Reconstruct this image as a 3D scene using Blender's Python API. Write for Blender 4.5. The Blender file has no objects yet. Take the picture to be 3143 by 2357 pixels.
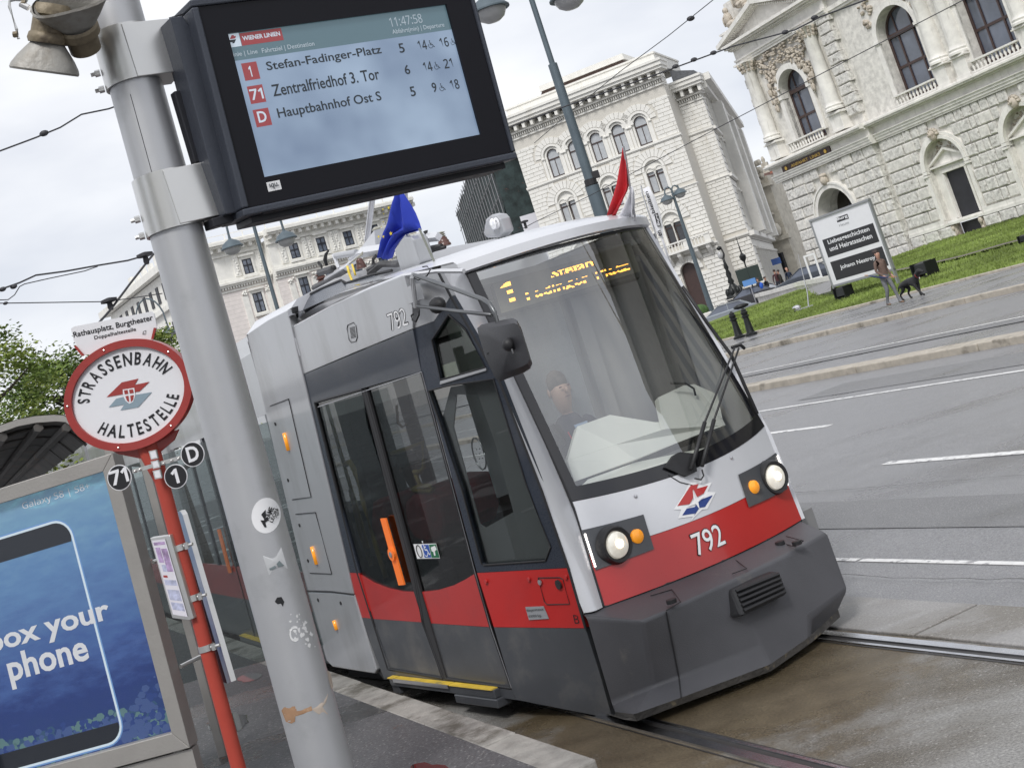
import bpy, bmesh, math, random
import numpy as np
from mathutils import Matrix, Vector
random.seed(7)
SC=bpy.context.scene
COL=bpy.context.collection
# ---------------------------------------------------------------- camera
# the photograph is an off-centre crop of a tilted picture: focal length and principal point in its pixels
FP=4047.; PX,PY=1408.,571.; W0,H0=3143.,2357.
PITCH=math.atan(560/4047.); ROLL=-math.atan(.3098); CH=2.1
_cp,_sp,_cr,_sr=math.cos(PITCH),math.sin(PITCH),math.cos(ROLL),math.sin(ROLL)
cF=np.array([0,_cp,_sp]); _U0=np.array([0,-_sp,_cp]); _R0=np.array([1.,0,0])
cR=_R0*_cr+_U0*_sr; cU=-_R0*_sr+_U0*_cr; cC=np.array([0,0,CH])
cam=bpy.data.cameras.new('camera'); camo=bpy.data.objects.new('camera',cam); COL.objects.link(camo)
cam.sensor_width=36; cam.lens=FP/W0*36
cam.shift_x=(W0/2-PX)/W0; cam.shift_y=(PY-H0/2)/W0
cam.clip_start=.05; cam.clip_end=3000
_m=Matrix.Identity(4)
for i in range(3):
    _m[i][0]=cR[i]; _m[i][1]=cU[i]; _m[i][2]=-cF[i]; _m[i][3]=cC[i]
camo.matrix_world=_m; SC.camera=camo
SC.render.resolution_x=1024; SC.render.resolution_y=767
# ---------------------------------------------------------------- world: overcast sky
SUN_EL,SUN_AZ=math.radians(48),math.radians(-38)      # azimuth from +Y, clockwise negative = behind left
wd=bpy.data.worlds.new('World'); SC.world=wd; wd.use_nodes=True
nt=wd.node_tree; nt.nodes.clear()
def N(t,ty,**k):
    n=t.nodes.new(ty)
    for a,b in k.items():
        if a=='op': n.operation=b
        else: setattr(n,a,b)
    return n
out=N(nt,'ShaderNodeOutputWorld'); bg=N(nt,'ShaderNodeBackground'); bg.inputs[1].default_value=1
sky=N(nt,'ShaderNodeTexSky'); sky.sky_type='NISHITA'; sky.sun_disc=False
sky.sun_elevation=SUN_EL; sky.sun_rotation=math.radians(150)
skys=N(nt,'ShaderNodeVectorMath',op='SCALE'); skys.inputs[3].default_value=.1
tc=N(nt,'ShaderNodeTexCoord'); mp=N(nt,'ShaderNodeMapping'); mp.inputs['Scale'].default_value=(1,1,2.6)
n1=N(nt,'ShaderNodeTexNoise'); n1.inputs['Scale'].default_value=3.2; n1.inputs['Detail'].default_value=5; n1.inputs['Roughness'].default_value=.5
cr_=N(nt,'ShaderNodeValToRGB'); e=cr_.color_ramp.elements
e[0].position=.34; e[0].color=(.56,.585,.645,1); e[1].position=.66; e[1].color=(.82,.825,.84,1)
mx=N(nt,'ShaderNodeMixRGB'); mx.inputs[0].default_value=.92
L=nt.links.new
L(sky.outputs[0],skys.inputs[0]); L(tc.outputs['Generated'],mp.inputs[0]); L(mp.outputs[0],n1.inputs['Vector'])
L(n1.outputs[0],cr_.inputs[0]); L(skys.outputs[0],mx.inputs[1]); L(cr_.outputs[0],mx.inputs[2]); L(mx.outputs[0],bg.inputs[0]); L(bg.outputs[0],out.inputs[0])
# sun, veiled
sl=bpy.data.lights.new('sun','SUN'); sl.energy=1.7; sl.angle=math.radians(14); sl.color=(1,.98,.955)
so=bpy.data.objects.new('sun',sl); COL.objects.link(so)
_sd=Vector((-math.sin(math.radians(20))*math.cos(SUN_EL),-math.cos(math.radians(20))*math.cos(SUN_EL),math.sin(SUN_EL)))  # direction towards the sun
so.rotation_euler=_sd.to_track_quat('Z','Y').to_euler()
sky.sun_rotation=math.atan2(_sd.x,_sd.y)
SC.view_settings.view_transform='Standard'; SC.view_settings.look='None'; SC.view_settings.exposure=.42; SC.view_settings.gamma=1
SC.view_settings.use_curve_mapping=False
SC.cycles.max_bounces=7; SC.cycles.transparent_max_bounces=24; SC.cycles.caustics_reflective=False; SC.cycles.caustics_refractive=False
# ---------------------------------------------------------------- picture point -> place
def ray(x,y): return cF*FP+cR*(x-PX)-cU*(y-PY)
def onz(x,y,z=0.):
    d=ray(x,y); return cC+d*((z-CH)/d[2])
def onp(x,y,P,n):
    d=ray(x,y); n=np.array(n,float); return cC+d*(((np.array(P,float)-cC)@n)/(d@n))
def at(x,y,Y):
    d=ray(x,y); return cC+d*(Y/d[1])
def Zm(x0,y0,s): return lambda x,y:(x0+x*s,y0+y*s)
# ---------------------------------------------------------------- materials
MATS={}
def mat(name,col,rough=.6,metal=0,var=.0,vs=6.,bump=0.,bs=40.,spec=.5,emit=0.,coat=0.,dark=None,ds=1.5,dth=(.5,.62),streak=False,alpha=1):
    if name in MATS: return MATS[name]
    m=bpy.data.materials.new(name); m.use_nodes=True; t=m.node_tree; b=t.nodes['Principled BSDF']
    col=tuple(col)[:3]
    b.inputs['Roughness'].default_value=rough; b.inputs['Metallic'].default_value=metal
    b.inputs['Specular IOR Level'].default_value=spec; b.inputs['Coat Weight'].default_value=coat; b.inputs['Coat Roughness'].default_value=.08
    b.inputs['Base Color'].default_value=(*col,1)
    l=t.links.new; co=N(t,'ShaderNodeTexCoord'); src=None
    if var>0 or dark is not None:
        nn=N(t,'ShaderNodeTexNoise'); nn.inputs['Scale'].default_value=vs; nn.inputs['Detail'].default_value=6; nn.inputs['Roughness'].default_value=.6
        l(co.outputs['Object'],nn.inputs['Vector'])
        r=N(t,'ShaderNodeValToRGB'); r.color_ramp.elements[0].position=.3; r.color_ramp.elements[1].position=.7
        r.color_ramp.elements[0].color=(*[max(0,c*(1-var)) for c in col],1); r.color_ramp.elements[1].color=(*[min(1,c*(1+var)) for c in col],1)
        l(nn.outputs[0],r.inputs[0]); src=r.outputs[0]
    if dark is not None:
        n2=N(t,'ShaderNodeTexNoise'); n2.inputs['Scale'].default_value=ds; n2.inputs['Detail'].default_value=8; n2.inputs['Roughness'].default_value=.65
        if streak:
            mpp=N(t,'ShaderNodeMapping'); mpp.inputs['Scale'].default_value=streak; l(co.outputs['Object'],mpp.inputs[0]); l(mpp.outputs[0],n2.inputs['Vector'])
        else: l(co.outputs['Object'],n2.inputs['Vector'])
        r2=N(t,'ShaderNodeValToRGB'); r2.color_ramp.elements[0].position=dth[0]; r2.color_ramp.elements[1].position=dth[1]
        r2.color_ramp.elements[0].color=(0,0,0,1); r2.color_ramp.elements[1].color=(1,1,1,1)
        l(n2.outputs[0],r2.inputs[0]); mm=N(t,'ShaderNodeMixRGB'); l(r2.outputs[0],mm.inputs[0]); l(src,mm.inputs[1]); mm.inputs[2].default_value=(*dark,1); src=mm.outputs[0]
    if src is not None: l(src,b.inputs['Base Color'])
    if bump>0:
        n3=N(t,'ShaderNodeTexNoise'); n3.inputs['Scale'].default_value=bs; n3.inputs['Detail'].default_value=4
        l(co.outputs['Object'],n3.inputs['Vector']); bp=N(t,'ShaderNodeBump'); bp.inputs['Strength'].default_value=bump; bp.inputs['Distance'].default_value=.02
        l(n3.outputs[0],bp.inputs['Height']); l(bp.outputs[0],b.inputs['Normal'])
        rr=N(t,'ShaderNodeMapRange'); rr.inputs[3].default_value=max(.02,rough-.07); rr.inputs[4].default_value=min(1,rough+.07); l(n3.outputs[0],rr.inputs[0]); l(rr.outputs[0],b.inputs['Roughness'])
    if emit>0:
        b.inputs['Emission Color'].default_value=(*col,1); b.inputs['Emission Strength'].default_value=emit
    MATS[name]=m; return m
def glass(name,tint=(.8,.85,.85),base=.04,rough=.01,k=1.0):
    if name in MATS: return MATS[name]
    m=bpy.data.materials.new(name); m.use_nodes=True; t=m.node_tree; t.nodes.clear(); l=t.links.new
    o=N(t,'ShaderNodeOutputMaterial'); mxs=N(t,'ShaderNodeMixShader'); tr=N(t,'ShaderNodeBsdfTransparent'); gl=N(t,'ShaderNodeBsdfGlossy')
    tr.inputs[0].default_value=(*tint,1); gl.inputs[0].default_value=(1,1,1,1); gl.inputs['Roughness'].default_value=rough
    fr=N(t,'ShaderNodeLayerWeight'); fr.inputs[0].default_value=.5; pw=N(t,'ShaderNodeMath',op='POWER'); pw.inputs[1].default_value=4.; ma=N(t,'ShaderNodeMath',op='MULTIPLY_ADD'); ma.inputs[1].default_value=k; ma.inputs[2].default_value=base; ma.use_clamp=True
    l(fr.outputs['Facing'],pw.inputs[0]); l(pw.outputs[0],ma.inputs[0]); l(ma.outputs[0],mxs.inputs[0]); l(tr.outputs[0],mxs.inputs[1]); l(gl.outputs[0],mxs.inputs[2]); l(mxs.outputs[0],o.inputs[0])
    MATS[name]=m; return m
# ---------------------------------------------------------------- mesh building
class MB:
    def __init__(s): s.v=[]; s.f=[]; s.m=[]; s.mi=0
    def add(s,vs,fs):
        o=len(s.v); s.v+= [tuple(float(c) for c in p) for p in vs]; s.f+=[tuple(i+o for i in f) for f in fs]; s.m+=[s.mi]*len(fs); return s
    def box(s,x0,x1,y0,y1,z0,z1):
        return s.add([(x0,y0,z0),(x1,y0,z0),(x1,y1,z0),(x0,y1,z0),(x0,y0,z1),(x1,y0,z1),(x1,y1,z1),(x0,y1,z1)],
              [(0,3,2,1),(4,5,6,7),(0,1,5,4),(1,2,6,5),(2,3,7,6),(3,0,4,7)])
    def cbox(s,c,d,ang=0):   # centre, dims, rotated about z
        ca,sa=math.cos(ang),math.sin(ang); vs=[]
        for k in (-.5,.5):
            for i,j in ((-.5,-.5),(.5,-.5),(.5,.5),(-.5,.5)):
                x,y=i*d[0],j*d[1]; vs.append((c[0]+x*ca-y*sa,c[1]+x*sa+y*ca,c[2]+k*d[2]))
        return s.add(vs,[(0,3,2,1),(4,5,6,7),(0,1,5,4),(1,2,6,5),(2,3,7,6),(3,0,4,7)])
    def prism(s,pts,e):      # closed loop of 3d points, extruded by vector e
        pts=[np.array(p,float) for p in pts]; n=len(pts); e=np.array(e,float)
        return s.add(pts+[p+e for p in pts],[tuple(range(n))[::-1],tuple(range(n,2*n))]+[(i,(i+1)%n,n+(i+1)%n,n+i) for i in range(n)])
    def poly(s,p2,z0,z1):    # 2d loop in local xy, thickness in local z
        return s.prism([(a,b,z0) for a,b in p2],(0,0,z1-z0))
    def grid(s,rows):        # rows of 3d points
        n=len(rows[0]); vs=[p for r in rows for p in r]
        return s.add(vs,[(i*n+j,i*n+j+1,(i+1)*n+j+1,(i+1)*n+j) for i in range(len(rows)-1) for j in range(n-1)])
    def tube(s,path,r,n=8,cap=True):
        path=[np.array(p,float) for p in path]; R=r if hasattr(r,'__len__') else [r]*len(path); vs=[]; fs=[]; ref=None
        for i,p in enumerate(path):
            d=(path[min(i+1,len(path)-1)]-path[max(i-1,0)]); d=d/(np.linalg.norm(d)+1e-12)
            if ref is None: ref=np.array([0,0,1.]) if abs(d[2])<.9 else np.array([1.,0,0])
            a=np.cross(d,ref); a/=np.linalg.norm(a)+1e-12; b=np.cross(d,a); ref=np.cross(a,d)*-1 if False else ref
            for k in range(n):
                t=2*math.pi*k/n; vs.append(p+a*R[i]*math.cos(t)+b*R[i]*math.sin(t))
        for i in range(len(path)-1):
            for k in range(n): fs.append((i*n+k,i*n+(k+1)%n,(i+1)*n+(k+1)%n,(i+1)*n+k))
        if cap: fs+= [tuple(range(n))[::-1],tuple(range((len(path)-1)*n,len(path)*n))]
        return s.add(vs,fs)
    def lathe(s,prof,c=(0,0,0),ax='z',n=12,sx=1.,sy=1.):   # profile (r,h)
        vs=[];fs=[]
        for r,h in prof:
            for k in range(n):
                t=2*math.pi*k/n; x,y=r*math.cos(t)*sx,r*math.sin(t)*sy
                q=(x,y,h) if ax=='z' else ((x,h,y) if ax=='y' else (h,x,y))
                vs.append((c[0]+q[0],c[1]+q[1],c[2]+q[2]))
        m=len(prof)
        for i in range(m-1):
            for k in range(n): fs.append((i*n+k,i*n+(k+1)%n,(i+1)*n+(k+1)%n,(i+1)*n+k))
        fs+=[tuple(range(n))[::-1],tuple(range((m-1)*n,m*n))]
        return s.add(vs,fs)
    def ell(s,c,r,n=10,m=7):
        pr=[]; vs=[];fs=[]
        for i in range(m+1):
            a=math.pi*i/m-math.pi/2
            for k in range(n):
                t=2*math.pi*k/n; vs.append((c[0]+r[0]*math.cos(a)*math.cos(t),c[1]+r[1]*math.cos(a)*math.sin(t),c[2]+r[2]*math.sin(a)))
        for i in range(m):
            for k in range(n): fs.append((i*n+k,i*n+(k+1)%n,(i+1)*n+(k+1)%n,(i+1)*n+k))
        return s.add(vs,fs)
    def mesh(s,name,mats):
        me=bpy.data.meshes.new(name); me.from_pydata(s.v,[],s.f)
        for m in (mats if isinstance(mats,(list,tuple)) else [mats]): me.materials.append(m)
        me.polygons.foreach_set('material_index',s.m); me.validate(); 
        bm=bmesh.new(); bm.from_mesh(me); bmesh.ops.recalc_face_normals(bm,faces=bm.faces); bm.to_mesh(me); bm.free(); me.update(); return me
    def obj(s,name,mats,parent=None,smooth=False,bev=0,**tg):
        me=s.mesh(name,mats); return put(name,me,parent,smooth,bev,**tg)
def put(name,me,parent=None,smooth=False,bev=0,**tg):
    o=bpy.data.objects.new(name,me); COL.objects.link(o)
    if parent is not None: o.parent=parent
    if smooth: me.shade_smooth() if hasattr(me,'shade_smooth') else None
    if smooth=='auto':
        bm=bmesh.new(); bm.from_mesh(me)
        for e_ in bm.edges: e_.smooth = (len(e_.link_faces)==2 and e_.calc_face_angle(3)<.7)
        bm.to_mesh(me); bm.free()
    if bev:
        bv=o.modifiers.new('bevel','BEVEL'); bv.width=bev; bv.segments=2; bv.limit_method='ANGLE'; bv.angle_limit=.7
    tag(o,**tg); return o
def tag(o,label=None,cat=None,group=None,kind=None):
    if label: o['label']=label
    if cat: o['category']=cat
    if group: o['group']=group
    if kind: o['kind']=kind
    return o
def thing(name,label,cat,loc=(0,0,0),axes=None,group=None):
    o=bpy.data.objects.new(name,None); COL.objects.link(o); o.empty_display_size=.2
    m=Matrix.Identity(4)
    if axes is not None:
        for j in range(3):
            for i in range(3): m[i][j]=axes[j][i]
    for i in range(3): m[i][3]=loc[i]
    o.matrix_world=m; return tag(o,label,cat,group)
def dup(root,name=None,loc=None,mw=None,label=None,group=None):
    r=root.copy(); COL.objects.link(r)
    if loc is not None: r.location=loc
    if mw is not None: r.matrix_world=mw
    for ch in [c for c in DUPKIDS.get(root.name,root.children)]:
        c=ch.copy(); COL.objects.link(c); c.parent=r
        for g in ch.children:
            d=g.copy(); COL.objects.link(d); d.parent=c
    if label: r['label']=label
    if group: r['group']=group
    return r
DUPKIDS={}
FONT=None
try:
    import os
    FONT=bpy.data.fonts.load(os.path.join(bpy.utils.system_resource('DATAFILES'),'fonts','NotoSansHebrew-Regular.woff2'))   # the typeface Blender itself ships
except Exception: FONT=None
def textmesh(s,font_bold=0.0,res=3,align='LEFT'):
    cu=bpy.data.curves.new('txt','FONT')
    if FONT and ('1' in s or font_bold<.004): cu.font=FONT
    cu.body=s; cu.body=s; cu.size=1; cu.offset=font_bold; cu.resolution_u=res; cu.align_x=align
    o=bpy.data.objects.new('txt',cu); COL.objects.link(o); dg=bpy.context.evaluated_depsgraph_get(); dg.update()
    me=bpy.data.meshes.new_from_object(o.evaluated_get(dg)); COL.objects.unlink(o); bpy.data.objects.remove(o)
    v=np.zeros(len(me.vertices)*3); me.vertices.foreach_get('co',v); v=v.reshape(-1,3); return me,v
def text(name,s,parent,m,O,X,Y,w=None,h=None,bold=0.0,off=.002,warp=None,anchor='l'):
    """lettering on the plane O + X*a + Y*b (X, Y unit vectors in the parent's space); w/h fit its box"""
    me,v=textmesh(s,bold)
    O,X,Y=[np.array(q,float) for q in (O,X,Y)]; Nn=np.cross(X,Y); Nn/=np.linalg.norm(Nn)
    a0,a1=v[:,0].min(),v[:,0].max(); b0,b1=v[:,1].min(),v[:,1].max()
    sy=h/(b1-b0) if h else None; sx=w/(a1-a0) if w else sy
    if sy is None: sy=sx
    a=(v[:,0]-a0)*sx; b=(v[:,1]-b0)*sy
    if anchor=='c': a=a-(a1-a0)*sx/2
    if warp is not None:
        P=np.array([warp(x,y) for x,y in zip(a,b)])
    else: P=O+np.outer(a,X)+np.outer(b,Y)+Nn*off
    me.vertices.foreach_set('co',P.ravel()); me.materials.clear(); me.materials.append(m); me.update()
    return put(name,me,parent)
def toxf(frame,P):       # world -> frame local (origin, axes)
    O,ax=frame; d=np.array(P,float)-O; return np.array([d@ax[0],d@ax[1],d@ax[2]])
UP=np.array([0,0,1.])
def fframe(x,y,Y,azd,zb=0.):  # facade frame: u to the viewer's right, v up, w out
    P=at(x,y,Y); a=math.radians(azd); u=np.array([math.cos(a),math.sin(a),0]); n=np.array([u[1],-u[0],0])
    if n@(cC-P)<0: n=-n
    u=np.cross(UP,n); P=np.array([P[0],P[1],zb]); return (P,(u,UP,n))
def uvq(fr,x,y,w=0.):
    O,ax=fr; P=onp(x,y,O+ax[2]*w,ax[2]); q=toxf(fr,P); return q
# ================================================================ GROUND
RA=math.radians(114.5); rD=np.array([math.cos(RA),math.sin(RA),0]); rN=np.array([rD[1],-rD[0],0])
def G(t,a,z=0.): return rN*t+rD*a+np.array([0,0,z])
def wetmat(name,c1,c2,wet,scale,r0,r1,grain=.25,wpos=(.45,.62),bumpk=.5,stain=False):
    m=bpy.data.materials.new(name); m.use_nodes=True; t=m.node_tree; b=t.nodes['Principled BSDF']; l=t.links.new
    co=N(t,'ShaderNodeTexCoord'); n1=N(t,'ShaderNodeTexNoise'); n1.inputs['Scale'].default_value=scale; n1.inputs['Detail'].default_value=8; n1.inputs['Roughness'].default_value=.6
    mpn=N(t,'ShaderNodeMapping'); mpn.inputs['Rotation'].default_value=(0,0,-RA); mpn.inputs['Scale'].default_value=(.55,1.1,1); l(co.outputs['Object'],mpn.inputs[0]); l(mpn.outputs[0],n1.inputs['Vector'])
    g=N(t,'ShaderNodeTexNoise'); g.inputs['Scale'].default_value=75; g.inputs['Detail'].default_value=5; g.inputs['Roughness'].default_value=.8; l(co.outputs['Object'],g.inputs['Vector'])
    g2=N(t,'ShaderNodeTexNoise'); g2.inputs['Scale'].default_value=3.1; g2.inputs['Detail'].default_value=5; l(co.outputs['Object'],g2.inputs['Vector'])
    mA=N(t,'ShaderNodeMixRGB'); l(g2.outputs[0],mA.inputs[0]); mA.inputs[1].default_value=(*c1,1); mA.inputs[2].default_value=(*c2,1)
    r=N(t,'ShaderNodeMapRange'); r.inputs[1].default_value=wpos[0]; r.inputs[2].default_value=wpos[1]; l(n1.outputs[0],r.inputs[0])
    mB=N(t,'ShaderNodeMixRGB'); l(r.outputs[0],mB.inputs[0]); l(mA.outputs[0],mB.inputs[1]); mB.inputs[2].default_value=(*wet,1)
    mG=N(t,'ShaderNodeMapRange'); mG.inputs[1].default_value=.3; mG.inputs[2].default_value=.7; mG.inputs[3].default_value=1-grain; mG.inputs[4].default_value=1+grain; l(g.outputs[0],mG.inputs[0])
    vo=N(t,'ShaderNodeTexVoronoi'); vo.inputs['Scale'].default_value=30; l(co.outputs['Object'],vo.inputs['Vector']); vr=N(t,'ShaderNodeMapRange'); vr.inputs[1].default_value=.12; vr.inputs[2].default_value=.26; vr.inputs[3].default_value=.5; vr.inputs[4].default_value=0; l(vo.outputs['Distance'],vr.inputs[0])
    mV=N(t,'ShaderNodeMixRGB'); l(vr.outputs[0],mV.inputs[0]); l(mB.outputs[0],mV.inputs[1]); mV.inputs[2].default_value=(.42,.41,.39,1); mB=mV
    if stain:   # rusty brown damp stain where trams stand and drip
        gm=N(t,'ShaderNodeMapping'); gm.vector_type='POINT'; c_=G(3.75,6.9); gm.inputs['Location'].default_value=(-c_[0],-c_[1],0); l(co.outputs['Object'],gm.inputs[0]); ln=N(t,'ShaderNodeVectorMath',op='LENGTH'); l(gm.outputs[0],ln.inputs[0])
        n5=N(t,'ShaderNodeTexNoise'); n5.inputs['Scale'].default_value=1.7; n5.inputs['Detail'].default_value=9; n5.inputs['Roughness'].default_value=.65; l(co.outputs['Object'],n5.inputs['Vector'])
        a5=N(t,'ShaderNodeMath',op='MULTIPLY_ADD'); a5.inputs[1].default_value=2.6; l(n5.outputs[0],a5.inputs[0]); l(ln.outputs['Value'],a5.inputs[2]); r5_=N(t,'ShaderNodeMapRange'); r5_.inputs[1].default_value=2.45; r5_.inputs[2].default_value=2.9; r5_.inputs[3].default_value=1; r5_.inputs[4].default_value=0; l(a5.outputs[0],r5_.inputs[0])
        n6=N(t,'ShaderNodeTexNoise'); n6.inputs['Scale'].default_value=5; n6.inputs['Detail'].default_value=8; l(co.outputs['Object'],n6.inputs['Vector']); c6=N(t,'ShaderNodeMixRGB'); l(n6.outputs[0],c6.inputs[0]); c6.inputs[1].default_value=(.05,.036,.02,1); c6.inputs[2].default_value=(.17,.135,.085,1)
        mS=N(t,'ShaderNodeMixRGB'); l(r5_.outputs[0],mS.inputs[0]); l(mB.outputs[0],mS.inputs[1]); l(c6.outputs[0],mS.inputs[2]); mB=mS
    mm=N(t,'ShaderNodeVectorMath',op='SCALE'); l(mB.outputs[0],mm.inputs[0]); l(mG.outputs[0],mm.inputs[3]); l(mm.outputs[0],b.inputs['Base Color'])
    rr=N(t,'ShaderNodeMapRange'); rr.inputs[3].default_value=r0; rr.inputs[4].default_value=r1; l(r.outputs[0],rr.inputs[0]); l(rr.outputs[0],b.inputs['Roughness'])
    bp=N(t,'ShaderNodeBump'); bp.inputs['Strength'].default_value=bumpk; bp.inputs['Distance'].default_value=.006; l(g.outputs[0],bp.inputs['Height']); l(bp.outputs[0],b.inputs['Normal'])
    return m
M_road=wetmat('wet_asphalt',(.19,.19,.20),(.24,.24,.25),(.12,.12,.13),.5,.36,.12,.75,(.48,.75))
M_plat=wetmat('platform_asphalt',(.085,.085,.09),(.12,.12,.125),(.035,.032,.03),.8,.5,.05,.8,(.57,.62))
M_bed=wetmat('track_bed_surface',(.215,.21,.20),(.30,.295,.285),(.12,.105,.085),.9,.42,.12,.75,(.45,.62),.8,stain=True)
M_slab=wetmat('concrete_slab',(.25,.24,.235),(.33,.325,.32),(.17,.155,.135),.8,.5,.18,.4,(.50,.62))
M_pave=wetmat('wet_pavement',(.20,.20,.21),(.25,.25,.26),(.13,.13,.135),.5,.4,.14,.2,(.46,.62))
M_kerb=mat('granite_kerb',(.34,.325,.30),.6,0,.25,9,.35,60,dark=(.13,.12,.10),ds=2.2,dth=(.5,.6))
M_kerb2=mat('worn_kerb_stone',(.42,.38,.32),.6,0,.2,5,.3,50,dark=(.17,.15,.12),ds=1.3,dth=(.56,.66))
M_paint=mat('road_paint',(.72,.72,.71),.55,0,.08,12,.1,80,dark=(.30,.30,.31),ds=11,dth=(.54,.62))
M_grass=mat('grass_blades',(.19,.25,.065),.7,0,.5,.35,0,40,spec=.2)
M_soil=mat('lawn_soil',(.14,.185,.05),.9,0,.5,.35,.4,30,spec=.1)
M_rail=mat('polished_rail',(.62,.63,.66),.2,1,.1,8,.1,90)
M_groove=mat('rail_groove',(.03,.028,.027),.5,0,.2,8)
def strip(name,ts,z0,z1,a0,a1,m,n=1,**tg):
    mb=MB(); al=np.linspace(a0,a1,n+1)
    mb.grid([[G(ts[0],a,z0) for a in al],[G(ts[1],a,z1) for a in al]]); return mb.obj(name,m,None,**tg)
def slab(name,t0,t1,a0,a1,z0,z1,m,parent=None,bev=0,**tg):
    mb=MB(); mb.prism([G(t0,a0,z0),G(t1,a0,z0),G(t1,a1,z0),G(t0,a1,z0)],(0,0,z1-z0)); return mb.obj(name,m,parent,False,bev,**tg)
S_={'kind':'structure'}
mb=MB(); mb.add([(-1500,-600,-.03),(1500,-600,-.03),(1500,2400,-.03),(-1500,2400,-.03)],[(0,1,2,3)]); mb.obj('ground',M_road,None,**S_)
slab('platform',-14,2.43,-6,60,-.02,.14,M_plat,**S_)
mb=MB(); mb.add([G(2.64,-6,0),G(4.69,-6,0),G(4.69,140,0),G(2.64,140,0)],[(0,1,2,3)]); mb.obj('track_bed',M_bed,None,**S_)
mb=MB(); mb.add([G(5.19,-8,.0),G(15.5,-8,.05),G(15.5,190,.05),G(5.19,190,.0)],[(0,1,2,3)]); mb.obj('road',M_road,None,**S_)
mb=MB(); mb.add([G(15.8,-8,.05),G(24.45,-8,.10),G(24.45,190,.10),G(15.8,190,.05)],[(0,1,2,3)]); mb.obj('far_carriageway',M_road,None,**S_)
mb=MB(); mb.add([G(24.6,-8,.235),G(31.2,-8,.27),G(31.2,190,.27),G(24.6,190,.235)],[(0,1,2,3)]); mb.obj('far_pavement',M_pave,None,**S_)
# platform kerb: single stones
kb=tag(MB().prism([G(2.43,-6,-.05),G(2.64,-6,-.05),G(2.64,60,-.05),G(2.43,60,-.05)],(0,0,.1)).obj('platform_kerb',M_groove,None),kind='structure')
a=-1.6
while a<46:
    ln=.98 if a<24 else 2.5
    zt=.142 if a>5.6 else (.142 if a>6.2 else .055)
    slab('kerb_stone',2.425+random.uniform(-.004,.004),2.645+random.uniform(-.005,.005),a+.008,a+ln-.008,-.03,zt+random.uniform(-.004,.004),M_kerb,kb,.012)
    a+=ln
# slab row beside the far rail
sb=tag(MB().prism([G(4.69,-6,-.05),G(5.19,-6,-.05),G(5.19,60,-.05),G(4.69,60,-.05)],(0,0,.03)).obj('concrete_edge_strip',M_groove,None),kind='structure')
a=-3.4
while a<50:
    ln=2.42 if a<20 else 5
    slab('concrete_slab',4.70,5.195,a+.01,a+ln-.01,-.03,.012,M_slab,sb,.006); a+=ln
# rails (grooved): head, groove, lip
def rail(t,inner,label):
    r=thing('rail',label,'rail',(0,0,0)); i=inner
    def strp(n,t0,t1,z0,z1,m): mb=MB(); mb.prism([G(t0,-6,z0),G(t1,-6,z0),G(t1,120,z0),G(t0,120,z0)],(0,0,z1-z0)); mb.obj(n,m,r)
    strp('rail_head',t-.03,t+.03,-.1,.010,M_rail); strp('groove',*sorted((t+i*.031,t+i*.075)),-.1,.002,M_groove); strp('rail_lip',*sorted((t+i*.076,t+i*.098)),-.1,.008,M_rail)
    return r
rail(3.20,1,'near grooved steel rail running along the platform kerb'); rail(4.62,-1,'far grooved steel rail beside the pale concrete slabs')
# lane markings
mk=thing('lane_marking','white lane lines painted on the wet asphalt','road marking'); mk['kind']='structure'; del mk['category']
def dash(t,a0,a1,w,z): 
    mb=MB(); mb.prism([G(t-w/2,a0,z),G(t+w/2,a0,z),G(t+w/2,a1,z),G(t-w/2,a1,z)],(0,0,.003)); return mb.obj('painted_line',M_paint,mk)
for k in range(-3,28): dash(5.885,2.2+k*2.0,4.16+k*2.0,.06,.006)
dash(8.66,-3,11.1,.12,.02); dash(8.66,20,26,.12,.02); dash(8.66,35,41,.12,.02)
dash(10.96,14.9,21,.12,.03); dash(10.96,30,36,.12,.03); dash(12.95,-4,120,.10,.042); dash(19.0,-4,150,.10,.072)
# median kerb between the carriageways
md=tag(MB().prism([G(15.53,-6,-.02),G(16.02,-6,-.02),G(16.02,120,-.02),G(15.53,120,-.02)],(0,0,.1)).obj('median',M_slab,None),kind='structure')
a=-5.
while a<90:
    ln=3.1 if a<60 else 6
    slab('median_kerb_stone',15.5,15.74,a+.012,a+ln-.012,0,.175+random.uniform(-.004,.004),M_kerb2,md,.02); slab('median_kerb_stone',15.76,16.05,a+.9,a+ln+.88,0,.17,M_kerb2,md,.02); a+=ln
kf=tag(MB().prism([G(24.46,-6,-.02),G(24.7,-6,-.02),G(24.7,140,-.02),G(24.46,140,-.02)],(0,0,.2)).obj('pavement_kerb',M_kerb2,None),kind='structure')
a=-5.
while a<110:
    ln=2.4 if a<70 else 6
    slab('kerb_stone',24.43,24.72,a+.015,a+ln-.015,.02,.245+random.uniform(-.005,.005),M_kerb2,kf,.02); a+=ln
lk=tag(MB().prism([G(31.15,-6,.1),G(31.3,-6,.1),G(31.3,70,.1),G(31.15,70,.1)],(0,0,.15)).obj('lawn_kerb',M_kerb2,None),kind='structure')
a=-5.
while a<64:
    slab('kerb_stone',31.1,31.38,a+.015,a+1.98,.1,.345+random.uniform(-.008,.008),M_kerb2,lk,.02); a+=2.0
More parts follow.
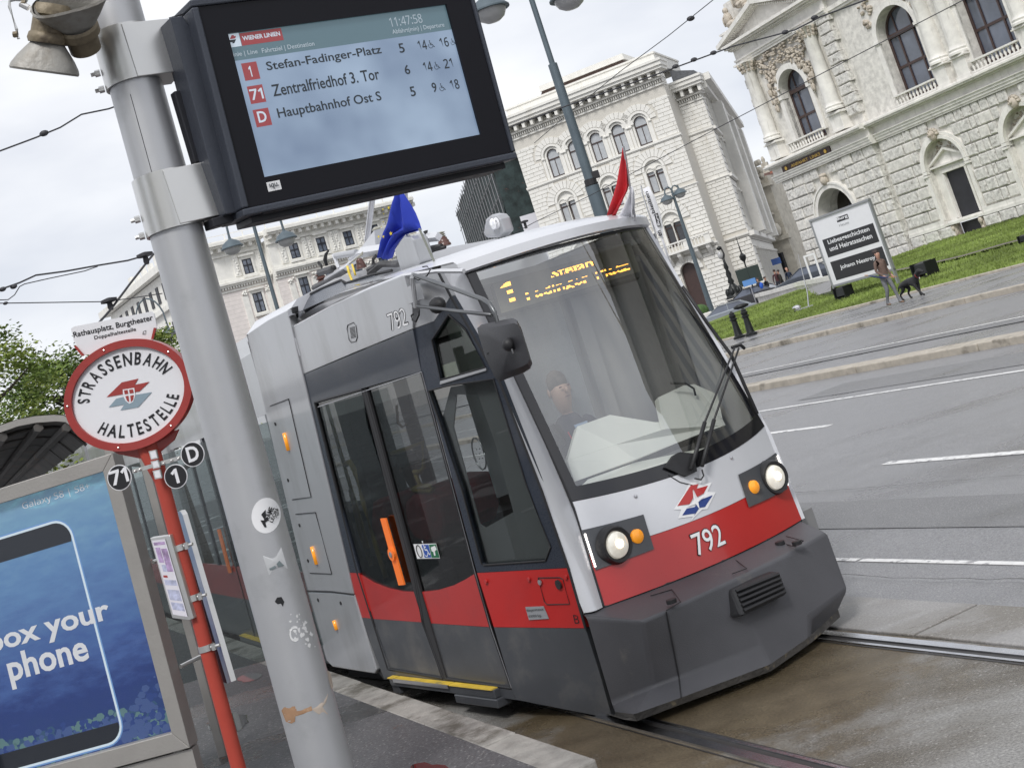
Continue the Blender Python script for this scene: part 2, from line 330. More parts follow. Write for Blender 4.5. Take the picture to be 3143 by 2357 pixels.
# lawn rising to the theatre wall
LZ=lambda t:.33+(t-31.2)*.0458
def onlawn(x,y):
    d=ray(x,y); k=(.33-31.2*.0458-CH+ (cC@rN)*.0458)/(d[2]-.0458*(d@rN)); return cC+d*k
lawn_pts=[(31.3,-30),(31.3,66),(33,66.5),(36,64),(40,66),(46,66),(54.6,60),(54.6,-30)]
mb=MB(); mb.add([G(t,a,LZ(t)) for t,a in lawn_pts],[tuple(range(len(lawn_pts)))]); lawn=mb.obj('lawn',M_soil,None,**S_)
def inlawn(t,a): return a<63+ (0 if t<45 else -(t-45)*.3)
rg=random.Random(3); gv=[];gf=[]
mb=MB()
for i in range(52000):
    a_=rg.uniform(18,66) ; t=31.35+23.2*rg.random()**1.3
    if not inlawn(t,a_): continue
    h=rg.uniform(.05,.12); p=G(t,a_,LZ(t)-.01); an=rg.uniform(0,6.28); w=rg.uniform(.02,.05); dx,dy=math.cos(an)*w,math.sin(an)*w; l1,l2=rg.uniform(-.04,.04),rg.uniform(-.04,.04)
    mb.add([(p[0]-dx,p[1]-dy,p[2]),(p[0]+dx,p[1]+dy,p[2]),(p[0]+l1,p[1]+l2,p[2]+h)],[(0,1,2)])
mb.obj('grass',M_grass,None,kind='stuff')
# narrow gravel path across the lawn
pth=[(45.5,47,.0),(41,40.5,0),(38.4,36,0),(36.6,31,0),(36,24,0),(36,16,0)]
b6p=Zm(2150,550,.4489); pp_=[(1345,632),(1500,603),(1650,570),(1800,535),(1950,492),(2080,455),(2250,412)]; mb=MB(); mb.grid([[onlawn(*b6p(x,y))+np.array([0,0,.1]) for x,y in pp_],[onlawn(*b6p(x,y+9))+np.array([0,0,.1]) for x,y in pp_]]); mb.obj('lawn_path',mat('path_gravel',(.16,.14,.125),.9,0,.3,4,.5,30),None,**S_)
# asphalt forecourt and ramp left of the lawn
mb=MB(); mb.add([G(31.2,66,.33),G(31.2,150,.30),G(60,150,.55),G(60,60,.8),G(46,64,.8)],[(0,1,2,3,4)]); mb.obj('forecourt',M_pave,None,**S_)

M_patch=wetmat('repair_patch',(.16,.16,.165),(.20,.20,.205),(.11,.11,.115),.8,.5,.25,.7,(.5,.7))
M_crack=mat('dark_crack',(.035,.033,.03),.8)
rg=random.Random(21)
def gpoly(name,pts,z,m,par=None,**k): mb=MB(); mb.add([G(t,a,z) for t,a in pts],[tuple(range(len(pts)))]); return mb.obj(name,m,par,**k)
pt=tag(MB().add([G(6.6,6.9,.012),G(7.4,6.9,.012),G(7.4,12.5,.012),G(6.6,12.6,.012)],[(0,1,2,3)]).obj('road_patch',M_patch,None),kind='structure')
for t0,t1,a0,a1,z in ((9.6,10.4,6,9.5,.025),(13.4,14.6,11,19,.046),(18.2,18.8,16,30,.078)): gpoly('asphalt_patch',[(t0,a0),(t1,a0+.1),(t1-.05,a1),(t0+.04,a1-.1)],z,M_patch,pt)
def crack(pts,z,w,par): 
    P=[]; 
    for (t0,a0),(t1,a1) in zip(pts[:-1],pts[1:]):
        n=max(2,int(math.hypot(t1-t0,a1-a0)/.12))
        for k in range(n): f=k/n; P.append((t0+(t1-t0)*f+rg.uniform(-.015,.015),a0+(a1-a0)*f+rg.uniform(-.015,.015)))
    mb=MB(); mb.grid([[G(t-w*rg.uniform(.3,1),a,z) for t,a in P],[G(t+w*rg.uniform(.3,1),a,z) for t,a in P]]); mb.obj('crack',M_crack,par)
for pts in ([(5.6,5.2),(5.5,7.5),(5.65,9.8),(5.5,13)],[(7.6,5.5),(7.9,8),(7.7,11),(8.1,15)],[(11.8,10),(12.1,14),(11.9,19)],[(6.3,6.4),(6.9,6.7),(8.2,6.6)]): crack(pts,.03,.006,pt)
bedp=tag(MB().add([G(3.30,-6,.003),G(3.315,-6,.003),G(3.315,100,.003),G(3.30,100,.003)],[(0,1,2,3)]).obj('rail_sealing_strip',M_groove,None),kind='structure')
gpoly('rail_sealing_strip',[(4.50,-6),(4.515,-6),(4.515,100),(4.50,100)],.003,M_groove,bedp); gpoly('rail_sealing_strip',[(3.14,-6),(3.15,-6),(3.15,100),(3.14,100)],.003,M_groove,bedp)
for a in (4.1,8.2,12.5): crack([(3.4,a),(3.9,a+.03),(4.4,a-.02)],.004,.005,bedp)
M_wetd=mat('rain_puddle',(.022,.022,.022),.04,0,.2,3,spec=.8)
pud=None
for t,a,r in ((1.9,8.6,.22),(1.35,7.5,.3),(2.1,7.2,.16),(.9,9.4,.25),(1.7,10.6,.3),(2.2,12.2,.2)):
    n=18; P=[(t+r*.45*(1+.35*rg.uniform(-1,1))*math.cos(k*2*math.pi/n),a+r*1.3*(1+.3*rg.uniform(-1,1))*math.sin(k*2*math.pi/n)) for k in range(n)]
    o=gpoly('puddle',P,.1425,M_wetd,None,kind='structure') if pud is None else gpoly('puddle',P,.1425,M_wetd,pud); pud=pud or o
M_leafl=mat('fallen_leaf',(.20,.07,.02),.7)
mb=MB()
for k in range(60):
    t,a=rg.uniform(.3,2.4),rg.uniform(5.5,12); s=rg.uniform(.006,.016); an=rg.uniform(0,6.28); p=G(t,a,.1445); mb.add([p+np.array([s*math.cos(an+q),s*.6*math.sin(an+q),0]) for q in (0,1.3,2.6,3.9,5.2)],[(0,1,2,3,4)])
mb.obj('leaf_litter',M_leafl,None,kind='stuff')
# ================================================================ BUILDINGS
M_st=mat('theatre_stone',(.68,.66,.615),.85,0,.22,3,.5,14,dark=(.33,.31,.28),ds=.9,dth=(.55,.80),streak=(1.8,.3,1.8))
M_rough=mat('bossed_stone',(.63,.615,.58),.9,0,.32,5,.9,9,dark=(.22,.20,.175),ds=3.2,dth=(.56,.68))
M_smooth=mat('dressed_stone',(.77,.75,.705),.75,0,.12,2,.25,20,dark=(.42,.395,.355),ds=1.3,dth=(.56,.80),streak=(3,.35,3))
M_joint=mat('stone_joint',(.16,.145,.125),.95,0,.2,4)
M_win=mat('brown_window_timber',(.055,.032,.028),.4,0,.2,8)
M_relief=mat('carved_relief_stone',(.56,.50,.42),.85,0,.3,3,.8,6,dark=(.22,.185,.145),ds=3,dth=(.5,.62))
M_wglass=mat('old_window_glass',(.10,.115,.15),.04,0,.25,.8,spec=.9)
M_wglassd=mat('dark_window_glass',(.028,.030,.035),.06,0,.3,1,spec=.8)
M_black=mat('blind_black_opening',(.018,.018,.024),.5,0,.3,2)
M_plaster=mat('white_plaster',(.76,.745,.70),.8,0,.06,2,.15,20,dark=(.62,.59,.52),ds=.5,dth=(.55,.8),streak=(2,.3,2))
M_pj=mat('plaster_joint',(.60,.575,.52),.9)
M_roof=mat('slate_roof',(.09,.095,.105),.6,0,.3,4,.4,20)
M_brick=mat('old_brick_red',(.10,.068,.058),.85,0,.3,6,.4,20)
M_gold=mat('gilt',(.55,.36,.08),.35,.8)
M_plate=mat('bronze_plate',(.06,.035,.032),.45,.2)
def arc(c,v,r,n,a0=0,a1=math.pi): return [(c+r*math.cos(a0+(a1-a0)*i/n),v+r*math.sin(a0+(a1-a0)*i/n)) for i in range(n+1)]
def ring(mb,c,v,r1,r2,w0,w1,n=14,a0=0,a1=math.pi):
    mb.prism([(x,y,w0) for x,y in arc(c,v,r2,n,a0,a1)+arc(c,v,r1,n,a0,a1)[::-1]],(0,0,w1-w0))
def archtop(mb,u0,u1,v1,c,r,vs,w0,w1,n=14):   # wall over an arched opening
    mb.poly([(u0,vs)]+[(c-r,vs)]*(u0<c-r-1e-6)+arc(c,vs,r,n)[::-1][1:-1]+[(c+r,vs)]*(u1>c+r+1e-6)+[(u1,vs),(u1,v1),(u0,v1)],w0,w1)
def stone(mb,u0,u1,v0,v1,w0,w1,c=.05):       # pillowed block
    b=[(u0,v0),(u1,v0),(u1,v1),(u0,v1)]; f=[(u0+c,v0+c),(u1-c,v0+c),(u1-c,v1-c),(u0+c,v1-c)]
    mb.add([(x,y,w0) for x,y in b]+[(x,y,w1-c) for x,y in b]+[(x,y,w1) for x,y in f],
      [(3,2,1,0)]+[(i,(i+1)%4,4+(i+1)%4,4+i) for i in range(4)]+[(4+i,4+(i+1)%4,8+(i+1)%4,8+i) for i in range(4)]+[(8,9,10,11)])
BF=fframe(2743,781,80,114.104)
th=thing('theatre_wing','pale stone theatre with columns, arched windows and bossed ground floor','theatre',BF[0],BF[1])
UE=31.   # modelled in detail up to here, plain beyond
wl=MB(); st=[]  # wall mass; stones
def W(u0,u1,v0,v1,w0=-.9,w1=-.12): wl.box(u0,u1,v0,v1,w0,w1)
bays=[6.5+6.2*k for k in range(4)]
V0,VC=0.6,8.0
NST=[0]
def stones(u0,u1,v0,v1,cuts,wf=.02,pitch=.69,full=True):
    v=v0; k=0
    while v<v1-.2:
        xs=[u0]+[c for c in cuts[k%len(cuts)] if u0<c<u1]+[u1]
        for a,b in zip(xs[:-1],xs[1:]):
            if b-a<.1: continue
            mb=MB(); rough=random.random()<.8; stone(mb,a+.025,b-.025,v+.03,min(v+pitch,v1)-.03,-.14,wf+random.uniform(-.03,.05),.055)
            if NST[0]<290: mb.obj('stone',M_rough if rough else M_st,th); NST[0]+=1
            else: st.append(mb)
        v+=pitch; k+=1
def orders(c,pav=False): pass
ded=MB(); dedc=MB(); cols=[]
def column(u,v0,v1,r,w,name='column'):
    m=MB(); m.lathe([(0,v0),(r*1.3,v0),(r*1.3,v0+.12),(r*1.15,v0+.2),(r*1.22,v0+.3),(r*1.03,v0+.4),(r,v0+.55),(r*.99,v0+1.8),(r*.85,v1-.75),(r*.92,v1-.7),(r*.85,v1-.66),(r*.95,v1-.45),(r*1.1,v1-.3),(r*1.35,v1-.12)],(u,0,w),'y',18); m.box(u-r*1.35,u+r*1.35,v1-.12,v1,w-r*1.35,w+r*1.35)
    o=m.obj(name,M_smooth,th,'auto')
    m=MB(); rg=random.Random(int(u*10))
    for k in range(10):
        a=2*math.pi*k/10; 
        for vv,rr,s in ((v1-.62,r*.95,.11),(v1-.38,r*1.15,.12),(v1-.2,r*1.32,.10)): m.ell((u+rr*math.cos(a),vv,w+rr*math.sin(a)),(s,.15,s),6,4)
    m.obj('capital_leaves',M_relief,o)
def pedestal(u,hw,w,v0=9.32,v1=10.62):
    m=MB(); m.box(u-hw,u+hw,v0,v0+.15,-.1,w); m.box(u-hw+.07,u+hw-.07,v0+.15,v1-.16,-.1,w-.07); m.box(u-hw-.08,u+hw+.08,v1-.16,v1-.08,-.1,w+.07); m.box(u-hw-.02,u+hw+.02,v1-.08,v1,-.1,w); m.obj('pedestal',M_smooth,th,bev=.015)
def balustrade(u0,u1,v0=9.34,w=.35):
    m=MB(); m.box(u0,u1,v0,v0+.09,w-.14,w+.14); m.box(u0,u1,v0+.56,v0+.66,w-.16,w+.16); o=m.obj('balustrade',M_smooth,th,bev=.01)
    n=max(2,int((u1-u0)/.27)); me=None
    for i in range(n):
        u=u0+(i+.5)*(u1-u0)/n
        if me is None: me=MB().lathe([(.05,v0+.09),(.07,v0+.13),(.045,v0+.17),(.085,v0+.27),(.07,v0+.36),(.04,v0+.46),(.065,v0+.56)],(0,0,w),'y',8).mesh('baluster',M_smooth)
        b=put('baluster',me,o,True); b.location=(u,0,0)
def bigwindow(c,hw,vs,vb,w,open_=False):
    f=thing_part('window_frame',th)
    r=hw
    m=MB(); ring(m,c,vs,r-.14,r,w-.06,w+.06); m.box(c-r,c-r+.15,vb,vs,w-.06,w+.06); m.box(c+r-.15,c+r,vb,vs,w-.06,w+.06); m.box(c-r+.15,c+r-.15,vs-.12,vs+.12,w-.05,w+.14)
    m.box(c-r+.15,c+r-.15,vb,vb+.15,w-.05,w+.05); m.box(c-r+.15,c+r-.15,(vs+vb)/2-.08,(vs+vb)/2+.08,w-.05,w+.05)
    for q in (-.42,.42):
        m.box(c+q*r-.06,c+q*r+.06,vb+.15,vs-.12,w-.055,w+.055); m.box(c+q*r-.05,c+q*r+.05,vs+.12,vs+math.sqrt(1-.42**2)*(r-.1),w-.05,w+.05)
    fo=m.obj('window_frame',M_win,th,bev=.012)
    k=0
    hs=[(vb+.1,(vs+vb)/2),((vs+vb)/2,vs)]
    us=[(c-r+.1,c-.42*r),(c-.42*r,c+.42*r),(c+.42*r,c+r-.1)]
    for a,b in us:
        for p,q in hs:
            m=MB(); m.add([(a,p,w-.02),(b,p,w-.02+random.uniform(-.01,.01)),(b,q,w-.02+random.uniform(-.02,.02)),(a,q,w-.02)],[(0,1,2,3)]); m.obj('pane',M_wglass,fo)
    m=MB(); m.poly([(c-r+.1,vs)]+[(c+r-.1,vs)]+arc(c,vs,r-.1,12)[1:-1],w-.03,w-.02); m.obj('pane',M_wglass,fo)
def thing_part(n,p): return None
def niche(c):
    m=MB(); ring(m,c,5.35,1.52,1.72,-.45,.10,16); ring(m,c,5.35,1.74,1.90,-.2,.03,16)
    for s in (-1,1):
        m.box(*sorted((c+s*1.52,c+s*1.78)),2.4,5.0,-.45,.06); m.box(*sorted((c+s*1.5,c+s*1.86)),5.0,5.12,-.45,.14); m.box(*sorted((c+s*1.5,c+s*1.84)),5.16,5.33,-.45,.10)
    m.obj('arch_surround',M_smooth,th,'auto')
    m=MB(); archtop(m,c-1.52,c+1.52,6.9,c,.01,5.35,-.6,-.58); m.obj('niche_back',M_smooth,th)
    m=MB(); m.box(c-1.52,c-.82,2.3,5.4,-.62,-.45); m.box(c+.82,c+1.52,2.3,5.4,-.62,-.45); m.box(c-.82,c+.82,4.95,5.4,-.62,-.45); m.box(c-1.0,c-.84,2.35,5.1,-.45,-.38); m.box(c+.84,c+1.0,2.35,5.1,-.45,-.38); m.box(c-1.0,c+1.0,4.97,5.14,-.45,-.36); m.obj('door_surround',M_smooth,th)
    m=MB(); m.prism([(c-1.42,5.42,-.5),(c+1.42,5.42,-.5),(c+1.42,5.52,-.5),(c,6.22,-.5),(c-1.42,5.52,-.5)],(0,0,.10)); m.box(c-1.46,c+1.46,5.36,5.46,-.5,-.18)
    for s in (-1,1): m.prism([(c+s*1.5,5.5,-.5),(c+s*1.5,5.62,-.5),(c,6.36,-.5),(c,6.22,-.5)],(0,0,.32))
    m.obj('pediment',M_smooth,th)
    m=MB(); rg=random.Random(int(c))
    for k in range(40):
        a=rg.uniform(.5,2.6); r=rg.uniform(.9,1.45); m.ell((c+r*math.cos(a),5.35+r*math.sin(a),-.55),(rg.uniform(.06,.14),rg.uniform(.05,.1),.07),6,4)
    m.obj('shell_relief',M_relief,th,True,kind='stuff')
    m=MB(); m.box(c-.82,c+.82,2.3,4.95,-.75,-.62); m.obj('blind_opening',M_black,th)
    m=MB(); m.box(c-1.5,c+1.5,2.06,2.2,-.6,.12); m.box(c-1.35,c+1.35,2.2,2.3,-.6,.02); m.obj('sill',M_smooth,th,bev=.01)
    for s in (-1,1): m=MB(); m.prism([(c+s*1.1-.14,1.35,.02),(c+s*1.1+.14,1.35,.02),(c+s*1.1+.14,2.05,.02),(c+s*1.1-.14,2.05,.02)],(0,0,-.5)); m.ell((c+s*1.1,1.85,.05),(.16,.2,.1),8,5); m.ell((c+s*1.1,1.45,0),(.12,.12,.08),8,5); m.obj('console',M_relief,th,True)
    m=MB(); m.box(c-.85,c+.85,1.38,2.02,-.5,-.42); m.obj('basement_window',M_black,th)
    m=MB(); 
    m.ell((c,7.1,.14),(.26,.34,.22),10,7); m.ell((c,7.18,.36),(.09,.12,.08),6,5)
    for k in range(7): a=math.pi*k/6; m.ell((c+.3*math.cos(a),7.15+.3*math.sin(a),.12),(.11,.11,.12),6,4)
    m.obj('keystone_mask',M_relief,th,True)
# ---- main range
for i,c in enumerate(bays):
    W(c-3.1,c-1.5,V0,VC); W(c+1.5,c+3.1,V0,VC); wl.box(c-1.5,c+1.5,V0,1.36,-.9,-.1)
    archtop(wl,c-1.5,c+1.5,VC,c,1.5,5.35,-.9,-.12); niche(c)
    A=c-3.05 if i else 1.95; stones(A,c-1.8,2.5,VC,[[c-2.6],[c-2.3],[c-2.75],[c-2.45]]); stones(c+1.8,c+3.15,2.5,VC,[[c+2.6],[c+2.35],[c+2.75],[c+2.45]])
    for s in (-1,1):
        for u0,u1 in ((.42,1.1),(1.14,1.78)): mb=MB(); stone(mb,*sorted((c+s*u0,c+s*u1)),7.36,7.95,-.14,.02,.05); mb.obj('stone',M_rough,th)
    # stepped voussoir blocks around the arch head
    for v,e in ((5.26,1.78),(5.95,1.62),(6.64,1.15)):
        for s in (-1,1):
            if e<1.75:
                mb=MB(); stone(mb,*sorted((c+s*(e+.16),c+s*1.82)),v+.03,v+.66,-.14,.0,.04); mb.obj('stone',M_rough,th); NST[0]+=1
    W(c-3.1,c-1.55,9.2,19.5,-.9,0); W(c+1.55,c+3.1,9.2,19.5,-.9,0); archtop(wl,c-1.55,c+1.55,19.5,c,1.55,13.35,-.9,0); wl.box(c-1.55,c+1.55,9.2,9.4,-.9,0)
    bigwindow(c,1.5,13.35,9.6,-.62)
    m=MB(); ring(m,c,13.35,1.55,1.9,-.05,.12,16); m.box(c-1.9,c-1.55,9.9,13.2,-.05,.1); m.box(c+1.55,c+1.9,9.9,13.2,-.05,.1); m.box(c-1.97,c-1.5,13.15,13.35,-.05,.17); m.box(c+1.5,c+1.97,13.15,13.35,-.05,.17); m.obj('arch_surround',M_smooth,th,'auto')
    m=MB(); rg=random.Random(i+50)
    for k in range(60):
        s=rg.choice((-1,1)); uu=rg.uniform(1.2,2.2); vv=rg.uniform(14.2,15.9)
        if (uu**2+(vv-13.35)**2)<4.1: continue
        m.ell((c+s*uu,vv,.06),(rg.uniform(.08,.18),rg.uniform(.08,.2),.1),6,4)
    m.obj('spandrel_relief',M_relief,th,True,kind='stuff')
    for du in (2.4,3.95):
        pedestal(c+du,.53,.5); column(c+du,10.62,16.2,.46,.12)
    balustrade(c-1.62,c+1.8)
ue=bays[-1]+3.1
W(1.70,3.42,V0,VC); W(1.70,3.42,9.2,19.5,-.9,0)
# ---- entablatures
def bandm(name,u0,u1,prof,m=M_smooth,w00=-.5):   # prof: list (v0,v1,w)
    mb=MB()
    for a,b,w in prof: mb.box(u0,u1,a,b,w00,w)
    return mb.obj(name,m,th)
ENT=[(7.98,8.10,.10),(8.10,8.26,.17),(8.26,8.42,.24),(8.42,8.48,.32),(8.48,8.93,.06),(8.93,9.02,.30),(9.02,9.12,.62),(9.12,9.22,.72),(9.22,9.32,.55)]
bandm('entablature',1.9,ue,ENT)
bandm('plinth_ledge',1.9,4.95,[(2.02,2.2,.14),(2.2,2.46,.08)])
for c in bays: bandm('plinth_ledge',c+1.55,c+4.65,[(2.02,2.2,.14),(2.2,2.46,.08)])
u=1.9
while u<17:
    if not any(abs(u+.6-c)<1.3 for c in bays):
        mb=MB(); stone(mb,u+.02,u+1.15,1.4,2.0,-.2,.16,.07); mb.obj('stone',M_rough,th)
    u+=1.2
u=1.9
while u<24:
    mb=MB(); stone(mb,u+.01,u+1.35,.4,1.38,-.3,.24,.02); mb.obj('base_slab',M_smooth,th); u+=1.37
# ---- corner pavilion, u -7.5 .. 1.7
PW=.35; pc=-3.25
for a,b in ((-7.45,pc-1.75),(pc+1.75,1.75)):
    wl.box(a,b,V0-.4,VC,-1.2,PW-.15); wl.box(a,b,9.2,16.3,-1.2,PW-.15)
archtop(wl,pc-1.75,pc+1.75,VC,pc,1.75,4.75,-1.2,PW-.15); archtop(wl,pc-1.75,pc+1.75,16.3,pc,1.35,13.1,-1.2,PW-.2); wl.box(pc-1.75,pc-1.35,9.3,13.1,-1.2,PW-.2); wl.box(pc+1.35,pc+1.75,9.3,13.1,-1.2,PW-.2); wl.box(pc-1.35,pc+1.35,9.2,9.6,-1.2,PW-.2)
wl.box(-7.45,1.75,16.3,20.5,-1.2,PW-.15)
wl.box(-7.45,-7.2,V0,16.3,-12,-1.2)      # return wall
wl.obj('wall',M_st,th)
for a,b,cu in ((-7.5,pc-2.05,[[-6.4],[-5.95,-6.9],[-6.6]]),(pc+2.05,1.8,[[-.3,.75],[.3,1.1],[-.1,.9]])):
    n0=NST[0]; stones(a,b,1.1,VC,cu,PW)
m=MB(); ring(m,pc,4.75,1.72,2.0,-.6,PW+.06,18); ring(m,pc,4.75,2.0,2.12,-.2,PW+.12,18)
for s in (-1,1): m.box(*sorted((pc+s*1.72,pc+s*2.02)),1,4.45,-.6,PW+.02); m.box(*sorted((pc+s*1.68,pc+s*2.1)),4.45,4.75,-.6,PW+.12)
m.obj('porch_arch',M_smooth,th,'auto')
for s in (-1,1):
    for v,u0,u1 in ((7.30,.55,1.25),(7.30,1.29,2.0),(6.62,1.3,2.0),(6.0,1.72,2.02)): mb=MB(); stone(mb,*sorted((pc+s*u0,pc+s*u1)),v,v+.6,-.1+PW-.1,PW+.02,.05); mb.obj('stone',M_rough,th)
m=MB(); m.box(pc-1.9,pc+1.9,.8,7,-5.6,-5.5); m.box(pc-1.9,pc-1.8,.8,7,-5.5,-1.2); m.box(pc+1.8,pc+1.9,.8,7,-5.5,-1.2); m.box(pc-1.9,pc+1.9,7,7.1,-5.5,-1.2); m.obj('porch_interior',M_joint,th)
m=MB(); m.box(pc-.03,pc+.03,5.3,6.4,-1,-.94); m.lathe([(.05,5.3),(.2,5.2),(.26,4.95),(.2,4.75),(.08,4.6)],(pc,0,-.97),'y',8); m.obj('porch_lantern',M_black,th,True)
m=MB(); m.ell((pc,7.05,PW+.1),(.3,.34,.25),10,7); m.ell((pc,7.35,PW+.1),(.36,.16,.2),8,5); m.obj('keystone_mask',M_relief,th,True)
bandm('entablature',-7.9,2.05,[(a,b,w+PW+.05) for a,b,w in ENT],M_smooth,-1.2)
mb=MB(); mb.box(-6.75,-1.65,8.47,8.88,PW+.1,PW+.2); pl=mb.obj('name_plate',M_plate,th)
text('lettering','ANFAHRT  LINKS',pl,M_gold,(-5.75,8.58,PW+.2),(1,0,0),(0,1,0),w=3.1,h=.2,bold=.01,off=.006)
for q in (-6.3,-2.1):
    mb=MB(); mb.lathe([(.13,0),(.13,.03)],(q,8.675,PW+.2),'z',10); mb.obj('rosette',M_gold,pl)
for u in (-6.6,.1):
    pedestal(u,.6,PW+.55,9.42); column(u,10.7,16.2,.46,PW+.25)
balustrade(pc-1.9,pc+1.75,9.42,PW+.35)
m=MB(); ring(m,pc,13.1,1.35,1.72,-.1,PW+.12,16); m.box(pc-1.72,pc-1.35,10,12.85,-.1,PW+.02); m.box(pc+1.35,pc+1.72,10,12.85,-.1,PW+.02); m.box(pc-1.78,pc-1.3,12.85,13.1,-.1,PW+.1); m.box(pc+1.3,pc+1.78,12.85,13.1,-.1,PW+.1); m.obj('arch_surround',M_smooth,th,'auto')
bigwindow(pc,1.33,13.1,9.7,-.35)
m=MB(); rg=random.Random(9)
def putto(m,u,v,w,s=1.,lean=0.):
    m.ell((u,v,w),(.14*s,.16*s,.13*s),8,6); m.ell((u+lean*.15,v-.38*s,w-.02),(.2*s,.3*s,.16*s),8,6); m.ell((u+lean*.3-.1*s,v-.85*s,w),(.1*s,.32*s,.12*s),8,5); m.ell((u+lean*.3+.12*s,v-.9*s,w+.03),(.1*s,.34*s,.12*s),8,5)
    m.ell((u-.26*s,v-.3*s,w+.05),(.07*s,.24*s,.08*s),6,4); m.ell((u+.28*s,v-.25*s,w+.05),(.24*s,.07*s,.08*s),6,4)
for u,v,l in ((-5.15,14.3,-1),(-4.75,13.7,-1),(-5.3,13.2,0),(-1.7,14.6,1),(-1.35,14.1,1),(-1.3,13.4,0),(-4.3,14.95,-1),(-2.2,15.0,1)): putto(m,u,v,PW+.08,.85,l)
for k in range(150):
    u=rg.uniform(-5.9,-.6); v=rg.uniform(15.0,16.1)
    m.ell((u,v,PW-.02),(rg.uniform(.08,.2),rg.uniform(.05,.12),.10),6,4)
for k in range(70):
    s=rg.choice((-1,1)); u=pc+s*rg.uniform(1.3,2.3); v=rg.uniform(13.4,15)
    if (u-pc)**2+(v-13.1)**2>3.2: m.ell((u,v,PW-.04),(rg.uniform(.06,.16),rg.uniform(.08,.2),.09),6,4)
m.obj('figure_relief',M_relief,th,True,kind='stuff')
# quoins
for u0,u1 in ((-7.55,-7.2),(.75,1.85)):
    v=10.0;k=0
    while v<16.2:
        mb=MB(); e=.14 if k%2 else 0; stone(mb,u0-(0 if u0>0 else e),u1+(e if u0>0 else 0),v+.03,v+.62,-.3,PW+.06,.05); mb.obj('quoin',M_rough,th); v+=.65;k+=1
# pavilion crown: entablature, pediment, figures
bandm('upper_entablature',-7.75,2.0,[(16.2,16.35,PW+.1),(16.35,16.5,PW+.18),(16.5,16.62,PW+.28),(16.62,17.25,PW+.08),(17.25,17.4,PW+.3),(17.4,17.5,PW+.75),(17.5,17.68,PW+.95)],M_smooth,-1.2)
bandm('upper_entablature',2.0,ue,[(16.2,16.35,.2),(16.35,16.6,.3),(16.6,17.3,.1),(17.3,17.55,.6),(17.55,17.75,.8)],M_smooth,-.9)
dm=MB()
for i in range(46): dm.box(-7.7+i*.205,-7.7+i*.205+.12,17.28,17.39,PW+.3,PW+.5)
for s in (-1,1):
    for i in range(20):
        f=(i+.5)/20; u=pc-.3+s*(4.1*(1-f)); v=17.72+1.35*f; dm.box(u-.06,u+.06,v,v+.12,PW+.2,PW+.6)
dm.obj('dentils',M_smooth,th,kind='stuff')
m=MB(); a,b=-8.2,1.9; top=(pc-.1,19.35)
m.prism([(a,17.68,PW),(b,17.68,PW),(top[0],19.15,PW)],(0,0,.1))
for e,s in ((a,1),(b,-1)):
    m.prism([(e,17.68,PW),(e,17.95,PW),(top[0],top[1]+.12,PW),(top[0],top[1]-.2,PW)],(0,0,.95))
m.obj('gable',M_smooth,th)
m=MB()
for u,v in ((-6.7,19.1),(-5.2,19.9),(-1.3,20.0),(.2,19.3)):
    m.ell((u,v+.75,PW+.4),(.2,.25,.2),8,6); m.ell((u,v+.2,PW+.4),(.34,.5,.3),8,6); m.ell((u+.4,v-.25,PW+.5),(.6,.25,.3),8,6); m.ell((u+.9,v-.5,PW+.5),(.45,.18,.2),8,5); m.ell((u-.35,v+.1,PW+.5),(.1,.4,.1),6,4)
m.box(-6.9,.4,18,19.2,-.8,PW); m.obj('roof_figures',M_relief,th,True)
m=MB(); m.box(-8.1,-7.2,17.68,18.55,-.6,PW+.3); m.box(-8.2,-7.1,18.55,18.68,-.7,PW+.4); m.obj('attic_pedestal',M_smooth,th)
# ---- the rest of the theatre, out of frame to the right, seen in the tram's windscreen
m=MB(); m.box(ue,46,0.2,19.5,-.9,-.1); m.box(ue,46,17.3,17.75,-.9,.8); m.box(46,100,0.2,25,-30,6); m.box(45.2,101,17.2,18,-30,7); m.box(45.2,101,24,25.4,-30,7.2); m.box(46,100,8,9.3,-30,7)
m.obj('main_block_wall',mat('shaded_stone',(.20,.19,.17),.9,0,.3,2,.4,10),th)  # facade shade put into the stone colour, so its windscreen reflection goes dark
m=MB()
for k in range(8):
    u=49+k*6.2; m.box(u,u+1,25.4,27,5,6)
    m.ell((u+.5,28.6,5.5),(.45,1.,.4),8,6); m.ell((u+.5,29.9,5.5),(.28,.35,.28),8,6); m.ell((u+.5,27.6,5.5),(.6,.9,.5),8,6)
m.obj('roof_statues',M_relief,th,True)
[MB().box(50+k*6.2,53.4+k*6.2,10.5,15.5,6,6.05).obj('main_block_window',M_wglassd,th) for k in range(7)]
if st:
    m=MB(); [m.add(s.v,s.f) for s in st]; m.obj('stonework',M_rough,th,kind='stuff')
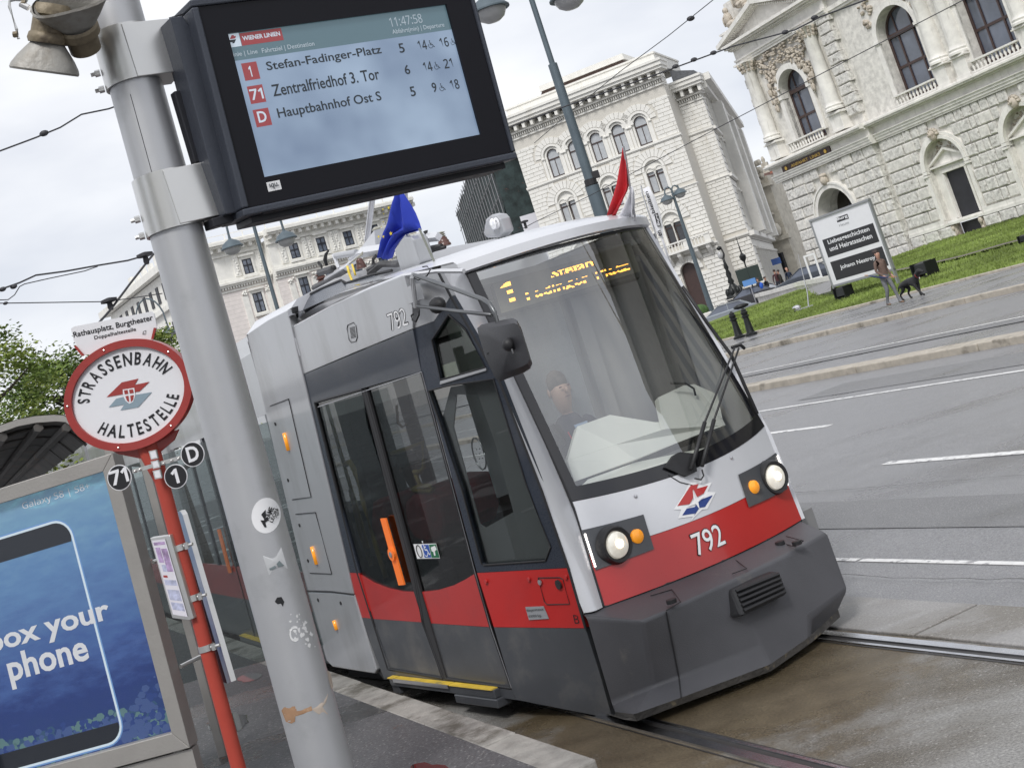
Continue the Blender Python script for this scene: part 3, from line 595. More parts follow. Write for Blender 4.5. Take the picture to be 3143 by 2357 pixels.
# ================================================================ white palais
PF=fframe(1800,270,110,157.5)
pa=thing('white_palais','white corner palais with five arched top windows and banded stonework','building',PF[0],PF[1])
WC=[-4.75,-2.72,-.69,1.34,3.38]; WP=[-4.78,-.75,3.30]
opens=[(c-.98,c+.98,15.75,18.6,c,17.72,.98) for c in WC]+[(c-1.0,c+1.0,11.7,14.3,c,13.55,1.0) for c in WP]+[(c-1.0,c+1.0,7.0,9.9,c,8.9,1.0) for c in WP]+[(c-.72,c+.72,1,5.6,c,4.75,.72) for c in (3.45,-.75,-4.78)]
m=MB()
cols_=sorted(set([-7.8,6.35]+[x for o in opens for x in (o[0],o[1])]))
m.box(-7.8,6.35,0,20.2,-14,-.62)
def wallband(v0,v1,ops,w0=-.62,w1=-.03):
    xs=sorted([(o[4]-o[6],o[4]+o[6],o) for o in ops],key=lambda q:q[0]); u=-7.8
    for a,b,o in xs:
        m.box(u,a,v0,v1,w0,w1); archtop(m,a,b,v1,o[4],o[6],o[5],w0,w1,12); m.box(a,b,v0,o[2],w0,w1) if o[2]>v0 else None; u=b
    m.box(u,6.35,v0,v1,w0,w1)
wallband(15.6,20.2,opens[:5]); wallband(11.2,15.6,opens[5:8]); wallband(6.3,11.2,opens[8:11]); wallband(0,6.3,opens[11:])
m.prism([(5.0,0,-3.03),(8.42,0,-3.03),(8.42-.145*42,0,-45),(-3,0,-45),(-3,0,-14)],(0,19.3,0)); m.box(-11,-7.0,0,19.0,-30,-3.03); m.obj('wall',M_pj,pa)
def free(u0,u1,v0,v1):
    for o in opens:
        c,vs,r=o[4],o[5],o[6]+.06
        if v1>o[2] and v0<vs and u1>c-r and u0<c+r: return False
        if v0>=vs-.4:
            R=r+.62 if o[5]<17 else r+.58
            cu=min(max(c,u0),u1); cv=min(max(vs,v0),v1)
            if math.hypot(cu-c,cv-vs)<R: return False
    if 6.2<v1 and v0<7.1 and u0>2.2 and u1<6.1: return False
    return True
NB=0; rest=MB(); rg=random.Random(5); blk=[]
def course(u0,u1,v0,v1,w,k):
    u=u0-(.5 if k%2 else 0)
    while u<u1-.05:
        a,b=max(u,u0),min(u+1.0+rg.uniform(-.15,.15),u1); u=b
        if b-a<.12: continue
        segs=[(a,b)]
        if not free(a,b,v0,v1):
            segs=[]; n=10; xs=np.linspace(a,b,n+1); cur=None
            for i in range(n):
                if free(xs[i],xs[i+1],v0,v1):
                    cur=(cur[0],xs[i+1]) if cur else (xs[i],xs[i+1])
                else:
                    if cur: segs.append(cur)
                    cur=None
            if cur: segs.append(cur)
        for p,q in segs:
            if q-p>.09: blk.append((p,q,v0,v1,w))
v=.4;k=0
while v<19.4:
    if not (6.1<v<6.45 or 15.45<v<15.8 or 11.3<v<11.5): course(-7.8,6.35,v,v+.325,0,k) if v<18.9 else None
    if v<18.2 and not(6.1<v<6.45): course(6.2,8.42,v,v+.325,-3.0,k); course(-11.,-8.6,v,v+.325,-3.0,k)
    v+=.335;k+=1
blk.sort(key=lambda b:-b[1] if b[2]>6 else 100)
for i,(p,q,v0,v1,w) in enumerate(blk):
    t=MB() if i<270 else rest; low=v0<6
    stone(t,p+.012,q-.012,v0+.012,v1-.012,w-.06,w+(.05 if v0<11.4 else .02)+(.04 if low else 0),.03 if v0<11.4 else .012)
    if i<270: t.obj('block',M_plaster,pa)
rest.obj('blocks',M_plaster,pa,kind='stuff')
def voussoirs(c,v,r1,r2,n,w):
    for i in range(n):
        a0=math.pi*i/n+.012;a1=math.pi*(i+1)/n-.012; mb=MB(); ring(mb,c,v,r1,r2,-.1,w,2,a0,a1); mb.obj('voussoir',M_plaster,pa)
M_curt=mat('net_curtain',(.42,.44,.46),.5,0,.12,3,spec=.8)
def pwin(c,hw,vs,vb,w,mid=True,glassm=M_curt):
    mb=MB(); ring(mb,c,vs,hw-.07,hw,w-.04,w+.04,10); mb.box(c-hw,c-hw+.07,vb,vs,w-.04,w+.04); mb.box(c+hw-.07,c+hw,vb,vs,w-.04,w+.04); mb.box(c-hw+.07,c+hw-.07,vs-.35,vs-.24,w-.03,w+.05); mb.box(c-hw+.07,c+hw-.07,vb,vb+.07,w-.04,w+.04)
    if mid: mb.box(c-.03,c+.03,vb+.07,vs-.35,w-.03,w+.03)
    f=mb.obj('window_frame',M_win,pa)
    mb=MB(); mb.poly([(c-hw+.05,vb+.04),(c+hw-.05,vb+.04)]+arc(c,vs,hw-.05,10),w-.02,w-.01); mb.obj('pane',glassm,f)
for c in WC:
    mb=MB(); ring(mb,c,17.72,.56,.74,-.5,-.12,14); ring(mb,c,17.72,.78,.98,-.5,.06,14)
    for s in (-1,1): mb.box(*sorted((c+s*.56,c+s*.74)),15.8,17.72,-.5,-.12); mb.box(*sorted((c+s*.76,c+s*.98)),15.8,17.55,-.5,.02); mb.box(*sorted((c+s*.72,c+s*1.02)),17.55,17.72,-.5,.1); mb.ell((c+s*.9,17.6,.06),(.14,.12,.1),6,5)
    mb.obj('window_surround',M_plaster,pa,'auto'); pwin(c,.56,17.72,15.86,-.34); voussoirs(c,17.72,1.02,1.55,11,.05)
for vs,vb,gm in ((13.5,11.72,M_curt),(8.92,7.1,M_wglassd)):
    for c in WP:
        mb=MB(); ring(mb,c,13.65-13.5+vs,.8,1.0,-.5,.06,16); mb.poly([(c-.8,vs+.02)]+[(c+.8,vs+.02)]+arc(c,vs+.15,.8,12),-.3,-.2)
        for s in (-1,1): mb.box(*sorted((c+s*.74,c+s*1.0)),vb,vs+.15,-.5,.03)
        mb.lathe([(.1,vb),(.1,vb+.1),(.06,vb+.14),(.055,vs-.25),(.1,vs-.14),(.12,vs)],(c,0,-.1),'y',10); ring(mb,c-.41,vs,.33,.43,-.3,-.12,10); ring(mb,c+.41,vs,.33,.43,-.3,-.12,10); mb.box(c-.1,c+.1,vs-.02,vs+.3,-.3,-.12)
        mb.obj('window_surround',M_plaster,pa,'auto')
        for s in (-.41,.41): pwin(c+s,.33,vs,vb+.02,-.35,False,gm)
        voussoirs(c,vs+.15,1.04,1.68,13,.06)
for c in (3.45,-.75,-4.78):
    mb=MB(); mb.poly([(c-.72,1),(c+.72,1)]+arc(c,4.75,.72,12),-.5,-.45); mb.obj('gate_leaf',M_win,pa); voussoirs(c,4.75,.74,1.25,9,.12)
mb=MB()
for u0,u1,w,vt in ((-8.05,6.6,0,21.0),(5.9,8.7,-3,19.15),(-11.3,-8.2,-3,19.0)):
    mb.box(u0+.2,u1-.2,vt-.95,vt-.8,w-1,w+.12); mb.box(u0+.15,u1-.15,vt-.45,vt-.3,w-1,w+.35); mb.box(u0-.25,u1+.25,vt+.25,vt+.5,w-1,w+1.05); mb.box(u0-.35,u1+.35,vt+.5,vt+.85,w-1,w+1.2); mb.box(u0-.42,u1+.42,vt+.85,vt+1.05,w-1,w+1.32)
    u=u0+.25
    while u<u1-.2: mb.box(u,u+.26,vt-.3,vt+.25,w-.5,w+.85); u+=.78
    u=u0+.2
    while u<u1-.2: mb.box(u,u+.1,vt-.75,vt-.5,w-.5,w+.22); u+=.2
mb.box(-7.9,6.45,20.2,21,-1,0)
mb.obj('cornice',M_plaster,pa)
mb=MB()
for u0,u1,w in ((-7.85,6.45,0),(6.2,8.5,-3),(-11.,-8.,-3)):
    for v0,v1,e in ((15.5,15.6,.05),(15.6,15.78,.14),(11.32,11.42,.06),(11.42,11.5,.14),(6.15,6.3,.12),(6.3,6.46,.26),(18.95,19.0,.03)): mb.box(u0,u1,v0,v1,w-.2,w+e)
mb.obj('string_course',M_plaster,pa)
mb=MB(); mb.box(-7.7,6.2,21.9,22.9,-9,-.6); mb.box(-7.8,6.3,22.9,23.05,-9,-.5); mb.obj('attic',M_plaster,pa)
mb=MB(); mb.prism([(-4.9,23.0,-2),(3.5,23.0,-2),(3.2,23.6,-2),(-4.5,23.6,-2)],(0,0,-6)); po=mb.obj('penthouse',M_brick,pa)
mb=MB(); mb.box(-4.6,3.4,23.6,24.1,-8.5,-1.8); mb.obj('penthouse_roof',M_plaster,pa)
mb=MB(); mb.prism([(6.3,20.1,-4),(9.0,20.1,-4),(8.3,20.9,-4),(6.3,21.6,-4)],(-6,0,-40)); mb.prism([(-11.2,20,-4),(-8,20,-4),(-8,21.6,-4),(-10.6,20.9,-4)],(0,0,-25)); mb.obj('roof',M_roof,pa)
# balcony
mb=MB(); mb.box(2.0,6.2,6.42,6.6,0,1.0); mb.box(2.0,6.2,7.2,7.32,.75,1.0); [mb.box(u,u+.5,6.6,7.2,.8,.95) for u in (2.0,3.9,5.7)]
for i in range(12): mb.box(2.6+i*.28,2.7+i*.28,6.6,7.2,.84,.92)
for u in (2.2,3.1,4.6,5.6): mb.prism([(u,5.5,0),(u,6.42,0),(u,6.42,.9),(u,6.1,.8),(u,5.5,.1)],(.3,0,0))
mb.obj('balcony',M_plaster,pa)
# side front along the lane: bays and cornice, in shade
SU=lambda w: 8.42+.145*(w+3)
def sbox(mb,w0,w1,v0,v1,o0,o1): mb.prism([(SU(w0)+o0,v0,w0),(SU(w1)+o0,v0,w1),(SU(w1)+o1,v0,w1),(SU(w0)+o1,v0,w0)],(0,v1-v0,0))
for w in np.arange(-7,-44,-2.6):
    for v0 in (2.0,7.2,11.9,15.9):
        mb=MB(); sbox(mb,w-.7,w-.5,v0-.2,v0+3.0,0,.2); sbox(mb,w+.5,w+.7,v0-.2,v0+3.0,0,.2); sbox(mb,w-.8,w+.8,v0+3.0,v0+3.2,0,.3); f=mb.obj('window_surround',M_plaster,pa)
        mb=MB(); sbox(mb,w-.5,w+.5,v0,v0+2.9,-.05,.04); mb.obj('pane',M_wglassd,f)
mb=MB(); sbox(mb,-45,-3.03,0,19,0,.03); sbox(mb,-45,-3.0,19.6,20.2,0,1.2); sbox(mb,-45,-3.0,19,19.6,0,.7); sbox(mb,-45,-3.0,6.1,6.5,0,.5)
for v in (11.3,15.5): sbox(mb,-45,-3,v,v+.25,0,.3)
for w in (-12,-25,-38): sbox(mb,w-1.6,w+1.6,6.5,18.6,0,1.1)
mb.obj('side_front',M_plaster,pa)
mb=MB()
for v in np.arange(.5,18.9,.67): sbox(mb,-45,-3.2,v,v+.05,.02,.05)
mb.obj('side_joint',M_joint,pa,kind='stuff')
mb=MB(); mb.box(6.75,7.6,2.55,2.8,-2.9,-2.86); mb.obj('name_plate',mat('dark_plate',(.03,.035,.05),.4),pa)
# ================================================================ cream corner building behind the tram
M_cream=mat('cream_stucco',(.80,.785,.735),.85,0,.08,2,.2,12,dark=(.55,.52,.45),ds=.7,dth=(.55,.8),streak=(2,.3,2))
M_pink=mat('pink_stucco',(.78,.72,.685),.85,0,.08,3,.15,12)
HF=fframe(900,800,130,30.5)
ho=thing('cream_corner_building','cream and pale pink corner building with rows of dark cross-barred windows','building',HF[0],HF[1])
mb=MB(); mb.box(-2.2,14.2,-1,20.5,-14,0); mb.box(-8.0,-2.2,-1,20.5,-14,-1.2); mb.prism([(-8,-1,-1.2),(-8,-1,-14),(-11.0,-1,-30),(-11.0,-1,-4.2)],(0,21.5,0)); mb.obj('wall',M_cream,ho)
mb=MB(); mb.box(-2.2,14.2,-1,16.9,-.1,.02); mb.box(-7.9,-2.2,-1,16.9,-1.3,-1.18)
wall=mb.obj('stucco_field',M_pink,ho)
mb=MB()
for v in np.arange(5,16.8,.42): mb.box(-2.18,14.2,v,v+.03,0,.026); mb.box(-7.9,-2.2,v,v+.03,-1.3,-1.174)
mb.obj('stucco_groove',M_pj,ho,kind='stuff')
def hw_(u,v0,v1,w,hw=.5):
    mb=MB(); mb.box(u-hw-.25,u+hw+.25,v0-.35,v0-.12,w,w+.35); mb.box(u-hw-.3,u+hw+.3,v1+.3,v1+.5,w,w+.35); [mb.box(*sorted((u+s*hw,u+s*(hw+.2))),v0-.12,v1+.3,w,w+.12) for s in (-1,1)]; mb.box(u-hw,u+hw,v1,v1+.3,w,w+.12); mb.box(u-hw,u+hw,v0-.12,v0,w,w+.12); mb.obj('window_surround',M_cream,ho)
    mb=MB(); mb.box(u-hw,u+hw,v0,v0+.08,w+.03,w+.09); mb.box(u-hw,u+hw,v1-.08,v1,w+.03,w+.09); [mb.box(*sorted((u+s*hw,u+s*(hw-.08))),v0+.08,v1-.08,w+.03,w+.09) for s in (-1,1)]; mb.box(u-.045,u+.045,v0+.08,v1-.08,w+.03,w+.1); m1=v0+(v1-v0)*.58; mb.box(u-hw+.08,u+hw-.08,m1-.05,m1+.05,w+.03,w+.11)
    f=mb.obj('window_frame',M_black,ho); mb=MB(); mb.box(u-hw+.05,u+hw-.05,v0+.05,v1-.05,w+.02,w+.045); mb.obj('pane',mat('hotel_glass',(.13,.15,.19),.1,0,.5,2,spec=.8),f)
us=[.4,3.4,6.45,9.5,12.5]
for u in us: hw_(u,18.0,19.5,0); hw_(u,14.1,16.0,0); hw_(u,9.8,12,0)
hw_(-4.3,17.75,19.25,-1.2); hw_(-4.2,13.8,15.75,-1.2); hw_(-4.2,9.8,11.8,-1.2)
mb=MB()
def prof(u0,u1,w):
    for v0,v1,e in ((16.9,17.1,.35),(17.1,17.3,.55),(17.3,17.6,.25),(19.95,20.15,.2),(20.15,20.35,.1),(20.8,21.0,.9),(21.0,21.3,1.15),(16.4,16.6,.12)): mb.box(u0,u1,v0,v1,w-.3,w+e)
    u=u0+.2
    while u<u1: mb.box(u,u+.3,20.4,20.8,w-.2,w+.75); u+=.82
    u=u0
    while u<u1: mb.box(u,u+.14,16.68,16.88,w-.2,w+.3); u+=.28
    mb.box(u0,u1,20.35,20.8,w-.2,w+.12); mb.box(u0,u1,21.3,21.45,w-.9,w+.9)
    u=u0+.3
    while u<u1: mb.box(u,u+.1,21.45,22.1,w+.1,w+.2); u+=1.9
    mb.box(u0,u1,22.05,22.12,w+.12,w+.18)
prof(-2.3,14.4,0); prof(-8.1,-2.3,-1.2)
mb.obj('cornice',M_cream,ho)
mb=MB()
for i,u in enumerate(list(us)+[-4.2]):
    w=0 if u>-2 else -1.2
    for s in (-1.25,1.25):
        MB().box(u+s-.3,u+s+.3,17.75,19.85,w,w+.12).obj('pilaster',M_cream,ho); MB().box(u+s-.3,u+s+.3,6,15.7,w,w+.14).obj('pilaster',M_cream,ho)
mb=MB(); rg=random.Random(2)
for i,u in enumerate(list(us)+[-4.2]):
    w=0 if u>-2 else -1.2
    for s in (-1.25,1.25):
        for k in range(7): mb.ell((u+s+rg.uniform(-.12,.12),18+k*.27,w+.14),(.12,.12,.06),6,4)
        for k in range(8): mb.ell((u+s+rg.uniform(-.3,.3),15.9+rg.uniform(-.2,.25),w+.16),(.13,.14,.12),6,4)
mb.obj('capital_ornament',M_cream,ho,True,kind='stuff')
mb=MB()  # receding left front
for i in range(9):
    w=-4-i*2.6; 
    for v0 in (18,14,10): MB().box(-11.08,-10.9,v0,v0+1.7,w-1.3,w-.4).obj('side_window',M_black,ho)
mb=MB(); mb.box(-11.8,-8,20.6,21.3,-32,-3.4); mb.box(-11.4,-8,16.9,17.4,-32,-3.9); [mb.box(-11.3+k*.1,-10.9+k*.1,21.3,22.3+.4*(k%2),-5-k*3,-4-k*3) for k in range(6)]; mb.obj('side_cornice',M_cream,ho)
# ================================================================ netted building in the side street
_c=at(1489,402,116); _top=_c[2]; _v=ray(1256,1203.6); _u=np.array([_v[0],_v[1],0]); _u/=np.linalg.norm(_u); _n=np.array([-_u[1],_u[0],0])
if _n[0]>0: _n=-_n
nb=thing('netted_building','building wrapped in dark green scaffold netting beside the white palais','building',(_c[0],_c[1],0),(_u,-_n,UP))
mb=MB(); mb.box(0,55,.6,9,0,_top-.3); mb.obj('wall',M_brick,nb)
mb=MB(); rg=random.Random(8); rows=[]
for z in np.linspace(0,_top,12): rows.append([(x,-.5+rg.uniform(-.15,.15),z) for x in np.linspace(-1,55,22)])
mb.grid(rows); mb.grid([[(-1,y,z) for y in (-.5,2,4)] for z in np.linspace(0,_top,8)]); mb.obj('netting',mat('scaffold_net',(.03,.045,.045),.9,0,.6,1.2,.5,5,dark=(.14,.06,.05),ds=2.5,dth=(.62,.68)),nb)
mb=MB()
for x in np.arange(-1,55,3.): mb.tube([(x,-.75,0),(x,-.75,_top+.3)],.05,5)
for z in np.arange(2,_top,2.): mb.tube([(-1.2,-.75,z),(55,-.75,z)],.05,5)
mb.obj('scaffold_tube',mat('scaffold_steel',(.25,.25,.26),.5,.6),nb)
mb=MB(); mb.add([(-1.1,.5,9.5),(-1.1,2.2,9.5),(-1.1,2.2,13.8),(-1.1,.5,13.8)],[(0,1,2,3)]); mb.obj('notice',mat('white_sheet',(.7,.7,.75),.6),nb)
# ================================================================ houses at the end of the lane
M_grey=mat('weathered_facade',(.50,.47,.40),.85,0,.12,1.5,.3,8,dark=(.3,.27,.22),ds=1,dth=(.5,.75))
M_beige=mat('beige_facade',(.60,.52,.41),.85,0,.06,1.5,.1,8)
q_=Zm(2150,600,.21097)
def house(name,label,x0,x1,ytop,Y,azd,m,depth=14):
    fr=fframe(*q_(x0,ytop),Y,azd); t=thing(name,label,'building',fr[0],fr[1]); w=uvq(fr,*q_(x1,ytop))[0]; h=uvq(fr,*q_(x0,ytop))[1]
    mb=MB(); mb.box(0,w,0,h,-depth,0); mb.obj('wall',m,t); return fr,t,w,h
fr,t,w,h=house('ornate_lane_house','ornate grey-beige house with balconies at the mouth of the lane',560,1010,-150,150,150,M_grey)
mb=MB(); mb.box(-.2,w+.3,h-1.2,h-.8,-1,.7); mb.box(-.2,w+.3,6,6.5,-1,.5); mb.poly([(.5,h-.8),(w-.5,h-.8)]+arc(w/2,h-.6,w/2-.5,12),-1,0.1); [mb.ell((rg.uniform(.3,w-.3),h+rg.uniform(-.5,1.8),.2),(.3,.4,.3),6,5) for k in range(30)]; [mb.box(1+k*2.6,2.8+k*2.6,z,z+.25,0,.9) for k in range(int(w/2.6)) for z in (9,13.5)]; [mb.ell((w*.3+k*.5,7+rg.uniform(-1,1),.7),(.7,.9,.8),8,6) for k in range(4)]; mb.obj('stucco_ornament',M_grey,t,'auto',kind='stuff')
[MB().box(1.2+k*2.6,2.3+k*2.6,z,z+2.2,0,.03).obj('window',M_wglassd,t) for k in range(max(1,int(w/2.6))) for z in (9.4,13.9,2.5)]
fr,t,w,h=house('beige_lane_house','plain beige house with brown tiled roof closing the lane',980,1700,215,175,157,M_beige)
mb=MB(); mb.prism([(-1,h,0.3),(w+6,h,.3),(w+6,h+5.5,-6),(-1,h+5.5,-6)],(0,-.3,-.2)); mb.obj('roof',mat('brown_tiles',(.10,.055,.045),.8,0,.35,3,.5,10,dark=(.22,.08,.05),ds=.9,dth=(.55,.6)),t)
[MB().box(k*2.,k*2.+.9,h+4.6,h+6.6+.6*(k%2),-6.5,-5.6).lathe([(.2,h+6.6),(.28,h+7.1),(.12,h+7.5)],(k*2.+.45,0,-6),'y',6).obj('chimney',M_grey,t) for k in range(5)]
mb=MB(); mb.box(-.3,w+6,h-.5,h+.1,-.5,.6); mb.box(-.3,w+6,7.0,7.4,-.5,.3); mb.obj('cornice',M_beige,t)
for k,u in enumerate((w*.42,w*.52,w*.66,w*.8)):
    mb=MB(); mb.box(u-.65,u+.65,8,h-2,0,.12); mb.obj('window_bay',mat('cream_frames',(.62,.58,.45),.7),t)
    mb=MB(); [mb.box(u-.5,u+.5,z,z+2.,.1,.15) for z in np.arange(8.3,h-3.5,3.1)]; mb.obj('window',M_wglassd,t)
# ================================================================ TRAM 792
TP=onz(800+.5424*1420,1300+.5424*1495,.2); TP[2]=0
_t=math.radians(121.5)-math.pi; tF=np.array([math.cos(_t),math.sin(_t),0]); tI=np.array([-tF[1],tF[0],0])   # forward, inward (to the far side)
TFR=(TP,(tF,tI,UP))
g_=Zm(1500,1100,.7578); b1=Zm(750,650,.45225); b2=Zm(800,1300,.5424); b3=Zm(1400,650,.5424); b6_=Zm(1000,1050,.4521)
def Ty(p,y=0.): return toxf(TFR,onp(*p,TP+tI*y,tI))
def Ts(p,s): return toxf(TFR,onp(*p,TP+tF*s,tF))
def Tz(p,z): return toxf(TFR,onz(*p,z))
_cn=np.array([-.3,1,0]); _cn/=np.linalg.norm(_cn)     # cab side plane: folds inwards ahead of the door
def Tc(p,o=0.):
    nw=tF*_cn[0]+tI*_cn[1]; P0=TP+tF*.05+nw*o; return toxf(TFR,onp(*p,P0,nw))
M_silver=mat('silver_paint',(.43,.44,.46),.32,.35,.03,3,.03,200,coat=.5,dark=(.30,.30,.305),ds=1.4,dth=(.48,.75),streak=(1.5,1.5,.35))
M_white_p=mat('light_silver_paint',(.64,.65,.68),.3,.1,.03,3,.03,200,coat=.5)
M_anth=mat('anthracite_paint',(.032,.039,.054),.28,.0,.10,2,.02,200,spec=.35,coat=.25,dark=(.055,.06,.072),ds=1.5,dth=(.5,.7))
M_red=mat('red_paint',(.46,.022,.020),.3,0,.06,2,.02,200,coat=.5,dark=(.36,.025,.025),ds=1.6,dth=(.5,.75))
M_dgrey=mat('dark_grey_paint',(.062,.066,.074),.38,0,.15,2,.04,100,coat=.2,dark=(.13,.125,.12),ds=2.2,dth=(.5,.75))
M_bump=mat('textured_bumper',(.075,.075,.083),.5,0,.10,3,.15,160,dark=(.14,.13,.12),ds=3.5,dth=(.62,.75))
M_rub=mat('black_rubber',(.018,.018,.02),.55,0,.2,5,.1,60)
M_alu=mat('aluminium',(.60,.60,.62),.3,.9,.06,6)
M_orange=mat('signal_orange',(.95,.20,.03),.45,0,.04,5,emit=.12)
M_amber=mat('amber_lens',(.9,.33,.02),.2,0,.1,20,spec=.8,emit=.25)
M_yel=mat('yellow_paint',(.72,.50,.06),.45,0,.15,8,.1,40,dark=(.30,.24,.10),ds=6,dth=(.6,.7))
M_yrail=mat('yellow_handrail',(.80,.60,.08),.4,0,.1,6)
M_wht=mat('white_print',(.85,.85,.86),.5); M_blk=mat('black_print',(.012,.012,.014),.5)
M_tint=glass('tinted_door_glass',(.42,.44,.445),.03,.01,.7)
M_clear=glass('cab_side_glass',(.62,.64,.64),.04,.01,.8)
M_shield=glass('windscreen_glass',(.88,.90,.89),.21,.006,1.5)
M_int=mat('interior_grey',(.20,.20,.20),.6,0,.1,3); M_intl=mat('interior_light_grey',(.42,.425,.43),.5,0,.06,3); M_intd=mat('interior_dark',(.03,.03,.033),.7)
M_dash=mat('white_dashboard',(.72,.73,.68),.5,0,.03,3)
M_seat=mat('red_seat_fabric',(.55,.035,.045),.85,0,.3,12)
M_logoB=mat('logo_blue',(.02,.05,.22),.4); M_sil2=mat('dull_silver_plate',(.33,.34,.36),.45,.3)
tr=thing('tram','silver and red low floor tram numbered 792 standing at the stop, front facing right','tram',TP,TFR[1])
def pan(name,pts,th,m,f=Ty,parent=None,off=0.,bev=0,d=None,**tg):
    P=[f(p,off) for p in pts]; nrm=np.array([0,1,0]) if f is Ty else _cn
    mb=MB(); mb.prism(P,nrm*th); return mb.obj(name,m,parent or tr,False,bev,**tg)
def line(name,pts,r,m,f=Ty,parent=None,off=0.): mb=MB(); mb.tube([f(p,off) for p in pts],r,6); return mb.obj(name,m,parent or tr)
# --- portal frame (articulation) panels
P_up=[b1(20,830),b1(160,735),b1(293,668),b2(525,965),b2(400,950),b2(262,945)]
pan('portal_panel',P_up,.06,M_silver,off=-.012,bev=.006)
pan('portal_skirt',[b2(262,950),b2(400,955),b2(527,970),b2(655,1395),b2(645,1415),b2(405,1375),b2(372,1340)],.06,M_silver,off=-.012,bev=.01)
line('panel_joint',[b2(262,948),b2(400,953),b2(526,968)],.004,M_rub,off=-.016)
for q in ([b1(175,1318),b1(300,1270),b1(300,1272),b2(285,415),b2(178,430)],[b2(198,512),b2(310,502),b2(402,850),b2(280,845)]):
    line('hatch_joint',q,.0035,M_rub,off=-.016)
for x,y in ((287,1557),):
    a,b=Ty(b1(272,1500),-.015),Ty(b1(302,1618),-.015); mb=MB(); mb.tube([a,b],.02,8); mb.obj('side_marker_lamp',M_amber,tr,True)
for p0,p1 in ((b2(290,695),b2(318,795)),(b2(415,1112),b2(432,1165))):
    mb=MB(); mb.tube([Ty(p0,-.015),Ty(p1,-.015)],.018,8); mb.obj('side_marker_lamp',M_amber,tr,True)
for p in (b1(210,1440),b2(155,320),b2(220,575),b2(268,775),b2(325,997),b2(453,1015)):
    c=Ty(p,-.014); mb=MB(); mb.lathe([(.014,-.004),(.014,.003)],c,'y',8); mb.obj('bolt',M_rub,tr)
# front reveal: dark seam between portal and front module
pan('seam',[b1(293,668),b1(325,650),b1(378,1110),b2(495,845),b2(655,1400),b2(700,1440),b2(640,1420),b2(525,968)][:2]+[b1(330,790),b1(385,1110),b1(500,1659),b2(497,842),b2(563,1095),b2(700,1450),b2(655,1395),b2(527,968),b1(380,1111)],.05,M_rub,off=.02) 
# portal top
A=Ty(b1(20,830)); B=Ty(b1(293,668))
mb=MB(); 
for (s0,s1) in ((A[0],B[0]),):
    rows=[]
    for s in (s0,s1): rows.append([(s,-.01,2.93),(s,.10,3.02),(s,.45,3.10),(s,1.2,3.14),(s,1.95,3.10),(s,2.3,3.02),(s,2.41,2.93)])
    mb.grid(rows)
    for s in (s0,s1): mb.add([(s,-.01,2.93),(s,.10,3.02),(s,.45,3.10),(s,1.2,3.14),(s,1.95,3.10),(s,2.3,3.02),(s,2.41,2.93),(s,2.41,2.6),(s,-.01,2.6)],[tuple(range(9))])
mb.obj('portal_roof',M_white_p,tr,'auto')
# --- side upper silver panel
pan('cantrail_panel',[b1(325,792),b1(600,642),b1(870,517),b1(1085,432),b1(1140,650),b1(1143,795),b1(750,955),b1(385,1110)],.05,M_silver,bev=.004)
pan('cab_corner_panel',[b1(1085,432),b1(1310,404),b1(1400,575),b1(1287,745),b1(1143,797)],.05,M_silver,Tc,bev=.004)
pan('lintel_panel',[b1(385,1112),b1(1143,799),b1(1200,1083),b1(478,1292)],.05,M_anth)
pan('door_jamb',[b1(385,1112),b1(478,1292),b1(560,1659),b2(560,845),b2(497,842),b1(500,1659)],.05,M_anth)
pan('jamb_red',[b2(497,843),b2(558,846),b2(630,1102),b2(565,1095)],.05,M_red); pan('jamb_lower',[b2(565,1096),b2(630,1103),b2(735,1395),b2(745,1440),b2(700,1445)],.05,M_dgrey)
# cab dark frame around the windows
cabframe=[b1(1143,799),b1(1287,745),b1(1400,577),b1(1560,850),b1(1730,1150),b2(1590,380),b2(1740,815),b2(1225,843),b2(1000,0),b1(1200,1083)]
w1=[b1(1385,700),b1(1272,872),b1(1332,1140),b1(1635,1055),b1(1500,800)]
w2=[b1(1250,1215),b1(1380,1180),b1(1690,1135),b2(1500,340),b2(1640,700),b2(1612,775),b2(1262,800),b2(1248,790),b2(1140,380),b2(1015,0)]
def holed(name,outer,holes,th,m,f):
    # frame made of a face with bridged holes (triangulated), extruded
    import mathutils
    P=[f(p) for p in outer]; polys=[[Vector((a[0],a[2],0)) for a in P]]
    allp=list(P)
    for h in holes:
        H=[f(p) for p in h]; polys.append([Vector((a[0],a[2],0)) for a in H]); allp+=H
    tris=mathutils.geometry.tessellate_polygon(polys); n=len(allp); nrm=_cn*th
    vs=allp+[q+nrm for q in allp]; fs=[tuple(t_) for t_ in tris]+[tuple(i+n for i in t_[::-1]) for t_ in tris]
    o=0
    for pl in polys:
        k=len(pl); fs+=[(o+i,o+(i+1)%k,n+o+(i+1)%k,n+o+i) for i in range(k)]; o+=k
    mb=MB(); mb.add(vs,fs); return mb.obj(name,m,tr)
cf=holed('cab_window_frame',cabframe,[w1,w2],.045,M_anth,Tc)
q=pan('cab_window',w1,.006,glass('cab_quarter_glass',(.42,.47,.42),.06,.01,1.3),Tc,cf,.02); q=pan('cab_window',w2,.006,M_clear,Tc,cf,.02)
pan('window_sill_bar',[b1(1328,1150),b1(1640,1060),b1(1640,1078),b1(1326,1172)],.03,M_silver,Tc,cf,-.012)
line('window_seal',w1+[w1[0]],.006,M_rub,Tc,cf,-.004); line('window_seal',w2+[w2[0]],.006,M_rub,Tc,cf,-.004)
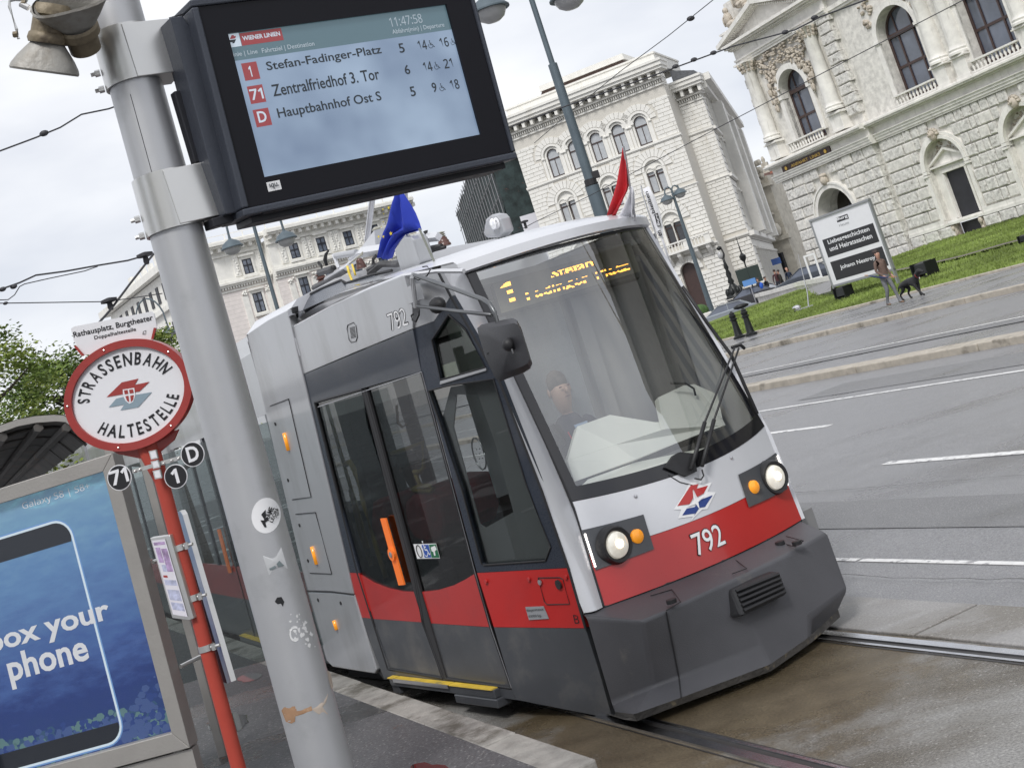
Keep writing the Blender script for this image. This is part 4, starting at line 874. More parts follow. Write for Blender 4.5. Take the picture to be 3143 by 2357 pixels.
# red and dark lower panels of the cab side
pan('cab_side_red',[b2(1225,845),b2(1740,817),b2(1838,1156),b2(1320,1150)],.05,M_red,Tc)
pan('cab_side_skirt',[b2(1320,1152),b2(1838,1158),b2(1915,1400),b2(1990,1668),b2(1445,1560),b2(1422,1495)],.05,M_dgrey,Tc)
pan('door_sill',[b2(735,1398),b2(1422,1497),b2(1445,1562),b2(1100,1510),b2(745,1445)],.05,M_dgrey)
# hatch with little emblem, weight plate, letter
line('hatch_joint',[b2(1570,872),b2(1690,870),b2(1710,880),b2(1748,1020),b2(1620,1023),b2(1605,1005),b2(1570,872)],.003,M_rub,Tc,off=-.003)
for p,r,m in ((b2(1580,897),.016,M_alu),(b2(1685,910),.028,M_rub),(b2(1517,880),.014,M_red),(b2(1275,893),.014,M_red),(b2(1727,868),.014,M_red)):
    c=Tc(p,-.006); mb=MB(); mb.lathe([(r,-.006),(r,.004)],c,'y',12); mb.obj('hatch_lock',m,tr)
wp=pan('weight_plate',[b2(1497,1037),b2(1600,1033),b2(1630,1103),b2(1518,1110)],.004,M_sil2,Tc,off=-.006)
def onpl(p,f,off): return f(p,off)
def decal(name,s,m,pa_,pb_,ph,f,off=-.01,bold=0.,parent=None):  # lettering from picture point pa_ to pb_, up towards ph
    a,b,h=f(pa_,off),f(pb_,off),f(ph,off); X=b-a; w=np.linalg.norm(X); X/=w; Y=h-a; Y-=X*(Y@X); hh=np.linalg.norm(Y); Y/=hh
    return text(name,s,parent or tr,m,a,X,Y,w=w,h=hh,bold=bold,off=0)
decal('lettering','Wagenmasse:',M_blk,b2(1507,1068),b2(1605,1060),b2(1503,1050),Tc,-.009,parent=wp); decal('lettering','43000 kg.',M_blk,b2(1517,1100),b2(1592,1095),b2(1513,1082),Tc,-.009,parent=wp)
decal('letter_mark','B',M_blk,b2(1778,1130),b2(1805,1130),b2(1768,1082),Tc,-.003)
# --- door leaves
arcp=[b2(550,846),b2(640,900),b2(720,930),b2(800,948),b2(880,952)]; arcr=[b2(905,952),b2(1000,942),b2(1090,915),b2(1160,880),b2(1215,846)]
def leaf(name_lbl,glassp,redp,darkp,frame):
    fr_=pan('door_glass',glassp,.012,M_tint,off=.012)
    pan('door_red_panel',redp,.03,M_red,off=.006); pan('door_lower_panel',darkp,.03,M_dgrey,off=.006)
    for seg in frame: line('door_edge',seg,.011,M_rub,off=.004)
leaf('',[b1(480,1294),b1(800,1205),b2(600,0),b2(870,845),b2(880,952)]+arcp[::-1][1:]+[b1(560,1659)],
  arcp+[b2(880,1000),b2(918,1123),b2(632,1103)],[b2(632,1104),b2(918,1124),b2(1035,1440),b2(722,1385)],
  [[b1(480,1294),b2(550,846),b2(632,1103),b2(722,1385)],[b1(800,1205),b2(870,845),b2(918,1123),b2(1035,1440)],[b2(722,1385),b2(1035,1440)],[b1(480,1294),b1(800,1205)]])
leaf('',[b1(822,1200),b1(1203,1087),b2(1215,846)]+arcr[::-1][1:]+[b2(880,845)],
  arcr+[b2(1300,1150),b2(940,1127)],[b2(940,1128),b2(1300,1152),b2(1420,1494),b2(1045,1440)],
  [[b1(822,1200),b2(880,845),b2(930,1127),b2(1045,1440)],[b1(1203,1087),b2(1215,846),b2(1302,1150),b2(1420,1494)],[b2(1045,1440),b2(1420,1494)]])
pan('door_centre_seal',[b1(795,1215),b1(828,1205),b2(905,950),b2(1050,1440),b2(1020,1435),b2(866,950)],.02,M_intd,off=-.004)
mb=MB(); mb.tube([Ty(b1(500,1325),-.002),Ty(b1(1203,1087),-.002),Ty(b2(1215,846),-.002),Ty(b2(1302,1150),-.002),Ty(b2(1420,1494),-.002)],.0035,6); mb.obj('door_bright_edge',M_alu,tr)
hd=pan('door_handle_bar',[b2(676,538),b2(706,536),b2(812,912),b2(780,915)],.012,M_orange,off=-.025)
c=Ty(b2(745,738),-.03); mb=MB(); mb.lathe([(.045,-.012),(.045,.01)],c,'y',16); mb.obj('push_button',M_orange,hd); mb=MB(); mb.lathe([(.02,-.018),(.02,.01)],c,'y',12); mb.obj('button_centre',M_sil2,hd)
sp=pan('sticker_panel',[b2(864,682),b2(992,678),b2(1014,762),b2(886,764)],.002,M_wht,off=.004)
pan('sticker_field',[b2(910,686),b2(948,685),b2(964,756),b2(928,757)],.002,mat('pictogram_blue',(.02,.09,.42),.5),parent=sp,off=.001); pan('sticker_field',[b2(952,684),b2(990,682),b2(1010,757),b2(968,758)],.002,mat('pictogram_green',(.01,.15,.06),.5),parent=sp,off=.001)
a=Ty(b2(897,722),.001); mb=MB(); mb.tube([(a[0]+.036*math.cos(k/2),a[1],a[2]+.042*math.sin(k/2)) for k in range(14)],.003,5); mb.obj('ring_mark',M_blk,sp)
def wheelchair(parent,m,O,X,Y,s,n=None):   # wheelchair pictogram, unit height s
    O,X,Y=[np.array(q,float) for q in (O,X,Y)]; P=lambda x,y: O+X*x*s+Y*y*s
    mb=MB(); nz=np.cross(X,Y)
    def st(pts,w):
        for (x0,y0),(x1,y1) in zip(pts[:-1],pts[1:]):
            d=np.array([x1-x0,y1-y0]); L_=np.hypot(*d); d/=L_; nn=np.array([-d[1],d[0]])*w/2; d=d*w*.3
            mb.add([P(x0-d[0]+nn[0],y0-d[1]+nn[1]),P(x1+d[0]+nn[0],y1+d[1]+nn[1]),P(x1+d[0]-nn[0],y1+d[1]-nn[1]),P(x0-d[0]-nn[0],y0-d[1]-nn[1])],[(0,1,2,3)])
    st([(.3+.3*math.cos(t),.3+.3*math.sin(t)) for t in np.linspace(2.3,6.0,12)],.07)
    st([(.3,.85),(.33,.42),(.62,.42),(.75,.12),(.85,.15)],.1); st([(.32,.62),(.55,.62)],.08); st([(.26,.97),(.34,.97)],.12)
    return mb.obj('wheelchair_symbol',m,parent)
a=Ty(b2(928,750),-.0005); e1=Ty(b2(955,749),-.0005)-a; s_=np.linalg.norm(e1)/.8; wheelchair(sp,M_wht,a,e1/np.linalg.norm(e1),(0,0,1),.10)
pan('camera_symbol',[b2(962,700),b2(985,690),b2(996,712),b2(985,722),b2(990,745),b2(982,747),b2(976,724),b2(968,722)],.001,M_wht,parent=sp,off=-.0005)
# door step with yellow nosing
mb=MB(); a,b=Ty(b2(750,1412)),Ty(b2(1355,1508)); mb.box(a[0],b[0],-.045,.05,.14,.195); mb.box(a[0]-.02,a[0]+.1,-.03,.05,.08,.14); mb.box(b[0]-.55,b[0]+.02,-.055,.05,.085,.14); st_=mb.obj('door_step',M_dgrey,tr,bev=.006)
mb=MB(); mb.box(a[0]+.12,b[0]-.60,-.055,-.005,.195,.201); mb.box(b[0]-.585,b[0]-.01,-.055,-.005,.195,.201); mb.box(a[0],a[0]+.1,-.055,-.005,.195,.201); mb.obj('step_nosing',M_yel,st_); mb=MB(); mb.box(a[0]+.1,b[0]-.6,-.06,-.055,.175,.2); mb.obj('step_edge_strip',M_alu,st_)
# loudspeaker grille and number on the cantrail
line('speaker_grille_rim',[b1(700,770),b1(740,752),b1(757,775),b1(766,850),b1(757,880),b1(725,888),b1(710,870),b1(696,795),b1(700,770)],.0025,M_rub,off=-.003)
mb=MB()
for i in range(9):
    for j in range(5): c=Ty(b1(717+j*7+i*1.2,790+i*8.5-j*2),-.002); mb.lathe([(.003,-.002),(.003,.002)],c,'y',5)
mb.obj('grille_holes',M_rub,tr,kind='stuff')
decal('number_outline','792',M_blk,b1(996,814),b1(1117,768),b1(970,690),Ty,-.0015,.018); decal('number_792','792',M_wht,b1(999,810),b1(1114,767),b1(974,694),Ty,-.003,0.)
# ================================================================ front
CRN={}
def rowLR(Lp,Rp,z): CRN[z]=(Tz(Lp,z),Tz(Rp,z))
rowT=(Tz(b3(50,340),2.73),Tz(b3(1066,82),2.73),.27,0.); rowW=(Tz(g_(335,575),1.2),Tz(g_(1115,270),1.2),.22,-.055); rowB=(Tz(g_(465,1005),.59),Tz(g_(1268,652),.585),.15,0.)
def rpt(row,f,u): # u 0..1 from left corner to right
    Lc,Rc,b,dz=row; k=1-(2*u-1)**2; p=Lc*(1-u)+Rc*u; return p+np.array([b*k,0,dz*k])
def FS(u,v):  # v 0 = bumper joint, 1 = screen bottom, 2 = screen top
    if v<=1: return rpt(rowB,0,u)*(1-v)+rpt(rowW,0,u)*v
    return rpt(rowW,0,u)*(2-v)+rpt(rowT,0,u)*(v-1)
def FSp(p):  # picture point -> (u,v) on the front surface, by search
    tx=np.array(p); best=None; u,v=.5,.5
    def pr(P):
        P=TP+tF*P[0]+tI*P[1]+UP*P[2]-cC; z=P@cF; return np.array([PX+FP*(P@cR)/z,PY-FP*(P@cU)/z])
    for it in range(25):
        f0=pr(FS(u,v)); J=np.array([pr(FS(u+1e-3,v))-f0,pr(FS(u,v+1e-3))-f0]).T/1e-3
        d=np.linalg.solve(J,tx-f0); u+=float(np.clip(d[0],-.3,.3)); v+=float(np.clip(d[1],-.3,.3))
    return u,v
def FO(u,v,o=0.):
    p=FS(u,v); a=FS(u+.01,v)-p; b=FS(u,v+.01)-p; n=np.cross(a,b); n/=np.linalg.norm(n); n=n if n[0]>0 else -n; return p+n*o
def fgrid(name,u0,u1,v0,v1,m,o=0.,nu=16,nv=6,th=0.,parent=None,**k):
    mb=MB(); us=np.linspace(u0,u1,nu+1); vs=np.linspace(v0,v1,nv+1)
    mb.grid([[FO(u,v,o) for u in us] for v in vs])
    if th:
        mb.grid([[FO(u,v,o-th) for u in us] for v in vs])
        for ed in ([(u,v0) for u in us],[(u,v1) for u in us],[(u0,v) for v in vs],[(u1,v) for v in vs]): mb.grid([[FO(a,b,o) for a,b in ed],[FO(a,b,o-th) for a,b in ed]])
    return mb.obj(name,m,parent or tr,'auto',**k)
VR=FSp(g_(850,648))[1]
fgrid('front_silver_panel',0,1,VR,.985,M_white_p,0,20,5,.03); fgrid('front_red_panel',0,1,.0,VR-.004,M_red,0,20,5,.03)
ws=fgrid('windscreen',.035,.965,1.05,1.985,M_shield,.0,24,20)
def fband(name,pts_out,o,r,m): mb=MB(); mb.tube([FO(u,v,o) for u,v in pts_out],r,6); return mb.obj(name,m,tr)
# black ceramic border of the windscreen
M_frit=mat('black_glass_border',(.012,.012,.015),.06,0,.1,4,spec=.7)
fgrid('windscreen_border',0,1,.99,1.05,M_frit,.002,20,2,.02); fgrid('windscreen_border',0,.035,1.05,2,M_frit,.002,2,12,.02); fgrid('windscreen_border',.965,1,1.05,2,M_frit,.002,2,12,.02)
fgrid('windscreen_border',.035,.965,1.985,2.0,M_frit,.002,20,1,.02)
# corner pillars
PLt=[Tc(b1(1400,575)),Tc(b1(1560,850)),Tc(b1(1730,1150)),Tc(b2(1590,380)),Tc(b2(1740,815)),Tc(b2(1800,1000)),Tc(g_(385,1030))]
pr_=[FS(0,2.0),FS(0,1.78),FS(0,1.55),FS(0,1.2),FS(0,.80),FS(0,.35),FS(0,.0)]
PLt=[Tc(b1(1312,404))]+PLt; pr_=[FS(0,2.02)]+pr_; pr_[1]=FS(0,1.9)
mb=MB(); mb.grid([[a*(1-t)+b*t+np.array([.035,-.02,0])*math.sin(math.pi*t) for t in np.linspace(0,1,6)] for a,b in zip(PLt,pr_)])
mb.grid([[b+np.array([-.03,.02,0]),b] for b in pr_]); mb.obj('corner_pillar',M_white_p,tr,'auto')
line('pillar_seam',[b1(1312,404),b1(1400,575),b1(1560,850),b1(1730,1150),b2(1590,380),b2(1740,815),b2(1838,1157)],.009,M_rub,Tc,off=-.002)
mb=MB(); mb.tube([FO(0,v,.002) for v in np.linspace(0,2,14)],.008,6); mb.obj('pillar_seam',M_rub,tr)
# right hand pillar, thin silver edge
prr=[FS(1,v) for v in np.linspace(0,2.02,10)]
mb=MB(); mb.grid([[p+np.array([-.0,0,0]),p+np.array([.0,.03,0]),p+np.array([-.3,.02,0]),p+np.array([-1.2,.0,0])] for p in prr]); mb.obj('corner_pillar',M_white_p,tr,'auto')
# far side body
yF=2.12
mb=MB(); mb.box(-1.8,.0,yF-.03,yF,.12,1.02); mb.box(-1.8,-.25,yF-.03,yF,2.3,2.78)
for s in (-1.8,-.95,-.41): mb.box(s,s+.16,yF-.03,yF,1.02,2.3)
mb.obj('far_side_panel',M_int,tr)
# lamps
def lampunit(pts,hl,tl,led,nm):
    P=[FSp(g_(*p)) for p in pts]; mb=MB(); n=6; rows=[]
    for j in range(n+1):
        t=j/n; a=np.array(P[0])*(1-t)+np.array(P[3])*t; b=np.array(P[1])*(1-t)+np.array(P[2])*t; rows.append([FO(*(a*(1-i/n)+b*i/n),.008) for i in range(n+1)])
    mb.grid(rows); hu=mb.obj('headlight_unit',M_dgrey,tr,'auto')
    for (cx,cy),r,m,nmn in ((hl,.083,None,'headlight'),(tl,.042,M_amber,'indicator')):
        u,v=FSp(g_(cx,cy)); c=FO(u,v,0); nn=np.array([.96,0,.12]); nn/=np.linalg.norm(nn)
        if nmn=='headlight':
            mb=MB(); mb.lathe([(r*1.35,-.02),(r*1.35,.03),(r*1.22,.055),(r*1.02,.05),(r*.98,.02)],c,'x',24); mb.obj('headlight_bezel',M_rub,hu,'auto')
            mb=MB(); mb.lathe([(r*.97,.03),(r*.9,.052),(r*.6,.066),(.01,.072)],c,'x',24); h=mb.obj('headlight',M_lens,hu,'auto')
            mb=MB(); mb.lathe([(.028,.060),(.026,.078),(.01,.082)],c+np.array([0,.0,.006]),'x',14); mb.obj('headlight_bulb',M_bulb,hu,'auto')
        else:
            mb=MB(); mb.lathe([(r,0),(r,.02),(r*.7,.032),(.004,.036)],c,'x',16); mb.obj('indicator',m,hu,'auto')
    a,b=[np.array(FO(*FSp(g_(*q)),.012)) for q in led]
    for i in range(14): mb=MB(); c=a+(b-a)*i/13; mb.ell(c,(.006,.008,.008),6,4); mb.obj('led',M_led,hu)
M_lens=mat('headlight_lens',(.92,.86,.74),.12,.2,.25,14,spec=1,emit=.22); M_bulb=mat('headlight_bulb_glow',(1,.84,.55),.3,emit=2.6); M_led=mat('led_white',(1,.95,.9),.3,emit=1.6)
lampunit([(372,697),(625,632),(668,772),(432,858)],(504,755),(597,720),((390,715),(430,842)),'l')
lampunit([(1007,472),(1160,383),(1208,528),(1050,604)],(1142,483),(1068,521),((1165,400),(1205,512)),'r')
# lettering on the curved front
def fdecal(name,s,m,pa_,pb_,ph,o,bold=0.,parent=None):
    a=np.array(FSp(g_(*pa_))); b=np.array(FSp(g_(*pb_))); h=np.array(FSp(g_(*ph)))
    me,v=textmesh(s,bold); a0,a1,b0,b1_=v[:,0].min(),v[:,0].max(),v[:,1].min(),v[:,1].max()
    P=np.array([FO(*(a+(b-a)*((x-a0)/(a1-a0))+(h-a)*((y-b0)/(b1_-b0))),o) for x,y in v[:,:2]])
    me.vertices.foreach_set('co',P.ravel()); me.materials.clear(); me.materials.append(m); me.update(); return put(name,me,parent or tr)
fdecal('number_outline','792',M_blk,(843,806),(964,752),(808,713),.004,.018); fdecal('number_792','792',M_wht,(846,801),(960,750),(813,716),.006,.005)
def fpoly(name,pts,m,o,parent=None,n=0): mb=MB(); P=[FO(*FSp(g_(*p)),o) for p in pts]; mb.add(P,[tuple(range(len(P)))]); return mb.obj(name,m,parent or tr)
em=fpoly('operator_emblem',[(812,505),(862,497),(856,512),(902,502),(885,540),(918,542),(884,610),(862,612),(818,657),(826,640),(766,648),(778,612),(748,612),(790,548),(798,530)],M_wht,.004)
fpoly('emblem_red',[(816,515),(848,509),(840,528),(886,515),(868,548),(842,562),(826,528),(826,565),(812,590),(762,598)],M_red,.006,em)
fpoly('emblem_blue',[(842,588),(858,572),(905,554),(874,602),(852,605),(828,640),(834,628),(782,636),(800,608),(832,602)],M_logoB,.006,em)
fpoly('emblem_star',[(823,532),(836,572),(874,556),(846,582),(852,612),(836,590),(796,604),(828,578)],M_wht,.008,em)
# roof lip and roof
def lipgrid():
    mb=MB(); us=np.linspace(-.03,1.02,22); rows=[]
    base=[FS(u,2.0) for u in us]
    for dz,ds in ((-.012,.015),(.0,.05),(.06,.04),(.085,.0),(.115,-.25),(.16,-.9),(.18,-1.9)):
        r=[]
        for i,(u,p) in enumerate(zip(us,base)):
            k=1-(2*u-1)**2; q=p+np.array([ds,0,dz+ (.05*k if ds<-.1 else 0.015*k)])
            if ds<-.2:
                s=q[0]; q[1]=(0.05+ (2.33-.05)*u) if ds<-.8 else (.16+(2.2-.16)*u)
            r.append(q)
        rows.append(r)
    mb.grid(rows); return mb.obj('roof',M_white_p,tr,'auto')
lipgrid()
line('roof_edge_rim',[b1(325,792),b1(600,642),b1(870,517),b1(1085,432),b1(1310,403),b1(1490,402)],.014,M_white_p,Ty,off=.02)
# --- bumper
Bt=[Tc(g_(385,1032)),FS(0,0),FS(.25,0),FS(.5,0),FS(.75,0),FS(1,0),FS(1,0)+np.array([-.3,.12,0])]
Bt=[p+np.array([-.01,0,-.005]) for p in Bt]
Br=[Tc(g_(398,1050),-.01),Tz(g_(622,1063),.525),Tz(g_(722,1020),.52),Tz(g_(1010,888),.522),Tz(g_(1210,780),.52),Tz(g_(1372,702),.525),Tz(g_(1372,702),.50)+np.array([-.8,.1,0])]
Bm=[Tc(g_(455,1250),-.01),Tz(g_(700,1235),.28),Tz(g_(800,1210),.27),Tz(g_(1080,1090),.28),Tz(g_(1290,985),.25),Tz(g_(1456,935),.205),Tz(g_(1456,935),.2)+np.array([-1,.2,0])]
Bl=[Tc(g_(512,1430),-.01),Tz(g_(588,1440),.10),Tz(g_(780,1372),.09),Tz(g_(1140,1238),.07),Tz(g_(1300,1125),.09),Tz(g_(1416,1018),.095),Tz(g_(1420,1018),.09)+np.array([-1.,.2,0])]
Bs=[Tc(g_(512,1442),-.01),Tz(g_(600,1468),.055),Tz(g_(800,1392),.05),Tz(g_(1142,1266),.035),Tz(g_(1310,1148),.05),Tz(g_(1424,1046),.06),Tz(g_(1424,1046),.05)+np.array([-1.,.2,0])]
Br[2]=Br[1]*.78+Br[3]*.22+np.array([.02,0,.0]); Br[4]=(Br[3]+Br[5])/2+np.array([.03,0,.0])
Bm=[Tc(g_(497,1390),-.01),Tz(g_(668,1330),.155),None,Tz(g_(1105,1165),.160),None,Tz(g_(1456,935),.205),Bm[6]]
Bm[2]=Bm[1]*.78+Bm[3]*.22+np.array([.015,0,.004]); Bm[4]=(Bm[3]+Bm[5])/2+np.array([.03,0,0])
Bc=[p*.5+q*.5 for p,q in zip(Br,Bm)]
Bc[1]=Bc[1]+np.array([.012,-.01,0])
mb=MB(); mb.grid([Bt,Br,Bc,Bm,Bl]); bo=mb.obj('bumper',M_bump,tr,'auto')
sm=bo.modifiers.new('round','BEVEL'); sm.width=.022; sm.segments=4; sm.limit_method='ANGLE'; sm.angle_limit=.22
mb=MB(); mb.grid([Bl,Bs,[q+np.array([-.12,0,-.0]) for q in Bs]]); mb.obj('rail_guard',mat('muddy_rail_guard',(.085,.08,.075),.7,0,.4,9,.4,60,dark=(.2,.17,.12),ds=12,dth=(.6,.68)),tr,'auto')
mb=MB(); mb.grid([[q*.999+np.array([-.02,.0,0]) for q in Bt],[q+np.array([-.25,.1,-.0]) for q in Br]]) ; mb.obj('bumper_back',M_intd,tr)
mb=MB(); mb.tube([p+np.array([.004,-.002,.002]) for p in Bt[:6]],.009,6); mb.obj('bumper_seam',M_rub,tr)
# rubber block
rc=[Tz(g_(962,940),.485),Tz(g_(1168,858),.49),Tz(g_(1203,958),.35),Tz(g_(1008,1053),.35)]
rb=MB(); out=np.array([.06,0,0.01]); c0=sum(rc)/4
base=[p+np.array([-.05,0,0]) for p in rc]; front=[p+(c0-p)*.06+out*.6 for p in rc]; rb.add(base+front,[(0,1,5,4),(1,2,6,5),(2,3,7,6),(3,0,4,7),(4,5,6,7)]); ro=rb.obj('coupler_cover',M_rub,tr,bev=.018)
for k in range(5):
    t=(k+.6)/5.4; a=front[0]*(1-t)+front[3]*t; b=front[1]*(1-t)+front[2]*t; mb=MB(); mb.tube([a+(b-a)*.05+out*.12,b+(a-b)*.05+out*.12],.011,6); mb.obj('rubber_rib',M_rub,ro)
for p in ((740,983),(1248,747),(950,832),(1180,748)):
    z=.56; c=Tz(g_(*p),z); mb=MB(); mb.lathe([(.03,-.01),(.03,.012),(.018,.014)],c,'z',12); mb.obj('bumper_bolt',M_rub,tr)
for q in ([(655,960),(742,935),(778,985),(720,1020)],[(925,835),(1000,815),(1045,850),(985,872)],[(1205,720),(1275,738),(1240,762),(1190,748)]):
    mb=MB(); mb.tube([Tz(g_(*p),z_+.004) for p,z_ in zip(q,(.57,.565,.545,.54))],.003,5); mb.obj('bumper_joint',M_rub,tr)
for pth in ([Br[2],Bc[2],Bm[2],Bl[2]],):
    mb=MB(); mb.tube([p+np.array([.004,-.004,.0]) for p in pth],.004,5); mb.obj('bumper_joint',M_rub,tr)
# --- interior
mb=MB(); mb.box(-1.8,.0,.06,2.0,.12,.22); mb.box(0,.6,.3,1.9,.12,.22); mb.obj('floor',M_intd,tr)
mb=MB(); mb.box(-1.8,.1,.08,2.1,2.62,2.66); mb.obj('ceiling',M_int,tr)
mb=MB(); mb.box(-8,-1.8,.75,2.1,.12,.22); mb.obj('rear_floor',M_int,tr); mb=MB(); mb.box(-8,-1.8,.75,2.1,2.5,2.56); mb.obj('rear_ceiling',M_int,tr)
mb=MB(); mb.box(-8,-1.8,2.09,2.12,.12,1.02); mb.box(-8,-1.8,2.09,2.12,2.25,2.56)
for s in (-3.2,-4.6,-6,-7.4): mb.box(s,s+.25,2.085,2.12,1.02,2.25)
mb.obj('rear_inner_wall',M_int,tr)
mb=MB(); mb.box(-3.1,-2.9,.75,1.1,.2,2.5); mb.obj('gangway_frame',M_intd,tr)
mb=MB(); mb.box(-.05,0.0,.75,2.2,.2,2.55); mb.box(-.03,.06,.3,.75,.2,1.0); mb.obj('cab_partition',M_int,tr)
mb=MB(); mb.box(.0,.75,.35,2.1,.2,.62); mb.obj('cab_floor',M_int,tr)
# white frame of the lower cab window, seen through the glass
holed('cab_inner_frame',[b2(1020,0),b1(1400,1190),b1(1690,1140),b2(1500,340),b2(1640,700),b2(1612,775),b2(1262,800)],[[b2(1090,20),b1(1440,1240),b1(1585,1240),b2(1330,120),b2(1430,500),b2(1270,590),b2(1240,570)]],.01,M_intl,lambda p,o=0: Tc(p,.07))
mb=MB(); mb.tube([Tc(p,.10) for p in (b2(1560,655),b2(1520,560),b2(1500,490),b2(1520,440),b2(1500,400),b2(1465,400),b2(1455,440),b2(1480,490))],.013,8); mb.obj('grab_handle',M_yrail,tr,True)
c=Tc(b2(1235,170),.12); mb=MB(); mb.tube([c+np.array([.07*math.cos(t),0,.10*math.sin(t)]) for t in np.linspace(0,6.28,20)],.006,6); mb.obj('speaker_ring',M_alu,tr,True)
for i in range(4):
    for j in range(3): mb=MB(); mb.ell(c+np.array([-.03+.02*i,0,-.03+.03*j]),(.006,.004,.006),6,4); mb.obj('speaker_pin',M_alu,tr) if (i+j)%2 else None
# dashboard
def D(p,s): return Ts(Zm(1600,1150,.2411)(*p),s)
zd=Zm(1600,1150,.2411)
def db(name,pts,ss,m,th=(-.05,0,-.02)):
    P=[Ts(zd(*p),s) for p,s in zip(pts,ss)]; mb=MB(); mb.prism(P,th); return mb.obj(name,m,tr)
db('dashboard',[(715,655),(1130,510),(1835,625),(2260,450),(2480,440),(2560,560),(1835,690),(1200,890),(588,1090)],[.32,.28,.34,.30,.3,.38,.5,.5,.42],M_dash)
db('dashboard_front',[(588,1092),(1200,892),(1835,692),(2560,562),(2600,640),(2074,830),(1450,1080),(678,1360)],[.43,.51,.51,.39,.45,.6,.62,.5],M_dash)
db('dashboard_wing',[(1740,290),(2060,140),(2200,120),(2500,250),(2560,560),(1840,690),(1800,560)],[.3,.22,.2,.3,.38,.5,.42],M_dash)
db('dashboard_sill',[(700,1475),(1000,1400),(1830,1185),(2400,980),(2480,900),(1450,1115),(850,1330)],[.55,.66,.74,.72,.66,.6,.55],M_dash)
db('dashboard_gap',[(678,1362),(1450,1082),(2074,832),(2400,700),(2420,740),(1450,1130),(800,1400)],[.5,.6,.6,.5,.5,.58,.5],M_intd,(-.02,0,-.02))
mb=MB(); mb.tube([Ts(b3(*p),.3) for p in ((1355,1040),(1345,1000),(1300,972),(1215,970))],.008,6); mb.obj('gooseneck_lamp',M_rub,tr,True)
mb=MB(); a=FS(.5,1.3); mb.box(-.05,.3,.35,2.15,.62,.70); mb.obj('desk',M_int,tr)
mb=MB(); mb.box(-.04,.06,1.25,1.36,.7,2.5); mb.box(.0,.1,1.95,2.05,.7,2.5); mb.obj('cab_post',M_int,tr)
# sun blind line and rear wall tone behind the driver
mb=MB(); mb.box(-.02,.0,.3,1.2,1.3,2.5); mb.obj('cab_rear_window',M_curt,tr)
# --- led destination display behind the windscreen
def ledquad():
    C=[b3(205,405),b3(985,180),b3(1040,368),b3(255,578)]; ss=[.1,.12,.2,.18]
    return [Ts(p,s-.02) for p,s in zip(C,ss)]
LQ=ledquad(); e1=LQ[1]-LQ[0]; e2=LQ[3]-LQ[0]; nl=np.cross(e2,e1); nl/=np.linalg.norm(nl); nl=nl if nl[0]>0 else -nl
mb=MB(); mb.prism(LQ,-nl*.05); bd=mb.obj('destination_display',mat('led_board',(.03,.03,.028),.6),tr)
NXc,NYc=150,38
GL=dict(zip('1SFNPadeflngritzu-',[None]*18))
import itertools
FONT5={'S':["01111","10000","01110","00001","11110"],'1':["00100","01100","00100","00100","01110"]}
lit=set()
def lettering(s,cx,cy,hh,ww,rows):   # rasterise the built-in font on the lamp grid; only some lamp rows are lit in the exposure
    me,v=textmesh(s,.02,2); me.calc_loop_triangles(); a0,a1,b0_,b1_=v[:,0].min(),v[:,0].max(),v[:,1].min(),v[:,1].max()
    tri=[[v[i] for i in t.vertices] for t in me.loop_triangles]
    for i in range(ww):
        for j in range(hh):
            x=a0+(i+.5)/ww*(a1-a0); y=b1_-(j+.5)/hh*(b1_-b0_)
            for A_,B_,C_ in tri:
                d1=(x-B_[0])*(A_[1]-B_[1])-(A_[0]-B_[0])*(y-B_[1]); d2=(x-C_[0])*(B_[1]-C_[1])-(B_[0]-C_[0])*(y-C_[1]); d3=(x-A_[0])*(C_[1]-A_[1])-(C_[0]-A_[0])*(y-A_[1])
                if not((d1<0 or d2<0 or d3<0) and (d1>0 or d2>0 or d3>0)):
                    if rows(j): lit.add((cx+i,cy+j))
                    break
lettering('1',3,4,28,14,lambda j: j<5 or 10<=j<14 or 20<=j<24)
lettering('Stefan',58,3,13,46,lambda j: 5<=j<11)
lettering('Fadinger-Platz',28,21,14,112,lambda j: j in(2,3) or 8<=j<12)
mb=MB(); mu=MB()
for i in range(NXc):
    for j in range(NYc):
        p=LQ[0]+e1*((i+.5)/NXc)+e2*((j+.5)/NYc)+nl*.004; a=e1*(.43/NXc); b=e2*(.43/NYc)
        (mb if (i,j) in lit else mu).add([p-a-b,p+a-b,p+a+b,p-a+b],[(0,1,2,3)])
mb.obj('lit_lamps',mat('lit_amber_led',(1,.42,.05),.4,emit=3.6),bd,kind='stuff'); mu.obj('unlit_lamps',mat('unlit_led',(.16,.15,.11),.5),bd,kind='stuff')
# --- wipers
def wip(pts,r,name,m): mb=MB(); mb.tube(pts,r,8); return mb.obj(name,m,tr,True)
wq=lambda x,y,o=.05: FO(*FSp(b3(x,y)),o)
for A1,B1 in (((1305,1470),(1535,800)),((1365,1450),(1560,800))):
    wip([wq(*A1,.05),wq(A1[0]+(B1[0]-A1[0])*.28,A1[1]+(B1[1]-A1[1])*.38,.07)],.013,'wiper_arm',M_rub)
    wip([wq(A1[0]+(B1[0]-A1[0])*.28,A1[1]+(B1[1]-A1[1])*.38,.07),wq(*B1,.06)],.007,'wiper_arm',M_rub)
wip([wq(1255,440,.04),wq(1400,640,.03),wq(1535,820,.03),wq(1690,1150,.02)],.012,'wiper_blade',M_rub)
wip([wq(1530,790,.05),wq(1570,780,.06),wq(1592,800,.06)],.012,'wiper_joint',M_rub)
pb_=[(1170,1450),(1215,1385),(1255,1362),(1330,1370),(1350,1470),(1290,1500)]
mb=MB(); P=[FO(*FSp(b3(*p)),.006) for p in pb_]; mb.prism(P,(.02,0,0)); mb.obj('wiper_cover',M_rub,tr)
